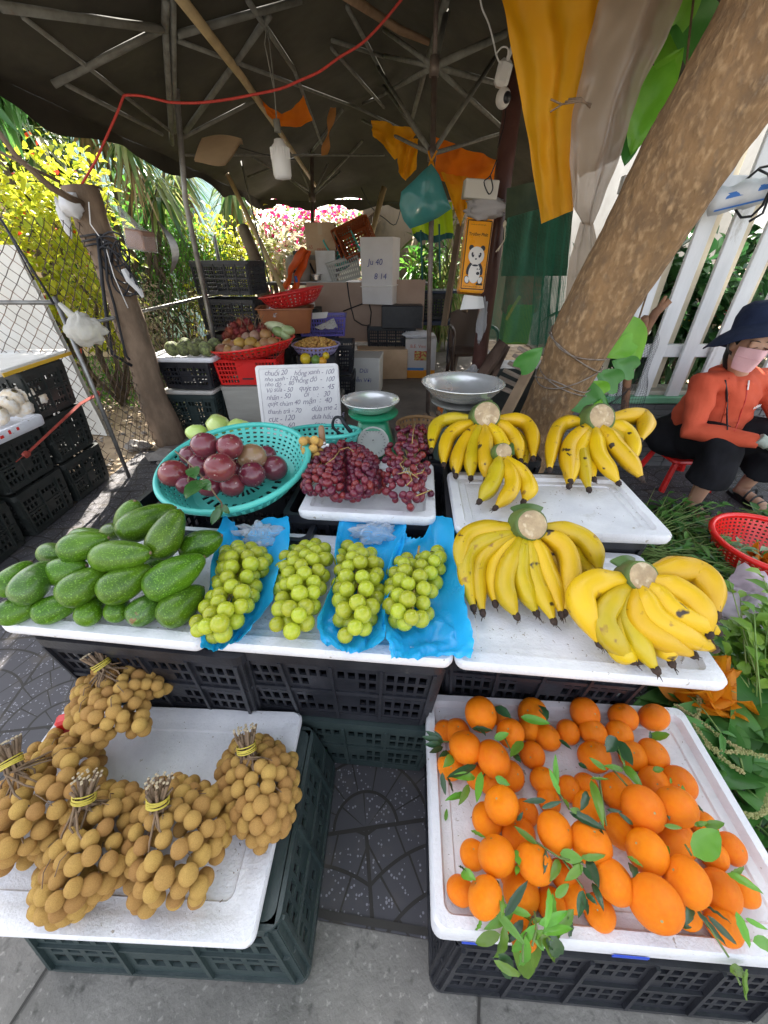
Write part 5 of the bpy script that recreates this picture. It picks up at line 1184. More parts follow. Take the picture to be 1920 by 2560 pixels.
for x in (-1.35, .45):
 for y in (5.55, 5.95): mb = MB(); mb.box((x, y, .51), (.05, .05, 1.02), bev=.004); obj('leg', mb, WOODD, t)
t = thing('carton_sheet', 'big flattened brown carton with a black cord leaning on the table', 'cardboard', (-.35, 5.4, .4)); mb = MB()
mb.box((-.44, 5.40, .72), (1.0, .015, .66), Matrix.Rotation(R(-3), 3, 'X')); mb.box((.28, 5.39, .76), (.44, .016, .64), Matrix.Rotation(R(5), 3, 'Z')); obj('sheet', mb, mat('mauve_cardboard', (.40, .29, .23), .85, (.34, .24, .19), 3, bump=.2), t)
mb = MB(); mb.tube([U(868, 705, y=5.33), U(872, 740, y=5.33), U(878, 770, y=5.33), U(886, 800, y=5.33), U(905, 812, y=5.33), U(925, 815, y=5.33), U(928, 780, y=5.33), U(922, 756, y=5.33), U(915, 756, y=5.33), U(858, 778, y=5.33)], .007, 6); obj('cord', mb, BLACKROPE, t, True)
def carton(name, label, c, ang, w, d, h, m=CARD, text=None, tilt=None, cat='carton', parts=()):
 t = thing(name, label, cat, c); T = T_at(c, ang, tilt); mb = MB(); mb.box((0, 0, 0), (w, d, h), bev=.004); mb.v = [tuple(T @ (Vector(v)+Vector((0, 0, h/2)))) for v in mb.v]; obj('box', mb, m, t)
 R3 = T.to_3x3()
 for (nm, pc, sz, pm) in parts:
  mb = MB(); mb.box((0, 0, 0), sz); mb.v = [tuple(T @ (Vector(v)+Vector(pc))) for v in mb.v]; obj(nm, mb, pm, t)
 if text:
  mb = MB()
  for (s, size, x, z) in text: ttext(mb, s, size, T @ Vector((x, -d/2-.003, z)), R3 @ Vector((1, 0, 0)), R3 @ Vector((0, 0, 1)), shear=0)
  obj('writing', mb, text_m if (text_m := MATS.get('print_red')) else INK, t)
 return t
mat('print_red', (.45, .10, .06), .7)
carton('carton', 'brown taped carton with faint red print on the back table', (U(808, 650, y=5.85).x, 5.85, 1.05), R(2), .36, .3, .60, parts=[('tape', (0, -.1515, .25), (.361, .002, .05), mat('grey_tape', (.30, .26, .22), .5)), ('tape', (.0, -.1515, .54), (.05, .002, .12), mat('buff_tape', (.55, .42, .28), .4))], text=[('65', .05, -.15, .34), ('FRESH', .05, -.05, .31)])
mb = MB(); a = U(843, 605, y=5.69); mb.lathe([(0.001, 0), (.045, 0), (.045, .003)], a, 16, rot=Matrix.Rotation(R(90), 3, 'X'))
carton('white_box', 'small white box with faint writing standing before the brown carton', (U(818, 700, y=5.6).x, 5.6, 1.05), R(3), .24, .1, .32, m=mat('dirty_paper', (.68, .67, .66), .8, (.6, .58, .55), 9), cat='box')
foam_box('foam_box', 'tall white foam box standing on end, tied with string and scribbled on', (U(935, 755, y=5.3).x+.08, 5.38, .83), R(-16), .40, .34, .66, m=mat('clean_foam', (.66, .64, .65), .75, (.60, .57, .57), 4, bump=.3, bscale=100, grime=((.42, .38, .36), .66, 4)), lid=False, text=[('Ju 40', .085, -.10, .40), ('8 14', .085, -.03, .26)])
mb = MB(); c = Vector((U(935, 755, y=5.3).x+.08, 5.38, 1.02)); T = T_at(c, R(-16)); lp = rr_loop(.405, .345, .015, 0, 3); mb.tube([T @ (p+Vector((0, 0, .04*p.x))) for p in lp+[lp[0]]], .004, 5, cap=False); one('string', mb, PAPER, 'pale string tied round the tall foam box', 'string')
put_crate('tall', (U(1000, 800, y=5.25).x-.10, 5.40, .30), R(-2), 'black crate below the tall white foam box', 'dark crates at the back of the stall'); put_crate('tall', (U(1000, 800, y=5.25).x-.10, 5.40, .009), R(2), 'bottom black crate beside the back table', 'dark crates at the back of the stall')
mb = MB(); mb.box((.22, 5.35, .70), (.5, .4, .25), bev=.01); one('dark_box', mb, CRB, 'dark box supporting the tall white foam box', 'box')
rect_basket('brown_basket', 'rust-brown basket tipped towards the viewer on the box pile', tuple(U(893, 598, y=5.6)-Vector((0, -.05, .05))), R(8), .40, .34, .16, mat('rust_plastic', (.30, .07, .02), .45), tilt=Matrix.Rotation(R(-22), 4, 'Y') @ Matrix.Rotation(R(62), 4, 'X'), nx=12, ny=10, nz=3, group='baskets on the box pile')
rect_basket('brown_basket', 'second rust-brown basket nested behind the tipped one', tuple(U(885, 600, y=5.72)-Vector((0, -.05, .05))), R(8), .42, .36, .16, MATS['rust_plastic'], tilt=Matrix.Rotation(R(-22), 4, 'Y') @ Matrix.Rotation(R(62), 4, 'X'), nx=12, ny=10, nz=3, group='baskets on the box pile')
rect_basket('teal_basket', 'teal basket wedged under the rust-brown baskets', tuple(U(862, 612, y=5.72)-Vector((0, -.02, .07))), R(4), .34, .38, .14, TEAL, tilt=Matrix.Rotation(R(-30), 4, 'Y') @ Matrix.Rotation(R(58), 4, 'X'), nx=12, ny=10, nz=3, group='baskets on the box pile')
rect_basket('purple_basket', 'small purple basket corner under the teal basket', tuple(U(852, 640, y=5.78)-Vector((0, 0, .08))), R(4), .22, .24, .12, PUR, tilt=Matrix.Rotation(R(-30), 4, 'Y') @ Matrix.Rotation(R(50), 4, 'X'), nx=8, ny=8, nz=3, group='baskets on the box pile')
rect_basket('grey_basket', 'grey slotted basket tilted on the table below the brown baskets', tuple(U(868, 702, y=5.6)), R(5), .40, .28, .24, mat('grey_plastic', (.38, .38, .36), .5), tilt=Matrix.Rotation(R(-14), 4, 'Y'), nx=14, ny=8, nz=4, group='baskets on the box pile')
p = U(749, 706, y=5.6); t = thing('gas_cylinder', 'squat beige-grey gas cylinder on the back table', 'gas cylinder', p); mb = MB(); mb.lathe([(.0, 0), (.12, .0), (.145, .03), (.150, .10), (.150, .20), (.135, .255), (.08, .285), (.0, .29)], p, 28); obj('body', mb, mat('beige_metal', (.36, .31, .27), .5, (.30, .26, .23), 5), t, True)
mb = MB(); mb.box(p+Vector((0, -.150, .12)), (.11, .006, .03), bev=.002); mb.box(p+Vector((0, -.151, .08)), (.06, .006, .015), bev=.002); obj('marking', mb, CRB, t)
mb = MB(); mb.lathe([(.05, 0), (.05, .05), (.035, .06)], p+Vector((0, 0, .27)), 14); mb.tube([p+Vector((.15, 0, .2)), p+Vector((.2, -.02, .1)), p+Vector((.25, 0, .02))], .012, 6); obj('valve', mb, CRB, t)
mb = MB(); p = U(792, 700, y=5.5); mb.lathe([(.0, 0), (.05, 0), (.06, .05), (.075, .055), (.075, .06), (0, .07)], p, 18); one('small_pot', mb, STAIN, 'small steel pot beside the beige gas cylinder', 'pot', smooth=True)
oj = [(758, 622), (738, 640), (720, 675), (706, 712), (702, 738), (712, 742), (722, 705), (742, 668), (770, 655), (772, 635)]
t = thing('orange_jacket', 'bright orange jacket hanging over the edge of the back table', 'jacket', U(735, 700, y=5.45)); mb = MB()
cl = [U(762, 628, y=5.4), U(745, 645, y=5.36), U(728, 680, y=5.34), U(714, 712, y=5.36), U(703, 738, y=5.38)]; mb.tube(fine(cl, [1]*5, 5)[0], [lerp(.10, .05, k/20) for k in range(21)], 14, flat=.45)
cl = [U(765, 630, y=5.42), U(762, 650, y=5.4), U(748, 680, y=5.42), U(740, 712, y=5.38), U(722, 740, y=5.4)]; mb.tube(fine(cl, [1]*5, 5)[0], [lerp(.07, .03, k/20) for k in range(21)], 12, flat=.5)
for i, v in enumerate(mb.v): v = Vector(v); mb.v[i] = tuple(v+Vector((noise.noise(v*9), noise.noise(v*9+Vector((3, 1, 0))), noise.noise(v*7+Vector((1, 5, 0)))))*.035)
obj('cloth', mb, mat('orange_nylon', (.85, .14, .01), .5, (.70, .09, .01), 5, trans=.25, bump=.5, bscale=12), t, True); mb = MB(); mb.tube([U(738, 690, y=5.28), U(742, 706, y=5.28)], .03, 8, flat=.4); obj('blue_patch', mb, mat('blue_cloth', (.05, .12, .35), .7), t, True)
carton('white_box', 'white plastic box below the table behind the red colander', (U(745, 735, y=5.2).x, 5.2, .80), R(4), .36, .2, .18, m=MATS['dirty_paper'], cat='box')
mb = MB(); mb.box((U(745, 735, y=5.2).x, 5.2, .41), (.5, .3, .78), bev=.01); one('dark_box', mb, CRD, 'dark box under the white plastic box below the table', 'box')
carton('carton', 'low brown carton on the floor behind the lidded foam box', (U(955, 880, y=5.3).x, 5.15, .012), R(3), .62, .30, .35)
BE = U(1052, 912, y=5.05)
WB = mat('white_carton', (.52, .50, .50), .7, (.46, .44, .44), 4)
t = carton('carton', 'white product carton with orange and blue base band behind the stall pole', (BE.x, 5.2, .012), R(-4), .38, .28, .46, m=WB, text=[('B.E. Vmt', .055, -.13, .36)],
  parts=[('orange_band', (0, -.142, .05), (.38, .002, .10), mat('orange_print', (.72, .27, .01), .6)), ('blue_band', (-.07, -.1435, .11), (.24, .002, .03), mat('blue_print', (.05, .20, .50), .6)), ('picture', (-.0, -.1435, .27), (.15, .002, .11), mat('red_print', (.40, .05, .03), .6, (.45, .40, .12), 40, mix=(.45, .55)))])
c = Vector((BE.x, 5.2, .475)); crumple('white_cloth', 'sunlit white foam and cloth lying on the product carton', c+Vector((-.03, 0, .03)), (.19, .11, .045), FOAM, 11, cat='cloth', rough=.4)
tbl = U(1080, 735, y=5.6)
put_crate('tall', (tbl.x-.05, 5.75, .62), R(3), 'dark slotted crate on the legged rack behind the stall pole', 'dark crates at the back of the stall')
t = thing('dark_rack', 'dark blue-black plastic table behind the stall pole', 'table', (tbl.x, 5.75, 0)); NAVY = mat('navy_plastic', (.02, .03, .06), .45); mb = MB(); mb.box((tbl.x, 5.75, .59), (.78, .5, .05), bev=.008); mb.box((tbl.x+.05, 5.7, .94), (.62, .4, .03), bev=.008); obj('table_top', mb, NAVY, t)
for sx in (-1, 1):
 for sy in (-1, 1): mb = MB(); mb.box((tbl.x+sx*.34, 5.75+sy*.2, .285), (.07, .06, .55), bev=.008); obj('leg', mb, NAVY, t)
crumple('green_leaves_heap', 'bright green leaf heap on the dark table', Vector((tbl.x-.2, 5.7, .97)), (.2, .12, .03), G_, 13, cat='leaves')
cx_, cy_ = U(1175, 900, y=4.7).x, 4.7
CHB = mat('dark_brown_plastic', (.045, .025, .018), .35)
t = thing('plastic_chair', 'dark brown plastic armchair behind the metal bowl', 'chair', (cx_, cy_, .01)); mb = MB()
mb.grid(lambda u, v: Vector((cx_+(u-.5)*.46, cy_+.20+.04*math.sin(PI*u)+.06*v, .40+.42*v-.05*(2*u-1)**2*v)), 12, 8); mb.grid(lambda u, v: Vector((cx_+(u-.5)*.46, cy_+.215+.04*math.sin(PI*u)+.06*v, .40+.42*v-.05*(2*u-1)**2*v)), 12, 8); obj('backrest', mb, CHB, t, True)
mb = MB(); mb.box((cx_, cy_, .40), (.44, .42, .03), bev=.01); obj('seat', mb, CHB, t)
for sx in (-1, 1):
 for sy in (-1, 1): mb = MB(); mb.tube([(cx_+sx*.20, cy_+sy*.18, .39), (cx_+sx*.235, cy_+sy*.22, .01)], [.03, .02], 8); obj('leg', mb, CHB, t, True)
 mb = MB(); mb.tube(fine([Vector((cx_+sx*.22, cy_-.2, .02)), Vector((cx_+sx*.24, cy_-.2, .4)), Vector((cx_+sx*.24, cy_-.15, .62)), Vector((cx_+sx*.23, cy_+.22, .64))], [1]*4, 4)[0], .02, 8); obj('armrest', mb, CHB, t, True)
ob = U(1160, 945, y=3.25); ORB = mat('orange_plastic', (.62, .16, .03), .45)
t = thing('tmp', 'low orange-brown open basket with clear bags', 'basket', (ob.x, 3.3, .012)); T = T_at((ob.x, 3.3, .012), R(0)); mb = MB(); W_, D_ = .42, .30
rect_basket_objs = rect_basket('orange_tray_basket', 'orange slotted basket on the floor behind the big steel bowl', (ob.x, 3.35, .16), R(-4), .40, .28, .16, ORB, nx=16, ny=10, nz=4)
bpy.data.objects.remove(t)
mb = MB(); mb.box((ob.x, 3.35, .084), (.36, .24, .15), bev=.006); one('wood_block', mb, WOODD, 'wooden block under the orange basket', 'block')
crumple('plastic_bag', 'pile of crumpled clear plastic bags in the orange basket', Vector((ob.x+.03, 3.35, .36)), (.17, .13, .09), film('frosted_film', (.62, .62, .66), alpha=.55, bump=1.2, bscale=18), 14, rough=.8, n=48)
crumple('plastic_bag', 'second crumpled clear bag heaped on the basket to the right', Vector((ob.x+.10, 3.38, .43)), (.13, .10, .08), MATS['frosted_film'], 15, rough=.9, n=44)
crumple('plastic_bag', 'long whitish plastic bag hanging on the steel post below the napkins', U(1205, 800, y=3.45), (.035, .03, .15), MATS['frosted_film'], 16, rough=.5)
t = thing('slatted_bench', 'wooden slatted board leaning against the trunk', 'board', U(1280, 900, y=2.5)); O = U(1288, 870, y=2.55); E = U(1215, 985, y=2.3)
ux = (U(1335, 905, y=2.5)-U(1275, 870, y=2.55));
for k in range(6):
 a = U(lerp(1295, 1235, k/5), lerp(868, 962, k/5), y=lerp(2.62, 2.35, k/5)); b_ = U(lerp(1350, 1290, k/5), lerp(900, 985, k/5), y=lerp(2.55, 2.3, k/5)); mb = MB(); d = (b_-a); mb.box((a+b_)/2, (.048, .016, d.length), d.to_track_quat('Z', 'Y').to_matrix(), bev=.003); obj('slat', mb, mat('greyed_slat', (.30, .24, .19), .8, (.22, .17, .13), 9, bump=.5), t)
mb = MB(); a = U(1325, 920, y=2.35); b_ = U(1262, 1040, y=2.05); d = b_-a; mb.box((a+b_)/2, (.055, .03, d.length), d.to_track_quat('Z', 'Y').to_matrix(), bev=.004); obj('rail', mb, mat('tan_board', (.36, .25, .16), .75, (.28, .19, .12), 9, bump=.5, stretch=(1, 1, .3)), t)
quad_sheet('brown_cloth', 'dark brown folded cloth draped over the slatted board', [(1245, 845), (1278, 868), (1218, 985), (1180, 955)], 2.28, mat('dark_brown_cloth', (.085, .05, .035), .95, (.05, .03, .02), 7, bump=.8), .035, 12, nu=40, nv=40, cat='cloth')
t = thing('rattan_stool', 'dark slatted stool seen between the big bowl and the rattan basket', 'stool', U(1070, 1040, y=1.9));
for k in range(5):
 a = U(1030+k*16, 1040-k*3, y=1.95); b_ = U(1068+k*16, 1085-k*2, y=1.75); d = b_-a; mb = MB(); mb.box((a+b_)/2, (.02, .01, d.length), d.to_track_quat('Z', 'Y').to_matrix(), bev=.002); obj('slat', mb, WOODD, t)
rb = U(1045, 1078, y=1.72); basket_round('rattan_basket', 'small tan rattan basket half hidden behind the red grapes', (rb.x, 1.66, .585), .055, .10, .09, mat('rattan', (.36, .21, .09), .7, (.26, .14, .06), 20, bump=.6), n=28, rows=4)
mb = MB(); c = U(1290, 810, y=3.6); mb.box(c, (.22, .15, .30), bev=.01); one('green_box', mb, mat('lime_plastic', (.14, .30, .04), .5, grime=((.05, .1, .02), .55, 20)), 'yellow-green plastic crate seen through the green netting', 'crate')
mb = MB(); c = U(1305, 735, y=3.6); mb.box(c, (.28, .12, .28), bev=.02); one('pink_sack', mb, mat('pink_sack', (.30, .14, .11), .8, (.22, .12, .08), 9), 'reddish patterned sack seen through the green netting', 'sack')
mb = MB(); mb.tube([U(1265, 800, y=3.45), U(1285, 765, y=3.45), U(1300, 740, y=3.45)], .012, 6); one('yellow_rope', mb, mat('yellow_rope', (.45, .40, .05), .7), 'yellow rope end hanging behind the green netting', 'rope')
mb = MB(); mb.box((U(1300, 880, y=3.6).x, 3.62, .25), (.6, .35, .5), bev=.01); one('dark_box', mb, CRD, 'dark box on the floor behind the green netting', 'box')
# ================================================================ FRUIT
def inside(p, poly):
 x, y = p; c = False; n = len(poly); j = n-1
 for i in range(n):
  xi, yi = poly[i]; xj, yj = poly[j]
  if (yi > y) != (yj > y) and x < (xj-xi)*(y-yi)/(yj-yi)+xi: c = not c
  j = i
 return c
def edge_d(p, poly):
 x, y = p; b = 1e9
 for i in range(len(poly)):
  x1, y1 = poly[i]; x2, y2 = poly[(i+1) % len(poly)]; dx, dy = x2-x1, y2-y1
  t_ = max(0, min(1, ((x-x1)*dx+(y-y1)*dy)/(dx*dx+dy*dy))); b = min(b, math.hypot(x-x1-t_*dx, y-y1-t_*dy))
 return b
def berries(poly, zt, dome, r, n, seed, sep=1.62, inset=.5, tries=30000, dd=110.0, zmin=0.0):
 """centres of berries heaped inside a photo outline, on a surface of height zt, doming up towards the middle"""
 rr = random.Random(seed); out = []
 x0, x1 = min(p[0] for p in poly), max(p[0] for p in poly); y0, y1 = min(p[1] for p in poly), max(p[1] for p in poly)
 for _ in range(tries):
  px, py = rr.uniform(x0, x1), rr.uniform(y0, y1)
  if not inside((px, py), poly): continue
  e = edge_d((px, py), poly); rp = r/sc(px, py, z=zt+r)
  if e < rp*inset: continue
  k = min(1, (e-rp*inset)/dd); h = dome*math.sqrt(k*(2-k))
  z = zt+r+h+rr.uniform(-.22, .1)*r+zmin
  p = U(px, py, z=z)
  if all((p-q).length > r*sep for q in out): out.append(p)
  if len(out) >= n: break
 return out
# ---- longans
LBERRY = MB(); LBERRY.ell((0, 0, 0), 1.0, 18, 12, wob=.05, seed=3)
BAND = mat('yellow_rubber', (.52, .42, .06), .5)
def longan_bunch(label, poly, stem_a, stem_b, zt, dome, r, n, seed, fans=(), dd=95):
 C = berries(poly, zt, dome, r, min(78, int(n*1.3)), seed, sep=1.5, dd=dd); C += berries(poly, zt, .02, r, 20, seed+50, sep=1.9, inset=2.2); a = U(*stem_a, z=zt+dome+.055); b_ = U(*stem_b, z=zt+dome+.025)
 base = sum(C, Vector())/len(C); t = thing('longan_bunch', label, 'longans', (base.x, base.y, zt), 'bunches of longans on the front left tray'); rr = random.Random(seed)
 pr = None
 for p in C:
  s = r*rr.uniform(.88, 1.08)
  if pr is None: pr = raw('longan', LBERRY, LONG, t); o = pr; o.location = p-t.location
  else: o = inst(pr, t, p-t.location)
  o.scale = (s, s, s*rr.uniform(.93, 1)); o.rotation_euler = (rr.uniform(0, 3), rr.uniform(0, 3), rr.uniform(0, 3))
 mb = MB(); d = (a-b_).normalized(); s1 = d.cross(Vector((0, 0, 1))).normalized(); s2 = s1.cross(d)
 near = sorted(C, key=lambda q: (q-b_).length)
 for k in range(22):
  q = 2*PI*k/22*2.4; rad_ = .0145*math.sqrt((k+.5)/22); o1 = s1*math.cos(q)*rad_+s2*math.sin(q)*rad_
  tgt = near[min(len(near)-1, (k*2) % max(1, min(34, len(near))))]
  mb.tube([a+o1*1.8+d*rr.uniform(-.008, .012), a.lerp(b_, .55)+o1*.95, b_+o1*1.1, b_.lerp(tgt, .5)+o1*1.2+Vector((0, 0, .003)), tgt-Vector((0, 0, r*.5))], [.0026, .0026, .0024, .0018, .0011], 6)
 obj('stem', mb, STEM, t, True)
 mb = MB()
 for k in range(22):
  q = 2*PI*k/22*2.4; rad_ = .0145*math.sqrt((k+.5)/22); o1 = s1*math.cos(q)*rad_+s2*math.sin(q)*rad_; mb.ell(a+o1*1.8+d*.011, (.0028, .0028, .001), 6, 4)
 obj('cut_stem_end', mb, mat('cut_wood', (.36, .29, .19), .8), t)
 mb = MB(); m_ = a.lerp(b_, .62)
 for k in range(5):
  c = m_+d*(.003*(k-2.5)); tl = rr.uniform(-.25, .25)
  mb.tube([c+(s1*math.cos(w_)+s2*math.sin(w_))*.0185+d*.01*tl*math.sin(w_+k) for w_ in [2*PI*j/20 for j in range(21)]], .0012, 5)
 obj('rubber_band', mb, BAND, t, True)
 mb = MB()
 for k in range(12):
  p = C[rr.randrange(len(C))]; q = p.lerp(b_, .35)+Vector((rr.uniform(-.02, .02), 0, .006)); mb.tube([p+Vector((0, 0, r*.9)), p.lerp(q, .5)+Vector((0, 0, r*1.1)), q], .0009, 4)
 obj('twig', mb, STEM, t)
 return t
zl = ZL-.004
longan_bunch('bunch of longans at the top of the front left tray, below the avocado tray', [(232, 1640), (275, 1618), (300, 1635), (345, 1635), (382, 1668), (425, 1705), (422, 1740), (375, 1745), (372, 1830), (345, 1845), (300, 1835), (255, 1870), (205, 1860), (165, 1810), (170, 1770), (190, 1700), (225, 1690)], (235, 1640), (262, 1672), zl+.085, .075, .0148, 82, 101, dd=80)
longan_bunch('large bunch of longans at the left edge of the front left tray', [(-40, 2000), (30, 1930), (60, 1880), (110, 1835), (170, 1815), (235, 1840), (262, 1900), (262, 1990), (240, 2060), (180, 2080), (130, 2110), (80, 2160), (10, 2185), (-50, 2170)], (15, 1870), (35, 1925), zl, .125, .0156, 99, 102)
longan_bunch('bunch of longans hanging over the front edge of the tray, second from the left', [(205, 1980), (262, 1955), (340, 1960), (365, 2000), (350, 2040), (330, 2120), (325, 2200), (250, 2250), (190, 2300), (120, 2315), (75, 2290), (78, 2230), (100, 2150), (95, 2080), (140, 2050)], (215, 1955), (208, 2010), zl, .11, .0154, 90, 103)
longan_bunch('bunch of longans in the middle of the front left tray', [(330, 1990), (400, 1950), (440, 1935), (500, 1950), (560, 1975), (582, 2060), (570, 2120), (535, 2180), (530, 2240), (490, 2265), (440, 2260), (370, 2285), (315, 2265), (320, 2200), (290, 2130), (300, 2060)], (396, 1965), (394, 2020), zl, .115, .0154, 99, 104)
longan_bunch('separate bunch of longans at the right side of the front left tray', [(585, 1850), (640, 1832), (700, 1860), (740, 1895), (748, 1990), (725, 2070), (700, 2092), (640, 2135), (610, 2090), (570, 2080), (560, 2020), (540, 1990), (538, 1920), (560, 1890)], (612, 1835), (618, 1888), zl, .095, .0150, 84, 105, dd=80)
mb = MB(); c = U(178, 1805, z=.36); mb.box(c, (.05, .03, .05), Matrix.Rotation(R(20), 3, 'Z'), bev=.006); one('red_bag', mb, RED, 'small red plastic item behind the topmost longan bunch', 'bag')
# ---- avocados
AVO = [mat('avocado_skin', (.040, .105, .003), .32, (.080, .170, .006), 14, bump=.28, bscale=70, spots=[((.15, .29, .03), .56, 330, .08)], coat=.10, spec=.35, rnd=.2, grime=((.016, .050, .004), .54, 6)),
  mat('avocado_skin_scar', (.034, .095, .008), .3, (.065, .15, .015), 22, bump=.35, bscale=70, spots=[((.20, .10, .05), .64, 16), ((.13, .27, .04), .56, 330, .08)], coat=.2)]
def avocado(p, q, r, label, mi, seed):
 ax = (q-p); L_ = ax.length; ax.normalize(); L_ = max(L_, r*1.25)
 t = thing('avocado', label, 'avocado', p-Vector((0, 0, r)), 'avocados piled on the white foam tray'); mb = MB(); pr = []
 N = 20
 for i in range(N+1):
  th = PI*i/N; x = -math.cos(th); k = (x+1)/2
  z = -r+k*(L_+r*1.42); rad_ = r*math.sin(th)**.82*(1-.40*k**1.3)*1.04
  pr.append((max(rad_, .0001), z))
 mb.lathe(pr, p, 28, rot=ax.to_track_quat('Z', 'Y').to_matrix())
 for i, v in enumerate(mb.v):
  v = Vector(v); d = v-p; k = 1+.035*noise.noise(v*18+Vector((seed, 0, 0)))+.007*noise.noise(v*90); mb.v[i] = tuple(p+d*k)
 obj('fruit', mb, AVO[mi], t, True)
 e = p+ax*(L_+r*.42); mb = MB(); mb.ell(e-ax*.001, (.0045, .0045, .003), 10, 6, rot=ax.to_track_quat('Z', 'Y').to_matrix()); obj('stem_scar', mb, STEM, t, True)
za = .625
AL = [(60, 740, 118, 705, 66, 0, 'at the front left corner'), (218, 735, 300, 690, 66, 0, 'second from the left along the front edge'), (385, 745, 402, 690, 58, 0, 'third along the front edge'), (505, 735, 515, 680, 52, 0, 'small, fourth along the front edge'), (618, 738, 685, 680, 64, 0, 'with a red-brown blemish, fifth along the front edge'), (765, 738, 850, 650, 76, 0, 'large one at the front right corner'),
  (38, 620, 115, 545, 62, 1, 'at the left edge of the photo'), (125, 635, 185, 565, 78, 1, 'with a brown scratched scar, far left'), (265, 570, 350, 548, 66, 1, 'in the second row, between the scarred one and the middle'), (335, 645, 430, 580, 78, 1, 'in the middle of the second row'), (515, 630, 620, 570, 80, 1, 'right of centre in the second row'), (715, 610, 850, 525, 84, 1, 'pear-shaped, its neck to the right, second row'),
  (330, 465, 440, 432, 70, 2, 'broad striped one on top at the left'), (470, 505, 620, 490, 74, 2, 'big one on top in the centre'), (560, 350, 575, 290, 62, 2, 'at the very back, leaning upright'), (585, 375, 730, 305, 72, 2, 'long one at the back, pointing right'), (705, 440, 762, 330, 72, 2, 'upright pear-shaped one with its neck up'), (850, 460, 895, 440, 66, 1, 'at the back right, behind the blue wrap'),
  (215, 490, 250, 495, 52, 1, 'mostly hidden behind the broad striped one'), (480, 400, 500, 395, 45, 1, 'just a sliver showing behind the long back one'), (350, 420, 480, 430, 50, 0, 'hidden low in the middle of the heap'), (640, 560, 700, 520, 60, 0, 'hidden low under the second row on the right')]
for k, (bx, by, nx, ny, rp, ly, lb) in enumerate(AL):
 P1_ = (bx*.5787, 1100+by*.5787); P2_ = (nx*.5787, 1100+ny*.5787); z = (za+.028, za+.080, za+.125)[ly]
 if k in (14,): z = za+.10
 p = U(*P1_, z=z); q = U(*P2_, z=z+(.01 if k not in (14, 16) else .04)); r_ = rp*.5787*sc(*P1_, z=z)*1.16
 if ly == 0: p.z = max(p.z, za+r_*.8); q.z = p.z
 avocado(p, q, min(r_, .058), 'green avocado '+lb, 1 if k in (4, 7) else 0, k)
# ---- purple star apples in the teal basket
SA = [mat('star_apple', (.12, .014, .030), .24, (.20, .04, .05), 5, spots=[((.42, .26, .24), .68, 60)], coat=.35, rnd=.2, grime=((.34, .20, .12), .66, 3)), mat('star_apple_green', (.24, .10, .07), .25, (.30, .24, .10), 4, spots=[((.55, .36, .32), .66, 60)], coat=.3)]
TB = Vector((-.475, 1.13, .668)); TIL = Matrix.Rotation(R(10), 4, 'X') @ Matrix.Rotation(R(-3), 4, 'Y')
basket_round('teal_basket', 'large teal openwork plastic basket full of purple star apples', tuple(TB), .155, .232, .085, TEAL, TIL, n=52, rows=6, rimr=.0095, ex=1.02)
SL = [(885, 956, 56, 0, 2, 'topmost at the back left'), (993, 962, 54, 0, 2, 'topmost at the back right'), (750, 1078, 60, 0, 1, 'at the far left of the heap'), (950, 1053, 63, 0, 2, 'largest, front centre of the heap'), (866, 1042, 52, 0, 1, 'behind the leaf, left of centre'), (1090, 1008, 58, 1, 1, 'greenish cheek, upper right'), (1090, 1082, 54, 0, 1, 'front right of the heap'), (1185, 1055, 54, 0, 0, 'dark one at the far right'), (1003, 1128, 50, 0, 0, 'low at the front edge'), (905, 1132, 48, 0, 0, 'low in front behind the leaf'), (808, 1125, 45, 0, 0, 'low at the front left'), (1150, 1000, 42, 0, 0, 'behind on the right, half hidden'), (820, 1000, 42, 0, 0, 'behind on the left, half hidden'), (1020, 1060, 46, 0, 0, 'hidden below the middle of the heap')]
for k, (x, y, rp, mi, ly, lb) in enumerate(SL):
 P1_ = (x*.5787, 560+y*.5787); z = (TB.z+.06, TB.z+.085, TB.z+.135)[ly]+.02*(1 if y < 1010 else 0); p = U(*P1_, z=z); r_ = min(.048, rp*.5787*sc(*P1_, z=z)*1.1); mb = MB(); mb.ell(p, (r_, r_, r_*.95), 28, 18, wob=.03, seed=k)
 t = thing('star_apple', 'glossy purple star apple, '+lb, 'star apple', p-Vector((0, 0, r_)), 'star apples in the teal basket'); obj('fruit', mb, SA[mi], t, True)
 d = Vector((.5*math.sin(k*2.1), -.3, .8+.2*math.cos(k))).normalized(); mb = MB(); mb.ell(p+d*r_*.97, (.004, .004, .002), 8, 5, rot=d.to_track_quat('Z', 'Y').to_matrix()); obj('calyx', mb, STEM, t, True)
def leaf_obj(name, parent, a, b_, wf=.42, m=LM['dark'], up=(0, -.3, 1), curl=.1, droop=.1):
 mb = MB(); d = b_-a; L_ = d.length; d.normalize(); s = d.cross(Vector(up)).normalized(); n = s.cross(d)
 def f(u, v):
  x = (u-.5)*2; w_ = L_*wf*.5*(math.sin(PI*min(1, v**.8)))**.75
  return a+d*(L_*v)+s*(x*w_)+n*(curl*abs(x)*w_*1.2-droop*L_*(v-.5)**2*2+.0012*math.sin(v*30)*abs(x))
 mb.grid(f, 5, 9); return obj(name, mb, m, parent, True)
SLF = mat('glossy_leaf', (.030, .105, .022), .28, (.055, .15, .035), 18, coat=.3, trans=.2, bump=.2, bscale=50)
t = thing('star_apple_sprig', 'twig with glossy leaves hanging over the front of the teal basket', 'twig', U(490, 1180, z=.78))
mb = MB(); tw = [U(438, 1128, z=.84), U(475, 1160, z=.85), U(495, 1180, z=.84), U(520, 1210, z=.82), U(540, 1240, z=.79), U(555, 1262, z=.76), U(545, 1295, z=.73)]; mb.tube(fine(tw, [1]*7, 4)[0], .0022, 6); mb.tube([tw[1], U(470, 1205, z=.82)], .0018, 5); obj('twig', mb, STEM, t, True)
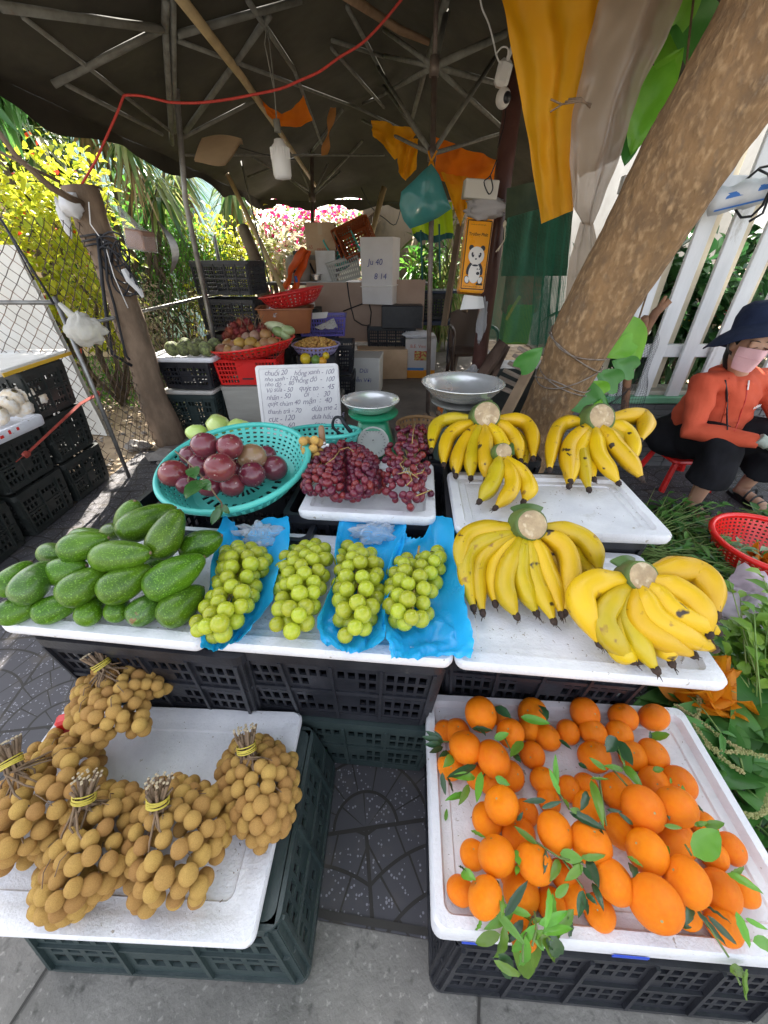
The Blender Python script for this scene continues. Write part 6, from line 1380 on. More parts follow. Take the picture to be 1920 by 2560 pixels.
for a, b_ in (((510, 1195), (463, 1243)), ((478, 1165), (488, 1195)), ((550, 1260), (545, 1300)), ((548, 1270), (528, 1312)), ((552, 1262), (575, 1285)), ((500, 1200), (525, 1225))): leaf_obj('leaf', t, U(*a, z=.85 if a[1] < 1230 else .76), U(*b_, z=.845 if a[1] < 1230 else .73), .55, SLF)
WAX = mat('wax_apple', (.42, .56, .12), .3, (.56, .66, .25), 5, coat=.3, rnd=.1)
for k, (px, py, s, lb) in enumerate(((493, 1082, 1, 'far left'), (508, 1095, .8, 'left, in front'), (545, 1063, 1.25, 'large one in the middle'), (560, 1072, 1.0, 'middle right'), (592, 1066, .9, 'right'), (612, 1068, .7, 'far right, small'))):
 p = U(px, py, y=1.42); r_ = .038*s; mb = MB(); mb.ell(p, (r_*1.15, r_*.9, r_*.85), 18, 12, wob=.12, seed=k, rot=Matrix.Rotation(k, 3, 'Z')); one('wax_apple', mb, WAX, 'pale green wax apple behind the teal basket, '+lb, 'wax apple', 'wax apples behind the teal basket', smooth=True)
p = U(550, 1085, y=1.45); mb = MB(); mb.box((p.x, 1.46, (p.z-.04+.62)/2), (.30, .16, p.z-.04-.62+.03), bev=.01); one('fruit_box', mb, CRB, 'dark box carrying the wax apples behind the teal basket', 'box')
put_crate('black', (p.x, 1.52, .31), R(-4), 'upper crate behind the teal basket, under the wax apples', 'stacked crates in the back row'); put_crate('green', (p.x, 1.53, .006), R(-4), 'lower crate behind the teal basket, under the wax apples', 'stacked crates in the back row')
b2 = Vector((-.235, 1.40, .655)); basket_round('teal_basket', 'smaller teal basket standing between the price board and the red grapes', tuple(b2), .10, .14, .085, TEAL, Matrix.Rotation(R(-12), 4, 'X'), n=34, rows=4)
mb = MB(); mb.box((b2.x, b2.y+.02, .62), (.22, .2, .06), bev=.006); one('fruit_box', mb, CRB, 'flat dark box below the smaller teal basket', 'box')
t = thing('longan_bunch', 'small brownish longan bunch between the teal basket and red grapes', 'longans', (-.30, 1.25, .70)); mb0 = MB(); mb0.ell((0, 0, 0), .0155, 14, 10); pr = None; rr = random.Random(5); placed = []
for k in range(3000):
 px, py = rr.uniform(758, 808), rr.uniform(1100, 1165); p = U(px, py, y=rr.uniform(1.16, 1.26))
 if all((p-o).length > .026 for o in placed):
  placed.append(p)
  if pr is None: pr = raw('longan', mb0, LONG, t); pr.location = p-t.location
  else: inst(pr, t, p-t.location)
 if len(placed) > 26: break
t = thing('knife', 'knife with a worn brown wooden handle standing up beside the red grapes', 'knife', U(808, 1150, y=1.24)); a, b_, c = U(803, 1063, y=1.24), U(806, 1110, y=1.22), U(812, 1160, y=1.20)
mb = MB(); mb.tube([a, a.lerp(b_, .12), a.lerp(b_, .5), b_], [.006, .012, .013, .014], 12, flat=.6); obj('handle', mb, mat('worn_wood', (.22, .11, .05), .45, (.30, .17, .09), 14, stretch=(1, 1, .3)), t, True)
mb = MB(); mb.box((b_+c)/2, (.045, .003, (c-b_).length), (c-b_).to_track_quat('Z', 'Y').to_matrix(), bev=.001); obj('blade', mb, STAIN, t)
mb = MB(); mb.tube([b_-(b_-a).normalized()*.008, b_+(b_-a).normalized()*.004], [.0148, .0155], 12, flat=.7); obj('bolster', mb, STAIN, t, True)
# ---- grapes
GG = mat('green_grape', (.45, .52, .030), .22, (.56, .58, .05), 3, trans=.28, coat=.3, rnd=.14, sscale=1, grime=((.46, .34, .07), .70, 30), spots=[((.30, .20, .06), .715, 55)])
GR = mat('red_grape', (.11, .008, .022), .30, (.18, .022, .045), 9, coat=.08, rnd=.40, trans=.05, grime=((.38, .20, .24), .64, 22))
GST = mat('grape_stem', (.36, .28, .08), .7, (.28, .18, .06), 30)
GB = MB(); GB.ell((0, 0, 0), 1.0, 22, 14)
def grape_bunch(label, poly, zt, dome, r, n, seed, m, name, cat, group, dd=55, stem=None, long_=1.08, sep=1.62, layers=1, twig=8):
 C = berries(poly, zt, dome, r, min(n, 99), seed, sep=sep, dd=dd)
 if r > .015: C += berries(poly, zt, dome*.35, r*.95, 24, seed+9, sep=1.7, inset=1.6)
 t = thing(name, label, cat, (C[0].x, C[0].y, zt), group); rr = random.Random(seed); pr = None
 for p in C:
  if pr is None: pr = raw('grape', GB, m, t); o = pr; o.location = p-t.location
  else: o = inst(pr, t, p-t.location)
  s = r*rr.uniform(.86, 1.06); o.scale = (s, s, s*long_); o.rotation_euler = (rr.uniform(-1, 1), rr.uniform(-1, 1), rr.uniform(0, 6))
 mb = MB()
 if stem:
  sp = [U(*q, z=zt+dome*.9+.01+.01*k) for k, q in enumerate(stem)]; mb.tube(sp, .0028, 6)
  for k in range(twig):
   p = C[rr.randrange(len(C))]; mb.tube([p+Vector((0, 0, -r*.3)), p.lerp(sp[0], .3)+Vector((0, 0, r*.2)), p.lerp(sp[0], .6)], .0014, 4)
 core = sum(C, Vector())/len(C)
 for p in C[::2]: mb.tube([p, p.lerp(core, .5)-Vector((0, 0, r*.6)), core-Vector((0, 0, r))], [.001, .0014, .0018], 4, cap=False)
 obj('stem', mb, GST, t, True); return t
ZG = .618
zo = lambda L_: [(x*.5787, 1100+y*.5787) for x, y in L_]
def core_fill(): pass
gp = [([(965, 470), (1000, 440), (1060, 450), (1130, 455), (1170, 520), (1160, 570), (1115, 590), (1120, 640), (1105, 700), (1075, 760), (1030, 800), (995, 850), (950, 868), (890, 865), (825, 830), (830, 780), (860, 740), (870, 690), (920, 640), (920, 590), (945, 540), (945, 500)], 'leftmost bunch of green grapes, spilling out of the first blue wrap', None),
  ([(1215, 480), (1260, 465), (1310, 440), (1360, 435), (1405, 440), (1428, 490), (1428, 560), (1405, 610), (1400, 680), (1365, 740), (1345, 800), (1300, 840), (1250, 862), (1195, 850), (1172, 800), (1180, 740), (1195, 690), (1195, 620), (1200, 560)], 'bunch of green grapes lying bare on the tray between two blue wraps', None),
  ([(1455, 490), (1490, 445), (1540, 440), (1600, 470), (1645, 500), (1655, 590), (1650, 680), (1625, 760), (1590, 830), (1550, 865), (1490, 875), (1462, 840), (1450, 760), (1445, 680), (1445, 580)], 'bunch of green grapes centred in the second blue wrap', None),
  ([(1030, 490), (1060, 480), (1110, 500), (1160, 480), (1200, 465), (1265, 470), (1265, 530), (1240, 570), (1240, 640), (1210, 700), (1205, 760), (1170, 800), (1130, 838), (1085, 830), (1010, 800), (965, 790), (960, 720), (975, 650), (985, 570), (1015, 530)], 'rightmost bunch of green grapes, in the third blue wrap', [(1105, 480), (1110, 455)])]
for k, (pl, lb, st_) in enumerate(gp):
 poly = zo(pl) if k < 3 else [(960+x*.5787, 1100+y*.5787) for x, y in [(60, 500), (95, 485), (130, 520), (165, 480), (235, 462), (268, 480), (265, 550), (240, 590), (235, 650), (205, 720), (205, 765), (165, 805), (130, 838), (85, 830), (70, 800), (10, 790), (0, 730), (10, 680), (15, 600), (25, 550)]]
 grape_bunch(lb, poly, ZG, .058, .0188, 72, 200+k, GG, 'green_grape_bunch', 'green grapes', 'bunches of green grapes', dd=52, stem=None if k < 3 else [(1045, 1385), (1048, 1365)], long_=1.0)
z6 = lambda L_: [(960+x*.5787, 1100+y*.5787) for x, y in L_]
red = lambda lb, poly, s, n, zt, dome: grape_bunch(lb, poly, zt, dome, .0112, n, s, GR, 'red_grape_bunch', 'red grapes', 'bunches of red grapes', dd=75, long_=1.28, sep=1.62)
red('bunch of dark red grapes on the left half of the red grape tray', zo([(1300, 130), (1340, 80), (1400, 25), (1460, 0), (1500, 0), (1500, 262), (1440, 262), (1380, 240), (1310, 235), (1295, 180)]), 301, 99, ZK+.004, .085)
red('bunch of dark red grapes in the middle of the red grape tray, beside the knife', zo([(1495, 5), (1560, 20), (1610, 50), (1640, 90), (1650, 150), (1640, 220), (1560, 262), (1490, 265)]), 302, 92, ZK+.004, .085)
red('bunch of dark red grapes on the right half of the tray, spilling to its edge', z6([(20, 20), (60, -70), (110, -60), (180, -70), (198, -20), (195, 80), (200, 150), (185, 190), (165, 260), (135, 270), (120, 312), (100, 305), (100, 275), (60, 270), (10, 262), (-10, 230), (-20, 150), (-15, 80)]), 303, 99, ZK+.004, .080)
for k, (x, y, lb) in enumerate(((202, 232, 'lying apart at the right edge of the grape tray'), (115, 293, 'at the very front of the grape tray'))):
 p = U(960+x*.5787, 1100+y*.5787, z=ZK+.016); mb = MB(); mb.ell(p, (.011, .011, .013), 18, 12, rot=Matrix.Rotation(R(50), 3, 'X')); mb.tube([p+Vector((0, 0, .01)), p+Vector((-.02, .015, .012))], .001, 4); one('loose_grape', mb, GR, 'single loose red grape '+lb, 'grape', 'loose red grapes', smooth=True)
t = thing('grape_stalk', 'bare branching yellowish grape stalk on the right red grape bunch', 'stalk', U(1020, 1190, z=.80)); mb = MB(); rr = random.Random(44)
for (a, b_, c) in (((995, 1185), (1020, 1178), (1045, 1195)), ((1020, 1178), (1030, 1200), (1015, 1215)), ((1040, 1240), (1060, 1232), (1078, 1225)), ((1010, 1175), (1000, 1160), (1012, 1150)), ((1030, 1188), (1055, 1182), (1062, 1170)), ((850, 1125), (835, 1145), (815, 1160)), ((850, 1125), (870, 1118), (885, 1130)), ((1030, 1110), (1033, 1080), (1038, 1055))):
 mb.tube([U(*a, z=.80), U(*b_, z=.812), U(*c, z=.80)], .0014, 5)
obj('stalk', mb, GST, t, True)
# ---- blue wraps
BLUE = mat('blue_plastic_bag', (.012, .40, .84), .30, (.03, .50, .92), 4, trans=.25, bump=1.0, bscale=13, detail=4, spec=.6)
def wrap(name, label, rows, zr, cat='bag', group='blue plastic wraps', sub=4, m=BLUE, wr=.0075, seed=0):
 nr, nc = len(rows), len(rows[0]); G = [[U(p[0], p[1], z=zr+p[2]*1.0) for p in r_] for r_ in rows]
 def cr(a, b, c, d, t_): return .5*((2*b)+(c-a)*t_+(2*a-5*b+4*c-d)*t_*t_+(3*b-a-3*c+d)*t_**3)
 def samp(L_, t_):
  x = t_*(len(L_)-1); i = min(int(x), len(L_)-2); return cr(L_[max(i-1, 0)], L_[i], L_[i+1], L_[min(i+2, len(L_)-1)], x-i)
 mb = MB(); NU, NV = (nc-1)*7+1, (nr-1)*8+1
 def f(u, v):
  p = samp([samp(r_, u) for r_ in G], v)
  w_ = wr*(noise.noise(Vector((u*9, v*9, seed)))+.6*noise.noise(Vector((u*22, v*16, seed+3)))); e = abs(u-.5)*2
  return p+Vector((w_*.8, w_*.6, w_*1.2+max(0, e-.8)*.02*math.sin(v*38+seed)))
 mb.grid(f, NU, NV); t = one(name, mb, m, label, cat, group, smooth=True)
 return t
E = .045; C0 = .004
wrap('blue_wrap', 'bright blue plastic wrap under the leftmost green grape bunch', [
 [(560, 1288, .05), (590, 1310, .05), (610, 1345, .035), (650, 1300, .045), (722, 1295, .055)],
 [(538, 1345, .055), (575, 1360, .012), (625, 1372, .005), (672, 1362, .012), (722, 1372, .055)],
 [(526, 1440, .05), (560, 1450, .004), (615, 1460, .002), (655, 1455, .006), (690, 1440, .05)],
 [(520, 1520, .04), (550, 1530, .002), (600, 1535, .002), (650, 1530, .004), (680, 1500, .05)],
 [(505, 1580, .035), (535, 1588, .002), (570, 1590, .002), (610, 1580, .004), (640, 1552, .045)],
 [(502, 1612, .03), (530, 1628, .02), (555, 1620, .014), (590, 1605, .02), (620, 1580, .04)]], ZG, seed=1)
wrap('blue_wrap', 'bright blue plastic wrap under the third green grape bunch', [
 [(855, 1278, .055), (890, 1292, .05), (935, 1310, .04), (985, 1300, .045), (1018, 1300, .055)],
 [(838, 1352, .055), (865, 1358, .014), (920, 1362, .006), (975, 1360, .014), (1008, 1362, .05)],
 [(838, 1440, .05), (860, 1450, .003), (910, 1455, .002), (950, 1450, .005), (985, 1450, .045)],
 [(800, 1530, .045), (835, 1530, .003), (890, 1530, .002), (935, 1525, .005), (962, 1520, .045)],
 [(792, 1570, .04), (830, 1580, .003), (885, 1580, .002), (930, 1575, .005), (965, 1570, .04)],
 [(815, 1605, .03), (850, 1625, .02), (880, 1632, .016), (925, 1622, .02), (960, 1600, .03)]], ZG, seed=2)
wrap('blue_wrap', 'widest bright blue plastic wrap under the rightmost green grape bunch', [
 [(1008, 1330, .05), (1030, 1345, .05), (1060, 1340, .05), (1085, 1292, .06), (1130, 1296, .065)],
 [(975, 1400, .05), (1005, 1395, .016), (1055, 1385, .012), (1100, 1380, .02), (1140, 1375, .06)],
 [(965, 1470, .045), (995, 1470, .003), (1050, 1475, .002), (1110, 1470, .010), (1158, 1460, .055)],
 [(955, 1550, .04), (990, 1555, .003), (1055, 1560, .002), (1125, 1555, .008), (1172, 1540, .05)],
 [(968, 1600, .035), (1005, 1610, .003), (1065, 1615, .003), (1130, 1610, .005), (1184, 1598, .04)],
 [(978, 1640, .025), (1020, 1648, .018), (1070, 1642, .010), (1130, 1640, .012), (1178, 1645, .025)]], ZG, seed=3)
for k, (x, y, lb) in enumerate(((650, 1325, 'first'), (935, 1320, 'second'), (1100, 1620, 'third'))):
 if k < 2: crumple('clear_film', 'crinkled clear film inside the top of the '+lb+' blue wrap', U(x, y+12, z=ZG+.03), (.055, .03, .028), film_c, 20+k, cat='film', rough=.9)
FIN = mat('white_sticker', (.7, .7, .72), .4)
# ---- bananas
BAN = mat('banana_skin', (.62, .37, .002), .45, (.70, .44, .003), 6, rnd=.08, bump=.15, bscale=30, spots=[((.30, .15, .02), .64, 34, .08), ((.035, .020, .012), .665, 17, .03)], coat=.05)
BANG = mat('greenish_banana', (.46, .35, .004), .42, (.62, .41, .005), 5, rnd=.10, bump=.15, bscale=30, spots=[((.28, .15, .02), .64, 34, .08), ((.035, .020, .012), .665, 17, .03)], coat=.05)
BTIP = mat('banana_tip', (.025, .015, .012), .9, (.06, .035, .025), 60, bump=1, bscale=90)
BCUT = mat('banana_cut', (.50, .37, .22), .75, (.34, .24, .14), 38, bump=1.0, bscale=60, spots=[((.60, .48, .32), .58, 50, .1)])
BCRN = mat('banana_crown', (.11, .17, .030), .6, (.055, .085, .025), 14, bump=.6, bscale=30, grime=((.14, .09, .05), .58, 9))
BLF = mat('banana_bract', (.07, .14, .025), .5, (.05, .10, .02), 12, bump=.4)
BNK = mat('banana_neck', (.26, .30, .02), .5, (.38, .36, .02), 9)
def banana(t, pts, r, m, seed):
 P_, _ = fine([Vector(p) for p in pts], [1]*len(pts), 7); N = len(P_); rad_ = []
 for _ in range(14): P_ = [P_[0]]+[(P_[i-1]+P_[i]*2+P_[i+1])/4 for i in range(1, N-1)]+[P_[-1]]
 for i in range(N):
  k = i/(N-1)
  if k < .16: q = lerp(.36, .66, sm(k/.16))
  elif k < .36: q = lerp(.66, 1.0, sm((k-.16)/.20))
  elif k < .72: q = 1.0
  elif k < .93: q = lerp(1.0, .50, ((k-.72)/.21)**1.7)
  else: q = lerp(.50, .28, (k-.93)/.07)
  rad_.append(r*q)
 mb = MB(); n = 10; vs = []; ref = Vector((0, 0, 1)); c0 = len(mb.v)
 mb.tube(P_, rad_, n, mat=m)
 for i, v in enumerate(mb.v):       # five soft ridges
  ring = i//n; c = P_[min(ring, N-1)]; v = Vector(v); kk = (i % n)
  mb.v[i] = tuple(c+(v-c)*(1+.075*(1 if kk % 2 == 0 else -1)+.02*noise.noise(v*20)))
 nk = int(N*.12)
 mb.m = [1 if i < nk*n else 0 for i in range(len(mb.f))]; mb.mats = [m, BNK]
 b = obj('banana', mb, m, t, True)
 mb = MB(); d = (P_[-1]-P_[-3]).normalized(); e = P_[-1]; rr = random.Random(seed)
 mb.tube([e-d*.003, e+d*.006, e+d*.013], [r*.34, r*.36, r*.20], 8)
 for k in range(5): mb.tube([e+d*.008, e+d*(.014+.008*rr.random())+Vector((rr.uniform(-1, 1), rr.uniform(-1, 1), rr.uniform(-.6, .4)))*.007], [.0016, .0006], 4)
 obj('blossom_end', mb, BTIP, b, True)
def hand(label, crown, cr, cut_n, zt, zc, fingers, r, m, seed, bract=None, zmid=.03, group='hands of bananas on the white trays'):
 """crown: photo pixel of the cut stalk; fingers: list of (mid px, tip px) with optional heights"""
 c = U(*crown, z=zc); t = thing('banana_hand', label, 'bananas', (c.x, c.y, zt), group); rr = random.Random(seed)
 s = sc(*crown, z=zc); R0 = cr*s; nrm = Vector(cut_n).normalized()
 cb = c-nrm*R0*.9-Vector((0, .0, R0*.3))
 for k, F in enumerate(fingers):
  (m1, tp) = F[0], F[1]; zm = F[2] if len(F) > 2 else zc-zt-.02; z2 = F[3] if len(F) > 3 else r*.9; rf = F[4] if len(F) > 4 else 1
  M_ = U(*m1, z=zt+zm); T_ = U(*tp, z=zt+z2)
  st = cb+(M_-cb).normalized()*R0*.35
  q1 = st.lerp(M_, .5)+Vector((0, 0, .012)); q2 = M_.lerp(T_, .55)+Vector((0, 0, .006))+(M_-(st+T_)/2)*.25
  banana(t, [st, q1, M_, q2, T_], r*rf*rr.uniform(.95, 1.05), m if rr.random() < .75 else (BANG if m is BAN else BAN), seed*10+k)
 mb = MB(); rot = nrm.to_track_quat('Z', 'Y').to_matrix()
 mb.lathe([(R0*.3, -R0*2.1), (R0*1.0, -R0*1.75), (R0*1.22, -R0*1.1), (R0*1.08, -R0*.4), (R0*1.05, -.001), (R0*.98, .0)], c, 26, rot=rot, cap=True)
 for i, v in enumerate(mb.v): v = Vector(v); mb.v[i] = tuple(c+(v-c)*(1+.10*noise.noise(v*22)))
 cw = obj('crown', mb, BCRN, t, True)
 mb = MB(); mb.lathe([(.0001, .004), (R0*.5, .0035), (R0*.90, .003), (R0*.96, -.001)], c, 26, rot=rot)
 for i, v in enumerate(mb.v): v = Vector(v); mb.v[i] = tuple(v+nrm*.002*noise.noise(v*120))
 obj('cut_face', mb, BCUT, cw, True)
 if bract:
  mb = MB(); a = U(*bract[0], z=zc-.005); b_ = U(*bract[1], z=zc-.01); e = c-nrm*R0*.35
  mb.grid(lambda u, v: (lambda p: p+Vector((0, 0, .012*math.sin(PI*u))))(e.lerp(a.lerp(b_, u), v)+(-nrm*R0*.2*(1-v))), 10, 6)
  mb.grid(lambda u, v: (lambda p: p+Vector((0, 0, .012*math.sin(PI*u)-.004)))(e.lerp(a.lerp(b_, u), v)+(-nrm*R0*.2*(1-v))), 10, 6)
  obj('bract', mb, BLF, cw, True)
 return t
g = lambda x, y: (960+x*.5787, 560+y*.5787)        # crop coordinates used while measuring
h = lambda x, y: (960+x*.5787, 1100+y*.5787)
BR_ = .0220
hand('banana hand at the back left of the banana trays, behind the small cluster', g(445, 822), 34, (-.05, -.75, .5), ZK, ZK+.145, [
 (g(250, 850), g(205, 975), .09, .05), (g(290, 905), g(258, 1038), .075, .03), (g(335, 960), g(310, 1085), .06, .02), (g(385, 960), g(375, 1095), .065, .02), (g(440, 990), g(440, 1098), .07, .02),
 (g(500, 940), g(530, 1030), .08, .035), (g(545, 900), g(590, 1020), .09, .035), (g(610, 855), g(645, 1010), .10, .05), (g(575, 925), g(610, 1040), .05, .02), (g(470, 950), g(490, 1060), .055, .02)], BR_*1.12, BAN, 1, bract=(g(390, 800), g(470, 760)))
hand('small cluster of four bananas in front of the back left hand', h(518, 48), 22, (.1, -.7, .6), ZK, ZK+.10, [
 (h(480, 170), h(415, 262), .05, .02), (h(560, 190), h(485, 290), .05, .02), (h(615, 175), h(605, 262), .05, .02), (h(500, 120), h(445, 235), .035, .02)], BR_*1.08, BAN, 2, bract=(h(550, 10), h(565, 60)))
hand('banana hand at the back right, nearest the trunk foot', g(942, 832), 36, (.05, -.75, .5), ZK, ZK+.15, [
 (g(760, 870), g(715, 1060), .10, .05), (g(800, 950), g(805, 1110+0), .08, .03), (g(830, 990), g(800, 1130), .06, .02), (g(850, 960), g(885, 1145), .07, .02), (g(920, 990), g(1010, 1115), .07, .02),
 (g(1000, 960), g(1110, 1095), .085, .03), (g(1050, 900), g(1070, 1030), .10, .05), (g(1110, 830), g(1105, 935), .115, .085, 1.15), (g(990, 890), g(1045, 990), .10, .05), (g(870, 1010), g(905, 1100), .045, .02)], BR_*1.18, BAN, 3, bract=(g(880, 800), g(905, 780)))
hand('largest banana hand, on the left of the front banana tray', h(642, 366), 40, (.02, -.68, .6), ZM, ZM+.150, [
 (h(375, 400), h(330, 560), .10, .06, 1.05), (h(370, 470), h(385, 720), .075, .025), (h(420, 510), h(425, 740), .06, .02), (h(485, 530), h(480, 700), .055, .02), (h(520, 590), h(570, 755), .065, .02), (h(585, 570), h(655, 740), .07, .02),
 (h(640, 570), h(730, 775), .07, .02), (h(690, 540), h(765, 745), .08, .03), (h(790, 470), h(780, 740), .10, .03, 1.08), (h(840, 410), h(930, 560), .115, .07, 1.12), (h(850, 520), h(855, 580), .06, .03), (h(730, 510), h(830, 690), .06, .02)], BR_*1.02, BANG, 4, bract=(h(545, 290), h(690, 290)))
hand('banana hand on the right of the front banana tray, its tips over the edge', h(1122, 590), 42, (.05, -.62, .65), ZM, ZM+.135, [
 (h(850, 640), h(930, 870), .11, .04, 1.2), (h(935, 760), h(1065, 945), .08, .025, 1.05), (h(1030, 760), h(1170, 985), .07, .02, 1.0), (h(1090, 780), h(1330, 925), .08, .03, 1.05), (h(1150, 760), h(1420, 900), .09, .03, 1.05), (h(1220, 710), h(1400, 870), .10, .04, .95),
 (h(1250, 740), h(1440, 830), .10, .05, .9), (h(1290, 660), h(1400, 830), .115, .07, 1.15), (h(1330, 560), h(1430, 750), .125, .09, 1.35), (h(1000, 860), h(1090, 950), .04, .02, .95), (h(1180, 850), h(1240, 955), .04, .02, .9)], BR_*1.08, BAN, 5, bract=(h(975, 520), h(1085, 510)))
# ---- mandarins
MAN = mat('mandarin_peel', (.86, .190, .0005), .40, (.88, .235, .0008), 5, bump=.5, bscale=230, rnd=.07, coat=.0, spec=.28, grime=((.74, .16, .002), .62, 5))
MD = MB(); nu, nv = 30, 20; MD.ell((0, 0, 0), (1, 1, .84), nu, nv)
for i, v in enumerate(MD.v):
 v = Vector(v); rr_ = math.hypot(v.x, v.y); k = 1
 if v.z > 0: v.z -= .10*math.exp(-(rr_/.20)**2)
 else: v.z += .07*math.exp(-(rr_/.22)**2)
 a = math.atan2(v.y, v.x); k = 1+.012*math.sin(a*9)*rr_*(1-rr_) + .02*noise.noise(v*1.5)
 MD.v[i] = tuple(v*k)
man_me = MD.mesh('fruit', MAN, True, (0, 0, 0))
cal = MB(); cal.lathe([(.0001, .012), (.05, .014), (.095, .008), (.085, -.01)], (0, 0, .74), 8); cal.v = [tuple(v) for v in cal.v]; CALM = mat('mandarin_button', (.22, .24, .10), .7, (.45, .34, .16), 40); cal_me = cal.mesh('button', CALM, True, (0, 0, 0))
k_ = [(418, 78, 65, 1, 'topmost of the leafy cluster at the tray’s upper left'), (315, 155, 50, 0, 'upper left of the leafy cluster, behind two bigger ones'), (262, 150, 35, 0, 'leftmost small one of the leafy cluster'), (352, 222, 64, 1, 'large one on the left of the leafy cluster'), (472, 272, 70, 1, 'large one at the lower right of the leafy cluster'), (545, 160, 54, 1, 'with a leaf across it, right of the leafy cluster'), (288, 300, 52, 0, 'with a small leaf on it, lower left of the leafy cluster'), (548, 345, 55, 0, 'just below the leafy cluster on its right'), (400, 350, 38, 0, 'half hidden at the bottom of the leafy cluster'), (458, 372, 32, 0, 'barely visible at the foot of the leafy cluster'), (500, 88, 30, 0, 'hidden behind the topmost one of the leafy cluster'),
  (642, 75, 58, 0, 'with a long leaf over it, near the top edge of the tray'), (625, 145, 45, 0, 'tucked under the leaf below the top edge'), (705, 178, 52, 0, 'second row from the top, left of the smallest'), (640, 255, 50, 0, 'alone just right of the leafy cluster'), (795, 155, 47, 0, 'smallest one in the second row'), (868, 75, 60, 0, 'third from the right along the top edge'), (902, 155, 54, 0, 'in the middle of the second row'), (1033, 92, 56, 0, 'second from the right along the top edge'), (1165, 92, 60, 0, 'at the top right corner of the tray'), (1015, 165, 52, 0, 'second row, behind the big leaves'), (908, 262, 64, 0, 'third row, left of the long standing leaves'), (1075, 258, 56, 0, 'third row, right of the long standing leaves'), (1164, 252, 62, 0, 'third row, at the right'),
  (690, 365, 54, 0, 'beside the tall leaf, upper left of the big heap'), (1272, 378, 68, 0, 'alone at the right rim of the tray'), (508, 470, 70, 1, 'topmost on the left side of the big heap'), (712, 450, 50, 0, 'left behind the two long leaves'), (445, 535, 62, 0, 'left side of the big heap, below the topmost'), (582, 598, 68, 0, 'flattened one left of centre in the heap'), (738, 588, 76, 1, 'oval one left of the central pair'), (892, 635, 84, 1, 'right one of the central pair'), (1012, 415, 72, 0, 'behind the long leaves, upper heap'), (1118, 488, 88, 1, 'big one on top of the right part'), (1165, 370, 58, 0, 'behind the big top one'), (1260, 478, 84, 1, 'dark orange, right of the big top one'), (1030, 585, 75, 0, 'shaded one between the two big right ones'), (1135, 672, 86, 1, 'big one in the centre of the right part'), (1262, 622, 82, 0, 'right, under the dark orange one'), (385, 685, 54, 0, 'at the left rim, third row from the front'), (485, 690, 78, 1, 'large, left front of the heap'), (650, 722, 78, 1, 'elongated one, front left of centre'), (775, 775, 62, 0, 'half hidden by leaves in the front centre'), (330, 840, 56, 0, 'front left corner of the heap'), (436, 868, 80, 1, 'large tall one beside the front left corner'), (592, 850, 76, 0, 'behind the dark leaf at the front'), (990, 800, 84, 1, 'tall one in the front centre right'), (1172, 895, 112, 1, 'largest of all, at the front'), (1305, 802, 96, 1, 'second largest, upper right of the largest'), (1450, 845, 86, 0, 'big one at the right front rim'), (1500, 660, 62, 0, 'behind the round leaf at the right'), (1425, 690, 52, 0, 'under the round leaf at the right'), (930, 935, 66, 0, 'low one left of the largest'), (1548, 840, 56, 0, 'far right one at the frame side of the heap'), (1465, 990, 76, 0, 'bottom right one under the dark leaves'),
  (870, 385, 45, 0, 'small one left of the long folded leaf'), (880, 475, 60, 0, 'behind the central pair, in shade'), (612, 505, 42, 0, 'hidden behind the topmost left one'), (800, 400, 40, 0, 'small one between the tall leaves'), (560, 785, 42, 0, 'hidden between the large left front ones'), (812, 862, 38, 0, 'small part showing below the leaves in front'), (1300, 930, 34, 0, 'dark part showing below the second largest'), (720, 900, 40, 0, 'low one deep under the front leaves'), (1380, 560, 40, 0, 'small one below the right rim leaves'), (600, 1020, 36, 0, 'deep under the hanging sprig at the front edge')]
zm = ZF-.018; rr = random.Random(77)
for k, (x, y, rp, ly, lb) in enumerate(k_):
 px, py = 960+x*.5787, 1740+y*.5787; rm = .030
 for _ in range(3):
  z = zm+rm*.85+(.038 if ly else 0)+(.012 if (y > 420 and ly) else 0); rm = min(.046, max(.025, rp*.5787*sc(px, py, z=z)*1.2))
 p = U(px, py, z=z)
 t = thing('mandarin', 'orange mandarin '+lb, 'mandarin', p, 'mandarins in the deep foam lid'); t['_r'] = rm
 o = bpy.data.objects.new('fruit', man_me); COL.objects.link(o); o.parent = t; b_ = bpy.data.objects.new('button', cal_me); COL.objects.link(b_); b_.parent = t
 t.rotation_euler = (rr.uniform(-.15, 1.1), rr.uniform(-.7, .7), rr.uniform(0, 6)); t.scale = (rm, rm, rm*rr.uniform(.96, 1.08)); del t['_r']
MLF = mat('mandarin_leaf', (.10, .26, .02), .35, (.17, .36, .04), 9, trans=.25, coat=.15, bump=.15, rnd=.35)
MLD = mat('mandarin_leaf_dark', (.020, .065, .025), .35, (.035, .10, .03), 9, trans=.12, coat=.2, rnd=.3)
def sprig(name, label, twig, leaves, z, cat='sprig', group='leafy sprigs on the mandarins'):
 p0 = U(960+twig[0][0]*.5787, 1740+twig[0][1]*.5787, z=z); t = thing(name, label, cat, p0, group)
 mb = MB(); mb.tube([U(960+a*.5787, 1740+b*.5787, z=z-.004) for a, b in twig], .0017, 5); obj('twig', mb, mat('green_twig', (.12, .18, .05), .6), t, True)
 for q in leaves:
  (x1, y1, x2, y2) = q[:4]; wf = (q[4] if len(q) > 4 else .3)*1.0; dk = q[5] if len(q) > 5 else 0; dz = q[6] if len(q) > 6 else .012; rr2 = random.Random(int(x1*7+y1))
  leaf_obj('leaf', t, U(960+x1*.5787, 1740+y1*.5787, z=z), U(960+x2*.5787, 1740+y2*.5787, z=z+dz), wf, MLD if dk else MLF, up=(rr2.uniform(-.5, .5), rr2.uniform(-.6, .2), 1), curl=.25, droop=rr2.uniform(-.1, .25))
z1 = zm+.085
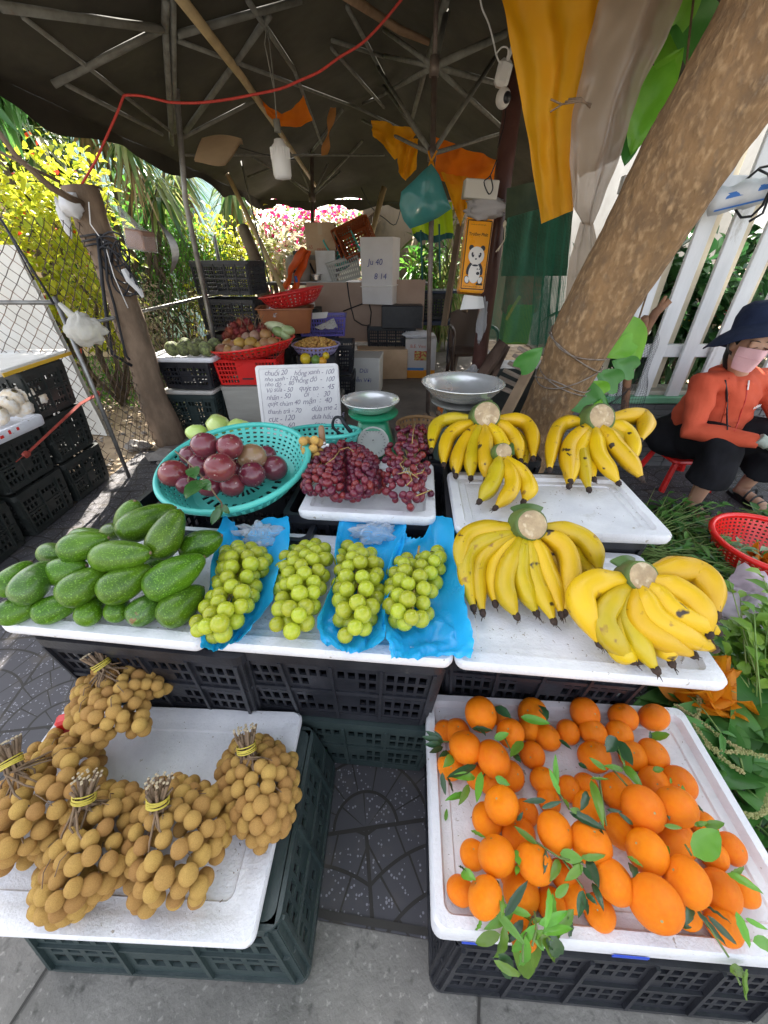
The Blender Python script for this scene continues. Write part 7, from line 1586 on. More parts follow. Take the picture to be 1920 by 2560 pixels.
sprig('leafy_sprig', 'dark leafy sprig sticking out at the left rim beside the leafy cluster', [(300, 200), (200, 190)], [(260, 200, 165, 175, .3, 1), (260, 200, 180, 150, .3, 1), (250, 210, 175, 210, .35, 1), (255, 220, 195, 245, .3, 1), (250, 190, 215, 150, .35, 1), (285, 240, 240, 260, .4, 1), (250, 330, 265, 430, .3, 1, -.02), (275, 350, 300, 420, .25, 1, -.02)], zm+.05)
sprig('leafy_sprig', 'leaves below the leafy cluster pointing to the left rim', [(440, 330), (400, 400)], [(400, 350, 290, 345, .3), (370, 380, 325, 470, .28), (420, 330, 400, 465, .25), (360, 420, 265, 448, .25), (400, 300, 270, 355, .22, 1), (300, 255, 260, 305, .5)], z1-.02)
sprig('leafy_sprig', 'short leaves across the right side of the leafy cluster', [(520, 180), (560, 260)], [(475, 185, 540, 160, .45), (600, 195, 545, 265, .35), (480, 350, 545, 385, .45), (560, 250, 590, 285, .5, 1), (480, 45, 550, 95, .5, 1), (400, 130, 440, 170, .4, 1), (380, 140, 470, 150, .3, 1)], z1)
sprig('leafy_sprig', 'long leaf with a twig over the mandarin near the top edge', [(670, 60), (705, 100)], [(590, 90, 720, 120, .3), (670, 30, 710, 100, .5, 1), (755, 185, 810, 230, .25, 1)], zm+.07)
sprig('leafy_sprig', 'two tall upright leaves rising left of the heap centre', [(745, 400), (800, 490)], [(760, 430, 710, 310, .24, 0, .02), (745, 400, 738, 250, .2, 0, .02), (775, 440, 800, 480, .3), (680, 485, 770, 455, .22, 1), (700, 450, 600, 455, .2, 1)], z1+.01)
sprig('leafy_sprig', 'big leaf pair standing over the third row of mandarins', [(990, 320), (1060, 400)], [(1000, 190, 1075, 300, .5, 1), (1010, 200, 1040, 310, .22), (960, 320, 885, 265, .3), (1040, 320, 950, 300, .25), (1030, 290, 1120, 400, .35), (1000, 180, 960, 245, .5, 1), (840, 290, 880, 315, .4, 1)], z1)
sprig('leafy_sprig', 'folded long leaves lying between the centre and the right part', [(930, 360), (960, 560)], [(895, 350, 950, 560, .2), (890, 355, 975, 360, .2), (880, 410, 850, 495, .3, 1), (850, 500, 800, 490, .4), (800, 500, 960, 580, .28, 1), (960, 490, 1030, 500, .22, 1), (920, 560, 950, 600, .25, 1)], z1+.015)
sprig('leafy_sprig', 'small leaves between the big mandarins on the right', [(1200, 460), (1240, 520)], [(1190, 450, 1235, 530, .4, 1), (1225, 490, 1255, 530, .5, 1), (1240, 380, 1235, 350, .4), (1280, 400, 1310, 440, .3), (1295, 445, 1290, 385, .4), (1320, 460, 1380, 500, .5, 1), (1160, 320, 1210, 315, .55), (1215, 640, 1230, 690, .35)], z1)
sprig('leafy_sprig', 'pale curled leaf beside the top right corner mandarins', [(1150, 190), (1165, 175)], [(1145, 185, 1235, 165, .45), (1150, 190, 1150, 150, .4, 1)], zm+.02)
sprig('leafy_sprig', 'round dark green leaf on the mandarins at the right', [(1330, 690), (1300, 640)], [(1335, 690, 1445, 580, .62, 0, .02), (1380, 560, 1475, 550, .4), (1370, 560, 1345, 550, .4), (1340, 560, 1400, 545, .35)], z1+.02)
sprig('leafy_sprig', 'leaves in the left front part between the large mandarins', [(580, 700), (570, 760)], [(570, 665, 585, 735, .5), (580, 735, 570, 775, .4), (330, 760, 395, 790, .65), (480, 790, 490, 860, .5, 1), (375, 580, 440, 615, .25), (320, 730, 355, 755, .2, 1), (575, 540, 600, 500, .4, 1)], z1)
sprig('leafy_sprig', 'leaves and seed stalks at the front centre of the heap', [(760, 690), (860, 830)], [(760, 680, 860, 705, .55), (820, 700, 850, 770, .5), (760, 700, 720, 800, .3), (880, 700, 930, 830, .4, 1), (860, 740, 900, 800, .4, 1), (900, 800, 950, 925, .3, 1), (1070, 720, 1080, 780, .6, 1), (860, 840, 840, 960, .3, 1), (870, 850, 920, 900, .4, 1), (860, 860, 880, 950, .35, 1), (740, 870, 800, 810, .4)], z1+.005)
sprig('leafy_sprig', 'dark pointed leaf with bright young leaf at the front of the heap', [(560, 880), (530, 940)], [(520, 950, 620, 795, .22, 1, .02), (500, 830, 515, 960, .28, 0), (720, 830, 700, 1015, .22, 0, -.01), (470, 915, 615, 1080, .18, 0, -.03)], z1+.005)
ov = zm+.045
t_ = sprig('leafy_sprig', 'bright green sprig hanging over the front rim of the mandarin tray', [(640, 960), (600, 1060), (600, 1150)], [(620, 960, 600, 1240, .25, 0, -.16), (640, 1000, 690, 1100, .4, 0, -.02), (500, 1030, 390, 1070, .35, 0, -.03), (530, 1010, 480, 1160, .3, 0, -.06), (820, 920, 700, 1060, .3, 0, -.01), (640, 980, 680, 960, .4), (720, 1040, 770, 1140, .5, 1, -.04), (640, 1050, 690, 1010, .35), (500, 1120, 560, 1220, .4, 1, -.05), (480, 1150, 600, 1215, .22, 0, -.03), (700, 1060, 730, 1090, .5, 1, -.02), (800, 960, 805, 1050, .3, 1, -.04), (600, 970, 530, 1070, .3, 1, -.03), (770, 1000, 690, 1080, .3, 0, -.03), (420, 970, 395, 1020, .35, 0, -.02)], ov+.01)
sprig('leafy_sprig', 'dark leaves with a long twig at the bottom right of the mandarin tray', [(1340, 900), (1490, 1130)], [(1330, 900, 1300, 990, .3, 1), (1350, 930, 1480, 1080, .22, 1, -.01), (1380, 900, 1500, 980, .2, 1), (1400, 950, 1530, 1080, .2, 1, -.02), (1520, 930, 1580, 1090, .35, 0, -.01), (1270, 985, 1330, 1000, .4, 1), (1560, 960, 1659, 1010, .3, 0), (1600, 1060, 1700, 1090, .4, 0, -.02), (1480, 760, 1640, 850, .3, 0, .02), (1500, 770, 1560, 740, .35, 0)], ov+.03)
sprig('leafy_sprig', 'pair of small leaves fallen on the front side of the mandarin lid at the right', [(1510, 1180), (1540, 1250)], [(1500, 1190, 1560, 1185, .5, 0, -.01), (1540, 1190, 1555, 1290, .4, 0, -.08)], ZF+.0)
sprig('leafy_sprig', 'fresh light green long leaves spilling over the front rim below the heap', [(650, 930), (660, 1010), (640, 1080)], [(640, 950, 500, 900, .2, 0, .01), (650, 1000, 545, 1120, .22, 0, -.05), (660, 1010, 650, 1170, .2, 0, -.09), (670, 990, 800, 930, .26, 0, .01), (680, 1020, 820, 1000, .24, 0, 0), (690, 1040, 760, 1160, .24, 0, -.07), (730, 850, 735, 1000, .22, 0, .0), (560, 940, 430, 1010, .24, 0, -.01), (620, 1060, 590, 1190, .22, 0, -.09)], ov+.02)
sprig('leafy_sprig', 'long leaves with a stalk running across the middle of the heap', [(640, 620), (760, 700), (860, 720)], [(660, 640, 560, 560, .24, 0, .01), (700, 660, 690, 770, .24, 1), (850, 700, 960, 690, .26, 0), (860, 730, 780, 800, .26, 0), (1050, 690, 1120, 740, .34, 0), (1080, 560, 1010, 500, .24, 1), (1210, 560, 1290, 570, .3, 0)], z1+.012)
p = U(960+265*.5787, 1740+540*.5787, z=zm+.004); t = thing('fallen_leaf', 'single small green leaf lying on the bare left part of the mandarin tray', 'leaf', p); leaf_obj('leaf', t, p, U(960+272*.5787, 1740+485*.5787, z=zm+.008), .35, MLF)
def crumbs(label, quad, z, n, seed, m=STEM, size=(.001, .004)):
 rr = random.Random(seed); mb = MB(); q = [Vector(p) for p in quad]
 for _ in range(n):
  u, v = rr.random(), rr.random(); p = U(*(q[0].lerp(q[1], u).lerp(q[3].lerp(q[2], u), v)), z=z); a = rr.uniform(0, 6); L_ = rr.uniform(*size)*(3 if rr.random() < .12 else 1)
  mb.tube([p, p+Vector((math.cos(a)*L_, math.sin(a)*L_, .0005))], rr.uniform(.0003, .0008), 4)
 tag(obj('crumbs', mb, m), label, 'debris', kind='stuff')
crumbs('tiny dark twigs and dirt on the mandarin tray', [(1085, 1770), (1690, 1790), (1760, 2050), (1095, 2300)], zm+.0015, 150, 1)
crumbs('tiny dark dirt specks on the longan tray', [(420, 1790), (770, 1800), (640, 2300), (300, 2330)], zl+.001, 90, 2, size=(.0006, .0022))
crumbs('brown plant bits on the front banana tray', [(1180, 1560), (1700, 1600), (1780, 1680), (1200, 1640)], ZM-.008, 70, 3)
crumbs('brown plant bits on the back banana tray', [(1180, 1230), (1620, 1210), (1660, 1310), (1180, 1300)], ZK-.008, 80, 4)
# ================================================================ SCALES AND BOARD
SGR = mat('green_enamel', (.012, .23, .11), .35, (.02, .28, .14), 6, coat=.3, grime=((.05, .12, .07), .64, 12))
sx_, sy_ = U(915, 1035, y=1.56).x, 1.56; zb = .585
t = thing('kitchen_scale', 'green spring scale with a steel bowl behind the red grapes', 'scale', (sx_+.03, sy_, zb)); bc = Vector((sx_+.03, sy_, zb))
mb = MB(); loft(mb, [rr_loop(.19, .16, .03, 0, 4), rr_loop(.19, .16, .03, .02, 4), rr_loop(.165, .14, .03, .06, 4), rr_loop(.12, .11, .03, .145, 4), rr_loop(.10, .09, .03, .155, 4)], None, True, True, T_at(bc)); obj('housing', mb, SGR, t, 'auto')
mb = MB(); Rx = Matrix.Rotation(R(72), 3, 'X'); mb.lathe([(.001, .002), (.058, .002), (.062, .008), (.066, .006), (.066, 0)], bc+Vector((0, -.072, .075)), 28, rot=Rx); obj('dial', mb, mat('dial_face', (.62, .62, .58), .4), t, True)
mb = MB(); mb.box(bc+Vector((0, -.081, .09)), (.003, .003, .045), Rx);
for k in range(24): a = 2*PI*k/24; mb.box(bc+Vector((0, -.072, .075))+Rx @ Vector((.048*math.cos(a), .048*math.sin(a), .0035)), (.007, .0015, .001), Rx @ Matrix.Rotation(a, 3, 'Z'))
obj('pointer', mb, INK, t)
mb = MB(); mb.lathe([(.001, .155), (.02, .155), (.02, .17), (.10, .172), (.104, .178), (.104, .184), (.001, .184)], bc, 28)
for sx in (-1, 1): mb.box(bc+Vector((sx*.045, 0, .162)), (.012, .05, .03), bev=.003)
obj('platform', mb, SGR, t, 'auto')
def bowl(t, c, r, hgt, th=.0015):
 mb = MB(); pr = [(.001, 0), (r*.45, .001), (r*.72, hgt*.28), (r*.90, hgt*.72), (r*.965, hgt), (r, hgt+.001), (r*1.005, hgt-.002), (r*.985, hgt-.004), (r*.91, hgt*.70), (r*.735, hgt*.25), (r*.46, -.0015), (.001, -.0018)]
 mb.lathe(pr, c, 56); return obj('bowl', mb, STAIN, t, True)
bowl(t, bc+Vector((-.01, 0, .187)), .118, .048)
t = thing('coiled_cable', 'loop of thick black cable between the price board and the green scale', 'cable', U(838, 1080, y=1.50)); mb = MB(); mb.tube(fine([U(862, 1062, y=1.46), U(850, 1044, y=1.46), U(836, 1046, y=1.46), U(832, 1066, y=1.46), U(845, 1080, y=1.46), U(862, 1092, y=1.46), U(875, 1108, y=1.44)], [1]*7, 5)[0], .0058, 8); mb.tube(fine([U(852, 1042, y=1.47), U(862, 1060, y=1.45), U(880, 1085, y=1.45), U(885, 1105, y=1.44)], [1]*4, 5)[0], .008, 8); obj('cable', mb, BLACKROPE, t, True)
c2 = U(1157, 968, y=1.55); t = thing('kitchen_scale', 'second scale with the bigger steel bowl behind the back left banana hand', 'scale', (c2.x, 1.56, zb)); bc = Vector((c2.x, 1.56, zb))
mb = MB(); loft(mb, [rr_loop(.20, .18, .03, 0, 4), rr_loop(.19, .17, .03, .03, 4), rr_loop(.12, .12, .03, .19, 4)], None, True, True, T_at(bc)); obj('housing', mb, mat('grey_enamel', (.10, .14, .12), .4), t, 'auto')
mb = MB(); mb.lathe([(.02, .19), (.03, .215), (.12, .225), (.12, .232), (.001, .232)], bc, 24); obj('platform', mb, STEEL, t, 'auto')
bowl(t, bc+Vector((0, 0, .236)), .163, .068)
pb = [U(666, 916, y=2.33), U(861, 910, y=2.33), U(868, 1092, y=2.22), U(658, 1092, y=2.22)]
cxb = (pb[0]+pb[1]+pb[2]+pb[3])/4; ux = (pb[1]-pb[0]).normalized(); uy = ((pb[0]-pb[3]).normalized()); uy = (uy-ux*uy.dot(ux)).normalized(); nn = ux.cross(uy)
W_ = ((pb[1]-pb[0]).length+(pb[2]-pb[3]).length)/2; H_ = (pb[0]-pb[3]).length+.03; o0 = pb[3]-uy*.03; M3 = Matrix((ux, uy, nn)).transposed(); cc = o0+ux*W_/2+uy*H_/2
t = thing('price_board', 'white foam price board with handwritten Vietnamese fruit prices', 'board', o0+ux*W_/2)
T4 = Matrix.Translation(cc) @ M3.to_4x4(); mb = MB(); loft(mb, [rr_loop(W_-.006, H_-.006, .018, -.035, 5), rr_loop(W_, H_, .02, -.03, 5), rr_loop(W_, H_, .02, -.003, 5), rr_loop(W_-.008, H_-.008, .018, 0, 5), rr_loop(W_-.036, H_-.036, .012, 0, 5), rr_loop(W_-.042, H_-.042, .012, -.004, 5)], None, True, True, T4); obj('panel', mb, mat('board_foam', (.74, .73, .72), .7, (.66, .64, .64), 7, bump=.3, bscale=140), t, 'auto')
mb = MB(); SCL = W_/ (862-664)
L1_ = [('chuối 20', 100, 355, 15), ('nho xanh - 120', 95, 410, 12.5), ('nho đỏ  -  80', 92, 462, 12.5), ('Vú sữa - 50', 95, 518, 13.5), ('nhãn - 50', 92, 590, 15), ('quýt chùm 40', 95, 655, 14), ('thanh trà - 70', 88, 735, 14.5), ('cụt - 120', 85, 812, 17), ('bưởi - 60', 88, 888, 16),
  ('hồng xanh - 100', 395, 360, 14), ('hồng đỏ  -  100', 405, 430, 14), ('quýt to  -  45', 430, 510, 15.5), ('ổi     :   30', 470, 575, 15), ('mận  :  40', 455, 640, 16.5), ('dừa me 25', 535, 715, 16), ('dưa hấu - 15', 530, 800, 15), ('cam - 15', 552, 875, 16), ('mận xanh', 550, 965, 14)]
for s, x, y, sz in L1_:
 X = (x/4.1475+660-664)/ (862-664); Y = 1-((y+18)/4.1475+850-916)/(1100-916)
 ttext(mb, s, sz*SCL*1.12, o0+ux*(X*W_+.0)+uy*(Y*H_)-nn*.0035, ux+uy*.02, uy, shear=.32, wob=.6, space=.93)
obj('writing', mb, mat('pen_ink', (.20, .18, .24), .7), t)
mb = MB(); mb.box((cxb.x, 2.52, .28), (.40, .28, .55), bev=.01); one('dark_box', mb, CRD, 'dark box the price board leans on', 'box')
# ================================================================ VEGETABLES ON THE GROUND (right)
VG = mat('cut_greens', (.05, .17, .03), .45, island=[(.03, .11, .02), (.08, .24, .035), (.14, .30, .05), (.05, .16, .06)], trans=.25)
VLG = mat('light_greens', (.20, .36, .04), .45, island=[(.16, .34, .03), (.30, .46, .06), (.10, .26, .04)], trans=.35)
VBL = mat('broad_leaf', (.055, .19, .035), .38, (.12, .30, .06), 9, trans=.25, bump=.3, bscale=25, island=[(.045, .16, .03), (.09, .26, .05), (.13, .30, .08)])
VST = mat('green_stems', (.16, .28, .06), .5, island=[(.12, .24, .05), (.26, .36, .10), (.20, .22, .08)])
rng = np.random.default_rng(61); n = 5200
P = np.stack([rng.uniform(.93, 3.2, n), rng.uniform(.05, 2.0, n), rng.uniform(.01, .06, n)], 1)
keep = ~((P[:, 0] > 1.7) & (P[:, 1] > 1.6)); P = P[keep]; n = len(P); P[:, 2] += .06*np.exp(-((P[:, 1]-.7)/.5)**2)
D = rng.normal(size=(n, 3)); D[:, 2] = rng.uniform(-.1, .5, n); ll = rng.uniform(.04, .12, n)
V, T, Q = leaf_np(P, D, np.tile([0, 0, 1.], (n, 1)), ll, ll*rng.uniform(.12, .4, n), .3)
o = bpy.data.objects.new('greens', np_mesh('greens', V, T, Q, VG)); COL.objects.link(o); tag(o, 'cut green vegetables and leaves strewn on the pavement right of the trays', 'greens', kind='stuff')
def stems(label, p0, p1, n, seed, r=.0022, spread=.10, leafm=VG, L_=(.05, .09), W_=.3, lv=4, name='vegetable_bunch', h=.07, cat='greens'):
 rng = np.random.default_rng(seed); t = thing(name, label, cat, (p0[0], p0[1], .0), 'vegetable bunches on the pavement'); mb = MB(); P = []; D = []
 a = Vector(p0); b_ = Vector(p1); d = (b_-a).normalized(); s = Vector((-d.y, d.x, 0))
 for k in range(n):
  o1 = s*rng.normal()*spread*.4+Vector((0, 0, abs(rng.normal())*h*.5)); o2 = s*rng.normal()*spread+Vector((0, 0, abs(rng.normal())*h)); m_ = (a+b_)/2+(o1+o2)/2+Vector((rng.normal()*.02, rng.normal()*.02, h*.5*rng.random()))
  q = fine([a+o1+d*rng.normal()*.03, m_, b_+o2+d*rng.normal()*.05], [1]*3, 4)[0]; mb.tube(q, [r*1.2, r*1.1, r, r, r, r, r*.8, r*.7, r*.5][:len(q)], 5)
  for j in range(lv):
   i = rng.integers(len(q)//3, len(q)); P.append(tuple(q[i])); e = d+Vector((rng.normal()*.7, rng.normal()*.7, rng.uniform(0, .7))); D.append(tuple(e))
 obj('stem', mb, VST, t, True); P = np.array(P); D = np.array(D); ll = rng.uniform(*L_, len(P))
 V, T, Q = leaf_np(P, D, np.tile([0, 0, 1.], (len(P), 1)), ll, ll*W_, .4)
 o = bpy.data.objects.new('leaf', np_mesh('leaf', V, T, Q, leafm, t.location)); COL.objects.link(o); o.parent = t; o['kind'] = 'stuff'
gp_ = lambda x, y, z=.03: tuple(U(x, y, z=z))
stems('long-stemmed greens lying behind the back banana tray corner', gp_(1590, 1350), gp_(1740, 1300), 40, 1)
stems('water spinach with thin stems between the two banana trays, pointing right', gp_(1600, 1400), gp_(1790, 1430), 60, 2, spread=.09)
stems('greyish-leaved herb bunch pointing at the red basket', gp_(1640, 1400), gp_(1850, 1440), 34, 3, W_=.35, L_=(.06, .11), leafm=mat('grey_green', (.20, .32, .17), .5, island=[(.18, .30, .15), (.28, .38, .22)], trans=.2))
stems('stems and leaves around the sandal of the seated person', gp_(1680, 1330, .01), gp_(1760, 1420, .01), 40, 4, L_=(.05, .1))
stems('dark herb bunch in front of the second sandal', gp_(1850, 1300, .01), gp_(1960, 1335, .01), 26, 5, W_=.5, L_=(.06, .11))
stems('bright celery-like greens right of the front banana tray, standing up', gp_(1900, 1860, .1), gp_(1850, 1650, .24), 56, 6, leafm=VLG, W_=.5, L_=(.04, .08), lv=7, h=.12, spread=.07)
stems('bright celery-like greens at the right edge below the pink bag', gp_(1990, 1860, .1), gp_(1925, 1690, .24), 44, 7, leafm=VLG, W_=.5, L_=(.04, .08), lv=7, h=.12, spread=.07)
stems('thin stems beside the front right tray corner under the orange blossoms', gp_(1670, 1740, .15), gp_(1740, 1840, .12), 30, 8, L_=(.04, .08))
def broad(label, c, n, seed, R_=.16, L_=(.10, .17), W_=.75, cat='greens'):
 rng = np.random.default_rng(seed); c = Vector(c); t = thing('leafy_vegetable', label, cat, (c.x, c.y, 0), 'leafy vegetable heads on the pavement'); mb = MB(); st = MB(); rr = random.Random(seed)
 for k in range(n):
  a = rr.uniform(0, 2*PI); q = R_*math.sqrt(rr.random()); b_ = c+Vector((q*math.cos(a), q*math.sin(a), rr.uniform(-.02, .06))); d = Vector((math.cos(a+rr.uniform(-.6, .6)), math.sin(a+rr.uniform(-.6, .6)), rr.uniform(.0, .9))).normalized()
  L1 = rr.uniform(*L_); heart_leaf(mb, b_, d, (rr.uniform(-.4, .4), rr.uniform(-.4, .4), 1), L1, L1*W_, curl=.35); st.tube([b_-d*.06-Vector((0, 0, .03)), b_-d*.02, b_+d*.01], .0028, 5)
 obj('leaf', mb, VBL, t, True)['kind'] = 'stuff'; obj('stem', st, VST, t, True)
broad('big dark leaves right of the mandarin tray corner, below the orange blossoms', U(1770, 1790, z=.16), 16, 1, .10, (.14, .2), 1.0)
broad('green leafy heads at the right edge, beside the mandarin tray', U(1885, 1830, z=.20), 28, 2, .14)
broad('spinach-like leaves halfway down the right rim of the mandarin tray', U(1850, 1960, z=.18), 30, 3, .12, (.08, .14))
broad('glossy leaves low at the right edge near the big mandarins', U(1925, 2080, z=.16), 24, 4, .12, (.08, .13))
broad('leafy heap at the far right edge under the celery greens', U(1960, 1740, z=.14), 22, 5, .15)
t = thing('flower_spikes', 'long seedy amaranth spikes lying over the greens beside the mandarin tray', 'flower spikes', U(1760, 1830, z=.25)); mb = MB(); rr = random.Random(3)
for q in (((1690, 1765), (1745, 1800), (1810, 1850), (1870, 1882), (1925, 1895)), ((1725, 1800), (1770, 1860), (1815, 1905), (1855, 1930)), ((1765, 1868), (1820, 1880), (1880, 1882)), ((1748, 1742), (1746, 1775), (1738, 1800)), ((1860, 2035), (1890, 2040), (1915, 2020), (1920, 1990))):
 P_, _ = fine([U(a, b, z=.27) for a, b in q], [1]*len(q), 12); mb.tube(P_, .0022, 5)
 for p in P_:
  for _ in range(4): e = Vector((rr.uniform(-1, 1), rr.uniform(-1, 1), rr.uniform(-.2, 1))).normalized(); mb.ell(p+e*.0045, (.0022, .0022, .0032), 5, 4, rot=e.to_track_quat('Z', 'Y').to_matrix())
obj('spike', mb, mat('seed_spike', (.26, .30, .10), .7, (.42, .34, .16), 30), t)
BLO = mat('orange_blossom', (.85, .34, .01), .55, (.70, .22, .01), 12, trans=.35, bump=.6, bscale=30)
def blossoms(label, c, n, seed, R_, zr, L_=.10):
 t = thing('pumpkin_blossoms', label, 'blossoms', c, 'pumpkin blossoms'); mb = MB(); rr = random.Random(seed); c = Vector(c)
 for k in range(n):
  a = rr.uniform(0, 2*PI); b_ = c+Vector((rr.uniform(-1, 1)*R_[0], rr.uniform(-1, 1)*R_[1], rr.uniform(0, zr)));
  for j in range(5):
   d = Vector((math.cos(a)+.7*math.cos(j*1.26), math.sin(a)+.7*math.sin(j*1.26), .35+.3*math.sin(j*1.26))); heart_leaf(mb, b_, d, (0, 0, 1), L_*rr.uniform(.7, 1.1), L_*.85, curl=-.3)
 obj('petal', mb, BLO, t, True); return t
blossoms('heap of orange pumpkin blossoms under the corner of the front banana tray', U(1755, 1722, z=.24), 9, 4, (.09, .05), .03)
RC = Vector((1.80, 1.40, .03))
basket_round('red_basket', 'bright red round basket with blossoms at the right edge', tuple(RC), .15, .235, .17, mat('bright_red_plastic', (.85, .015, .012), .3, coat=.2), n=60, rows=9, rimr=.014)
t = blossoms('orange pumpkin blossoms inside the red basket at the right edge', RC+Vector((.03, -.02, .03)), 8, 7, (.07, .06), .03); mb = MB(); mb.tube([U(1893, 1350, z=.15), U(1895, 1380, z=.12), U(1890, 1405, z=.07)], .005, 6); obj('stem', mb, VST, t, True)
PK = film('pink_film', (.80, .66, .76), alpha=.48, bump=1.2, bscale=14, trans=.4); c = U(1868, 1520, z=.12)
crumple('plastic_bag', 'pinkish transparent plastic bag with a cucumber at the right edge', c, (.16, .13, .10), PK, 31, rough=.8, n=60)
crumple('plastic_bag', 'thin twisted end of the pink plastic bag pointing down', U(1880, 1605, z=.14), (.035, .09, .04), PK, 32, rough=.8)
mb = MB(); a, b_ = U(1868, 1485, z=.17), U(1888, 1520, z=.17); mb.tube([a, a.lerp(b_, .15), a.lerp(b_, .5), a.lerp(b_, .85), b_], [.006, .017, .019, .017, .006], 12); one('cucumber', mb, mat('cucumber_skin', (.03, .10, .03), .4, (.06, .16, .05), 20, bump=.5), 'dark green cucumber showing through the pink bag', 'cucumber', smooth=True)
crumple('teal_bag', 'teal plastic bag edge at the right border under the greens', U(1925, 1650, z=.13), (.08, .05, .04), mat('teal_film', (.02, .40, .34), .35, bump=.8, trans=.3), 33)
# ================================================================ PERSON
SKIN = mat('skin', (.52, .30, .20), .5, (.46, .25, .165), 9, bump=.12, bscale=120, sss=.15)
t = thing('person', 'seated person in orange hooded jacket, black trousers, dark blue sun hat and pink face mask', 'person', (1.98, 2.25, 0)); PT = t
HC = Vector((1.885, 2.13, .925)); FD = Vector((-.16, -.95, -.10)).normalized(); FR = FD.cross(Vector((0, 0, 1))).normalized(); FU = FR.cross(FD)   # face direction, her left... , up
def hp(x, y, z): return HC+FR*x+FU*y+FD*z
mb = MB(); hr = Matrix((FR, FD, FU)).transposed()
mb.ell(hp(0, .015, -.005), (.074, .092, .098), 24, 16, rot=hr); mb.ell(hp(0, -.055, .025), (.052, .058, .055), 18, 12, rot=hr)
mb.tube([hp(0, .01, .085), hp(0, -.012, .100), hp(0, -.026, .104)], [.008, .011, .013], 10); mb.ell(hp(0, -.062, .078), (.024, .014, .010), 12, 8, rot=hr)
for s in (-1, 1): mb.ell(hp(s*.075, -.005, -.005), (.009, .018, .028), 10, 8, rot=hr); mb.ell(hp(s*.033, .012, .076), (.020, .014, .012), 12, 8, rot=hr); mb.ell(hp(s*.040, -.022, .052), (.022, .02, .018), 12, 8, rot=hr); mb.ell(hp(s*.03, .034, .078), (.024, .01, .007), 10, 6, rot=hr)
NK = Vector((1.96, 2.20, .76)); mb.tube([hp(0, -.05, -.03), NK, NK+Vector((.02, .02, -.06))], [.050, .048, .06], 14)
mb.tube([Vector((2.0, 2.30, .40)), Vector((1.99, 2.26, .56)), Vector((1.975, 2.22, .70))], [.11, .12, .10], 14)
SHL, SHR = Vector((1.79, 2.19, .715)), Vector((2.16, 2.24, .72)); EL, ER = Vector((1.755, 2.08, .475)), Vector((2.30, 2.08, .50)); WL, WR = Vector((1.975, 1.86, .50)), Vector((2.16, 1.86, .47))
for A, B_, C_ in ((SHL, EL, WL), (SHR, ER, WR)): mb.tube([NK.lerp(A, .3)-Vector((0, 0, .05)), A, A.lerp(B_, .5), B_, B_.lerp(C_, .5), C_], [.05, .048, .042, .036, .032, .024], 12)
HL, HR = Vector((1.93, 2.30, .36)), Vector((2.12, 2.32, .36)); KL, KR = Vector((1.875, 1.95, .44)), Vector((2.27, 2.02, .45)); AL_, AR = Vector((1.86, 1.96, .095)), Vector((2.29, 2.13, .095))
for A, B_, C_, D_ in ((HL, KL, AL_, 0), (HR, KR, AR, 0)): mb.tube([A, A.lerp(B_, .5), B_, B_.lerp(C_, .35), B_.lerp(C_, .7), C_, C_-Vector((0, 0, .04))], [.095, .08, .058, .052, .045, .037, .038], 14)
def foot(A, toe, side):
 d = (Vector((toe.x, toe.y, 0))-Vector((A.x, A.y, 0))); L_ = d.length; d.normalize(); s = Vector((-d.y, d.x, 0)); g = Vector((A.x, A.y, 0))-d*.035
 mb.tube([g+Vector((0, 0, .045)), g+d*.05+Vector((0, 0, .055)), g+d*.12+Vector((0, 0, .050)), g+d*.18+Vector((0, 0, .040)), g+d*.215+Vector((0, 0, .034))], [.030, .036, .040, .043, .036], 14, flat=.62, up=(0, 0, 1))
 for k in range(5):
  o1 = s*side*(-.034+.0165*k); r_ = .0135 if k == 0 else .0095-.0006*k; e = g+d*(.245-.008*k*(1 if k else 0)-(.0 if k else -.004))+o1
  mb.tube([g+d*.195+o1*.85+Vector((0, 0, .036)), e-d*.02+Vector((0, 0, .036)), e+Vector((0, 0, .028))], [r_, r_*1.05, r_*.85], 8); mb.ell(e+Vector((0, 0, .028)), r_*.9, 8, 6)
 return g, d, s
F1 = foot(AL_, Vector((1.83, 1.70, 0)), 1); F2 = foot(AR, Vector((2.31, 1.86, 0)), -1)
def hand_(W, d, palm, side):
 d = Vector(d).normalized(); palm = Vector(palm).normalized(); s = d.cross(palm).normalized()*side; c = W+d*.05
 mb.ell(W+d*.048, (.040, .048, .017), 14, 10, rot=Matrix((s, d, palm)).transposed())
 for k, (o1, L1) in enumerate(((-.028, .066), (-.010, .076), (.009, .071), (.027, .056))):
  b0 = W+d*.082+s*o1; mb.tube([b0-d*.02, b0, b0+d*L1*.42+palm*.006, b0+d*L1*.68+palm*.020, b0+d*L1*.82+palm*.036], [.0088, .0090, .0084, .0078, .0062], 8)
 b0 = W+d*.025-s*.032; mb.tube([b0+s*.012, b0, b0+d*.022-s*.018+palm*.012, b0+d*.045-s*.020+palm*.026], [.011, .011, .0095, .0075], 8)
me, co, off = remeshed('body', mb, .007, SKIN, t, 3); body = link_mesh('body', me, co, off, t)
mb = MB(); GLV = mat('grey_glove', (.36, .40, .36), .8, (.30, .34, .30), 30, bump=.8, bscale=120)
for W, d in ((WL, (.75, -.35, -.45)), (WR, (-.2, -.7, -.6))):
 mb2 = mb; hand_(W, d, (0, -.45, -.9), 1 if W is WL else -1); mb.tube([W-Vector(d).normalized()*.04, W+Vector(d).normalized()*.02], [.030, .028], 12)
me, co, off = remeshed('glove', mb, .0045, GLV, t, 2); link_mesh('glove', me, co, off, t)
PANT = mat('black_cotton', (.008, .008, .010), .9, (.014, .014, .018), 8, bump=.5, bscale=30, spec=.2)
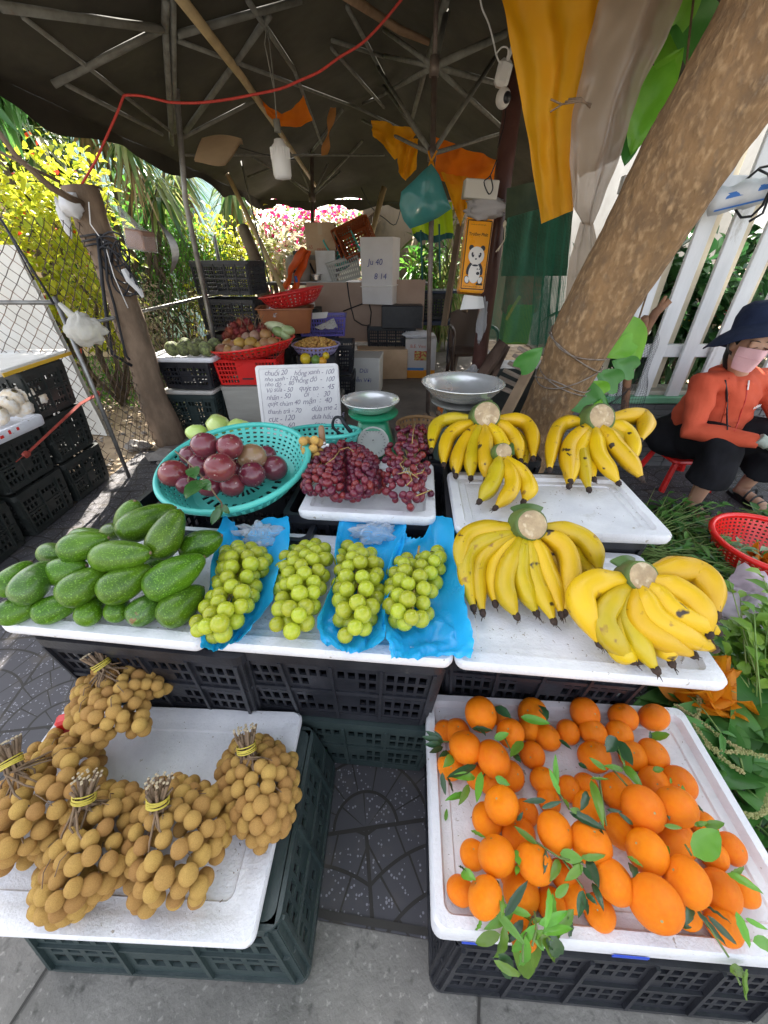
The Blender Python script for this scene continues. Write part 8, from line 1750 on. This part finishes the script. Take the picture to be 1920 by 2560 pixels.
mb = MB(); mb.ell(Vector((1.96, 2.36, .33)), (.235, .19, .145), 20, 14); mb.ell(Vector((2.1, 2.34, .33)), (.20, .18, .14), 18, 12)
for A, B_, C_ in ((HL, KL, AL_), (HR, KR, AR)): mb.tube([A, A.lerp(B_, .5)+Vector((0, 0, .0)), B_+Vector((0, .01, -.01)), B_.lerp(C_, .25), B_.lerp(C_, .5), B_.lerp(C_, .66)], [.135, .125, .098, .100, .105, .108], 18)
mb.tube([Vector((1.98, 2.34, .36)), Vector((1.99, 2.31, .47))], [.19, .165], 18)
def cloth_wob(co, amp, f, seed):
 for i in range(len(co)):
  p = Vector(co[i].tolist())*f; co[i] += np.array((noise.noise(p+Vector((seed, 0, 0))), noise.noise(p+Vector((0, seed, 0))), .5*noise.noise(p+Vector((0, 0, seed)))))*amp
me, co, off = remeshed('trousers', mb, .009, PANT, t, 4); cloth_wob(co, .014, 11, 3); link_mesh('trousers', me, co, off, t)
JK = mat('orange_jacket', (.60, .100, .048), .85, (.52, .078, .036), 7, bump=.4, bscale=140, spec=.3)
mb = MB(); mb.tube([Vector((2.00, 2.34, .40)), Vector((2.0, 2.31, .45)), Vector((1.99, 2.26, .56)), Vector((1.98, 2.23, .66)), Vector((1.965, 2.21, .735)), Vector((1.96, 2.20, .775))], [.178, .190, .172, .158, .115, .070], 24)
for A, B_, C_ in ((SHL, EL, WL), (SHR, ER, WR)):
 mb.tube([NK.lerp(A, .35)-Vector((0, 0, .045)), A, A.lerp(B_, .5), B_+Vector((0, 0, .005)), B_.lerp(C_, .4), B_.lerp(C_, .8), B_.lerp(C_, .93)], [.085, .075, .070, .066, .056, .043, .038], 16)
for k in range(7): a = PI*(.12+.76*k/6); mb.ell(NK+Vector((.095*math.cos(a)*1.1, .055*math.sin(a)+.01, .005+.012*math.sin(a))), (.042, .036, .030), 10, 8)
for k in range(6): a = PI*(1.05+.9*k/5); mb.ell(NK+Vector((.075*math.cos(a), .075*math.sin(a), -.030)), (.026, .022, .022), 10, 8)
me, co, off = remeshed('jacket', mb, .008, JK, t, 4);
for i in range(len(co)):      # folds over sleeve and flank
 p = Vector(co[i].tolist()); co[i] += np.array((1, -.6, 0))*.0045*math.sin(p.z*75+p.x*30+4*noise.noise(p*6))*(.4+.6*abs(noise.noise(p*5)))
cloth_wob(co, .012, 9, 6); jk = link_mesh('jacket', me, co, off, t)
from mathutils.bvhtree import BVHTree
bv = BVHTree.FromPolygons([Vector(c.tolist()) for c in co], [tuple(p.vertices) for p in me.polygons])
def onj(px, py, dist=.002):
 d = ray(px, py).normalized(); hit = bv.ray_cast(Vector((0, 0, H)), d, 5)
 return (hit[0]+hit[1]*dist) if hit[0] is not None else U(px, py, y=2.05)
mb = MB(); mb.tube([onj(a, b, .001) for a, b in ((1868, 962), (1866, 985), (1862, 1005), (1852, 1030), (1845, 1055), (1836, 1078))], .0035, 6); obj('zip', mb, mat('zip_red', (.50, .03, .02), .5), jk, True)
mb = MB(); mb.tube([onj(1871, 952, .004), onj(1867, 975, .004)], .0042, 6); obj('zip_pull', mb, PAPER, jk, True)
mb = MB(); mb.tube([onj(a, b, .001) for a, b in ((1812, 950), (1816, 975), (1817, 1005), (1817, 1035), (1818, 1075))], .008, 6, flat=.4); obj('strap', mb, CRB, jk, True)
mb = MB(); mb.tube([onj(a, b, .003) for a, b in ((1822, 945), (1822, 985), (1812, 1030), (1800, 1062))], .0025, 6); obj('drawstring', mb, JK, jk, True)
a, b_ = onj(1880, 1022, .006), onj(1918, 1008, .006); mb = MB(); ttext(mb, 'adidas', .026, a, (b_-a), Vector((0, 0, 1)), shear=.1, bold=.02); obj('lettering', mb, PAPER, jk)
MSK = mat('pink_mask', (.84, .50, .53), .85, (.80, .46, .49), 12, bump=.3, bscale=120)
mb = MB()
def mk(u, v):
 a = (u-.5)*2.3; y = lerp(.000, -.100, v); pr = .104+.034*math.exp(-(a/.35)**2)*(1-abs(v-.35)*1.1); wd = .079-.022*v*v
 return hp(math.sin(a)*wd, y-.012*math.cos(a)*(1 if v > .5 else -.8)*abs(v-.5)*2+.0, math.cos(a)*pr*(1-.25*v)+.006)
mb.grid(mk, 26, 16); obj('mask', mb, MSK, t, True)
mb = MB(); mb.tube([mk(u/20, .42)+FD*.001 for u in range(21)], .0012, 4); obj('mask_seam', mb, MSK, t, True)
DK = mat('dark_hair', (.012, .009, .008), .5)
for s in (-1, 1):
 mb = MB(); mb.tube([hp(s*(.014+.009*k), .012-.006*math.sin(PI*k/4)-.0, .0895-.0022*k) for k in range(5)], [.0012, .0018, .002, .0018, .0012], 5); obj('eyelash', mb, DK, t, True)
 mb = MB(); mb.tube([hp(s*(.012+.010*k), .036+.004*math.sin(PI*k/4), .090-.0028*k) for k in range(5)], [.0015, .0026, .0026, .002, .001], 5); obj('eyebrow', mb, DK, t, True)
mb = MB(); mb.ell(hp(0, .022, -.022), (.083, .092, .100), 22, 14, rot=hr); mb.tube([hp(0, -.02, -.08), hp(.0, -.09, -.085), hp(.0, -.15, -.07)], [.05, .04, .02], 10)
me, co, off = remeshed('hair', mb, .008, DK, t, 2); link_mesh('hair', me, co, off, t)
HAT = mat('navy_hat_cloth', (.012, .018, .045), .9, (.018, .026, .06), 20, bump=.5, bscale=150, spec=.2); mb = MB()
UPH = (FU*.92-FD*.42).normalized(); hm = UPH.to_track_quat('Z', 'Y').to_matrix(); c = HC+FU*.055-FD*.01
c = c+FU*.026; pr = [(.001, .118), (.045, .114), (.080, .095), (.098, .055), (.104, .0), (.106, -.004), (.150, -.030), (.198, -.072), (.200, -.076), (.196, -.076), (.148, -.036), (.100, -.012)]
mb.lathe(pr, c, 44, rot=hm)
for i, v in enumerate(mb.v): v = Vector(v); d = v-c; k = d.length; mb.v[i] = tuple(v+UPH*.022*noise.noise(v*7)*(k/.2)+UPH*(-.02*(k/.2)**3*math.cos(2*math.atan2(d.y, d.x))))
obj('hat', mb, HAT, t, True)
SND = mat('black_sandal', (.010, .010, .012), .45)
for (g, d, s) in (F1, F2):
 mb = MB()
 L_ = []
 for z in (.004, .026): L_.append([g+d*(.11+.155*math.cos(a))+s*(.052 if math.cos(a) > 0 else .044)*math.sin(a)+Vector((0, 0, z)) for a in [2*PI*k/28 for k in range(28)]])
 loft(mb, L_); sd_ = obj('sandal', mb, SND, t, 'auto')
 for q, hh in ((.185, .058), (.145, .078), (.100, .098)):
  mb = MB(); mb.tube([g+d*(q-.01*math.cos(a))+s*.0475*math.cos(a)+Vector((0, 0, .026+(hh-.022)*math.sin(a)**.7)) for a in [PI*k/14 for k in range(15)]], .0095, 8, flat=.28, up=d); obj('strap', mb, SND, sd_, True)
sc_ = Vector((2.0, 2.36, 0)); t = thing('plastic_stool', 'low red plastic stool below the seated person', 'stool', sc_); mb = MB()
loft(mb, [rr_loop(.27, .27, .04, .19, 4), rr_loop(.28, .28, .04, .20, 4), rr_loop(.27, .27, .04, .212, 4)], None, True, True, T_at(sc_)); obj('seat', mb, RED, t, 'auto')
for x in (-1, 1):
 for y in (-1, 1): mb = MB(); mb.tube([sc_+Vector((x*.11, y*.11, .20)), sc_+Vector((x*.155, y*.15, .0))], [.026, .030], 6, flat=.5); obj('leg', mb, RED, t)
# ================================================================ HANGING THINGS
b0 = U(697, 352, y=3.0); t = thing('light_bulb', 'white ribbed LED bulb hanging from a wire under the canopy', 'bulb', b0); mb = MB()
mb.lathe([(.014, .04), (.026, .035), (.030, .02), (.050, .0), (.054, -.05), (.052, -.12), (.046, -.135), (.001, -.142)], b0+Vector((0, 0, -.03)), 28); obj('glass', mb, mat('milky_bulb', (.78, .77, .76), .35, trans=.2), t, True)
mb = MB()
for k in range(20): a = 2*PI*k/20; mb.box(b0+Vector((.052*math.cos(a), .052*math.sin(a), -.055)), (.008, .004, .05), Matrix.Rotation(a, 3, 'Z'))
obj('rib', mb, PAPER, t)
mb = MB(); mb.lathe([(.001, .10), (.018, .098), (.020, .05), (.020, .045)], b0+Vector((0, 0, -.01)), 16); obj('socket', mb, GREYM, t, True)
mb = MB(); mb.tube([b0+Vector((0, 0, .08)), U(684, 200, y=3.0), U(670, 75, y=3.02), RP(668, 70)], .0035, 6); mb.tube([U(684, 220, y=3.0), U(662, 110, y=3.0), U(665, 78, y=3.0), U(672, 100, y=3.0)], .003, 6); obj('wire', mb, GREYM, t, True)
t = thing('carton_flap', 'folded brown carton piece hooked below the canopy beside the leg', 'cardboard', U(540, 370, y=3.6)); q = [U(505, 345, y=3.7), U(605, 348, y=3.55), U(560, 400, y=3.3), U(487, 410, y=3.4)]
mb = MB(); mb.grid(lambda u, v: q[0].lerp(q[1], u).lerp(q[3].lerp(q[2], u), v)+Vector((0, 0, .02*math.sin(u*3+v*2))), 10, 8); mb.grid(lambda u, v: q[0].lerp(q[1], u).lerp(q[3].lerp(q[2], u), v)+Vector((0, .008, .02*math.sin(u*3+v*2)-.006)), 10, 8); mb.grid(lambda u, v: q[1].lerp(U(608, 362, y=3.5), u).lerp(U(583, 372, y=3.4).lerp(U(600, 360, y=3.4), u), v), 4, 4); obj('sheet', mb, mat('pale_carton', (.60, .44, .27), .8, (.50, .36, .22), 5), t, True)
GBAG = film('turquoise_bag', (.07, .27, .26), alpha=.80, bump=1.2, bscale=20, trans=.35)
def bag(name, label, outl, y, th, m, cat='bag', group=None, seed=0):
 """soft bag: outline pixels (top knot first) puffed in depth"""
 C_ = Vector((sum(p[0] for p in outl)/len(outl), sum(p[1] for p in outl)/len(outl), 0)); n = len(outl)
 def op(a):
  x = a*n; i = int(x) % n; k = x-int(x); p, q_ = outl[i], outl[(i+1) % n]; return (lerp(p[0], q_[0], k), lerp(p[1], q_[1], k))
 def f(sg):
  def g_(u, v):
   p = op(u % 1.0); px, py = lerp(C_.x, p[0], v), lerp(C_.y, p[1], v); return U(px, py, y=y)+Vector((0, sg*th*math.sqrt(max(0, 1-v*v))*(1+.35*noise.noise(Vector((px*.02, py*.02, seed))))+.02*noise.noise(Vector((px*.045, py*.02, seed))), 0))
  return g_
 mb = MB(); mb.grid(f(-1), 41, 10); mb.grid(f(1), 41, 10); return one(name, mb, m, label, cat, group, smooth=True)
bag('hanging_bag', 'turquoise plastic bag hanging on the central pole above the lime raincoat', [(1078, 408), (1100, 440), (1112, 480), (1128, 522), (1095, 545), (1060, 560), (1025, 572), (1008, 550), (998, 515), (1003, 480), (1035, 450), (1060, 425)], 3.05, .06, GBAG, seed=2)
mb = MB(); k0 = U(1078, 405, y=3.1); mb.tube([k0+Vector((-.02, 0, .05)), k0, k0+Vector((.03, 0, .05))], [.006, .014, .006], 6); mb.tube([k0+Vector((.0, 0, 0)), k0+Vector((.0, -.02, -.05))], [.014, .03], 6); one('bag_knot', mb, YEL, 'knotted yellow strip holding the turquoise bag to the pole', 'knot', smooth=True)
LIME = mat('lime_cloth', (.42, .60, .01), .6, (.50, .68, .02), 5, trans=.35, bump=.2); DTE = mat('dark_teal_cloth', (.01, .07, .07), .7)
t = thing('raincoat', 'lime yellow raincoat with dark teal hem hanging behind the turquoise bag', 'raincoat', U(1080, 560, y=3.3))
def rq(P, y, amp, nm, m, nu=24, nv=10):
 q = [U(*p, y=y) for p in P]; mb = MB(); mb.grid(lambda u, v: q[0].lerp(q[1], u).lerp(q[3].lerp(q[2], u), v)+Vector((0, amp*math.sin(u*17), .01*math.sin(u*9))), nu, nv); obj(nm, mb, m, t, True)
rq([(1022, 545), (1128, 508), (1132, 588), (1032, 585)], 3.32, .03, 'cloth', LIME); rq([(1030, 583), (1132, 586), (1128, 600), (1046, 606)], 3.32, .03, 'hem', DTE, 24, 4)
for x, y0, y1, x2 in ((1052, 575, 700, 1056), (1098, 560, 700, 1100)): mb = MB(); mb.tube([U(x, y0, y=3.28), U(x2, y1, y=3.3)], .007, 6); obj('strap', mb, DTE, t, True)
q = [U(1182, 549, y=3.30), U(1250, 549, y=3.30), U(1210, 733, y=3.22), U(1148, 729, y=3.22)]; wq = q[1]-q[0]; o0 = q[3]; uxx = (q[2]-q[3]).normalized(); uyy = (q[0]-q[3]); uyy = (uyy-uxx*uyy.dot(uxx)).normalized(); nn2 = uxx.cross(uyy); W2 = (q[2]-q[3]).length; H2 = (q[0]-q[3]).length
t = thing('napkin_pack', 'orange pack of paper napkins hanging on the steel post, napkin pulled out below', 'napkins', o0); NP = mat('orange_wrapper', (.90, .36, .01), .3, (.86, .32, .008), 4, coat=.3, bump=.35, bscale=10)
def np_(x, y, z=0): return o0+uxx*(x*W2)+uyy*(y*H2)+nn2*z
mb = MB(); M3 = Matrix((uxx, uyy, nn2)).transposed(); D2 = .12; cc = np_(.5, .54)-nn2*D2/2; mb.box(cc, (W2, H2*1.08, D2), M3, bev=.012); obj('wrapper', mb, NP, t, 'auto')
mb = MB(); z_ = .001
def line(a, b, w_): a = np_(*a, z_); b = np_(*b, z_); d = (b-a).normalized(); s = d.cross(nn2)*w_; mb.add([a+s, b+s, b-s, a-s], [(0, 1, 2, 3)])
for a, b in (((.05, .05), (.95, .05)), ((.95, .05), (.95, .99)), ((.95, .99), (.05, .99)), ((.05, .99), (.05, .05))): line(a, b, .0035)
ttext(mb, 'Trường Phát', .0255, np_(.12, .79, z_), uxx, uyy, shear=.1, bold=.02); ttext(mb, 'vơi Phương', .020, np_(.25, 1.01, z_), uxx, uyy, shear=.1); ttext(mb, 'chuyên sản xuất khăn giấy', .0095, np_(.16, .93, z_), uxx, uyy, shear=.1); ttext(mb, 'Chất lượng là niềm tin', .014, np_(.11, .075, z_), uxx, uyy, shear=.2)
line((.62, .125), (.88, .125), .007); obj('printing', mb, mat('dark_print', (.05, .03, .01), .6), t)
def disc(m_, x, y, rx, ry, z, n=22, rot=0):
 P = [np_(x, y, z)+uxx*(rx*math.cos(a)*math.cos(rot)-ry*math.sin(a)*math.sin(rot))+uyy*(rx*math.cos(a)*math.sin(rot)+ry*math.sin(a)*math.cos(rot)) for a in [2*PI*k/n for k in range(n)]]; mb.add(P, [tuple(range(n))], m_)
mb = MB(); WH = mat('print_white', (.80, .76, .72), .6); BK = mat('print_black', (.03, .03, .04), .6)
for x, y, rx, ry, z, m_, ro in ((.24, .18, .019, .026, .002, BK, .3), (.76, .18, .019, .026, .002, BK, -.3), (.235, .18, .015, .021, .0025, WH, .3), (.765, .18, .015, .021, .0025, WH, -.3), (.30, .34, .019, .042, .003, BK, -.35), (.70, .34, .019, .042, .003, BK, .35), (.50, .275, .042, .062, .0034, WH, 0), (.28, .625, .017, .017, .003, BK, 0), (.72, .625, .017, .017, .003, BK, 0), (.50, .52, .056, .055, .0038, WH, 0),
 (.36, .53, .009, .016, .0044, BK, .35), (.64, .53, .009, .016, .0044, BK, -.35), (.38, .54, .003, .004, .0050, WH, 0), (.62, .54, .003, .004, .0050, WH, 0), (.50, .475, .007, .005, .0044, BK, 0), (.64, .32, .016, .016, .0044, WH, 0), (.60, .335, .004, .005, .005, BK, 0), (.68, .335, .004, .005, .005, BK, 0), (.64, .275, .012, .010, .005, BK, 0), (.5, .385, .022, .006, .0044, BK, 0)): disc(m_, x, y, rx, ry, z, rot=ro)
obj('emblem', mb, WH, t)
mb = MB(); sN = uxx; e0 = np_(1, .28)+sN*.0012-nn2*.03; mb.add([e0, e0-nn2*.055, e0-nn2*.055+uyy*.13, e0+uyy*.13], [(0, 1, 2, 3)]); mb.add([e0-uyy*.075, e0-nn2*.05-uyy*.075, e0-nn2*.05-uyy*.02, e0-uyy*.02], [(0, 1, 2, 3)]); obj('side_label', mb, mat('grey_print', (.40, .38, .32), .6, (.2, .19, .17), 90, mix=(.45, .55)), t)
mb = MB(); qq = [U(1160, 737, y=3.24), U(1208, 742, y=3.24), U(1212, 770, y=3.2), U(1185, 785, y=3.2), U(1150, 775, y=3.2)]; mb.grid(lambda u, v: qq[0].lerp(qq[1], u).lerp(qq[4].lerp(qq[2], u), v)+Vector((0, .015*math.sin(u*7), 0)), 10, 8); obj('napkin', mb, PAPER, t, True)
mb = MB(); a = U(1262, 560, y=3.2); mb.tube([a, U(1262, 600, y=3.2), U(1240, 630, y=3.18)], .004, 6); mb.tube([a, U(1266, 590, y=3.2), U(1245, 628, y=3.18)], .003, 6); mb.ell(a, (.012, .012, .02), 8, 6); obj('string', mb, mat('cream_string', (.6, .5, .36), .8), t, True)
crumple('plastic_bag', 'grey net-like plastic stuffed above the napkin pack', U(1215, 520, y=3.3), (.13, .05, .06), mat('greyish_plastic', (.45, .42, .42), .5, bump=1, trans=.2), 41, rough=.6)
t = thing('white_box', 'small white box with a hanging black cable on the steel post, above the napkins', 'box', U(1195, 475, y=3.3)); mb = MB(); mb.box(U(1200, 475, y=3.3), (.22, .10, .10), Matrix.Rotation(R(3), 3, 'Y'), bev=.005); obj('box', mb, mat('cream_box', (.60, .56, .50), .7), t)
mb = MB(); mb.tube(fine([U(1242, 400, y=3.2), U(1225, 440, y=3.2), U(1210, 455, y=3.2), U(1222, 485, y=3.2), U(1232, 470, y=3.2), U(1226, 440, y=3.2)], [1]*6, 4)[0], .004, 6); obj('cable', mb, BLACKROPE, t, True)
t = thing('security_camera', 'white plastic camera strapped to the steel post with its white cable', 'camera', U(1255, 185, y=3.4)); mb = MB(); c = U(1258, 185, y=3.4); mb.box(c, (.085, .07, .12), Matrix.Rotation(R(12), 3, 'Y'), bev=.02); WPL = mat('white_plastic', (.72, .70, .69), .35)
mb.ell(c+Vector((.015, -.01, -.105)), (.045, .045, .05), 18, 12); mb.tube([c+Vector((.01, -.02, .05)), c+Vector((.03, -.02, .10))], .012, 8); obj('body', mb, WPL, t, 'auto'); mb = MB(); mb.ell(c+Vector((.03, -.045, -.11)), (.026, .02, .028), 14, 10); obj('lens', mb, CRB, t, True)
mb = MB(); mb.tube(fine([U(1198, -20, y=3.3), U(1205, 20, y=3.3), U(1222, 60, y=3.3), U(1235, 110, y=3.3), U(1240, 135, y=3.3), U(1250, 160, y=3.3)], [1]*6, 4)[0], .0045, 6); mb.tube(fine([U(1240, 135, y=3.3), U(1255, 118, y=3.3), U(1270, 122, y=3.3), U(1268, 150, y=3.35)], [1]*4, 4)[0], .004, 6); obj('cable', mb, WPL, t, True)
for pts_, r_, lb in (([U(1244, 370, y=3.35), U(1262, 300, y=3.4), U(1268, 200, y=3.45), RP(1270, 130)], .0035, 'thin black cable running up beside the steel post'), ([U(560, 360, y=4), U(610, 372, y=4.1), U(660, 386, y=4.1), U(740, 400, y=4.2)], .003, 'thin black wire from the carton flap towards the far leg'), ([U(903, 469, y=6.8), U(930, 520, y=6.8), U(960, 545, y=6.8), U(990, 560, y=6.8), U(1010, 480, y=6.8)], .006, 'thick black cable sagging at the far end of the stall')):
 mb = MB(); mb.tube(fine(pts_, [1]*len(pts_), 4)[0], r_, 5); one('black_cable', mb, BLACKROPE, lb, 'cable', smooth=True)
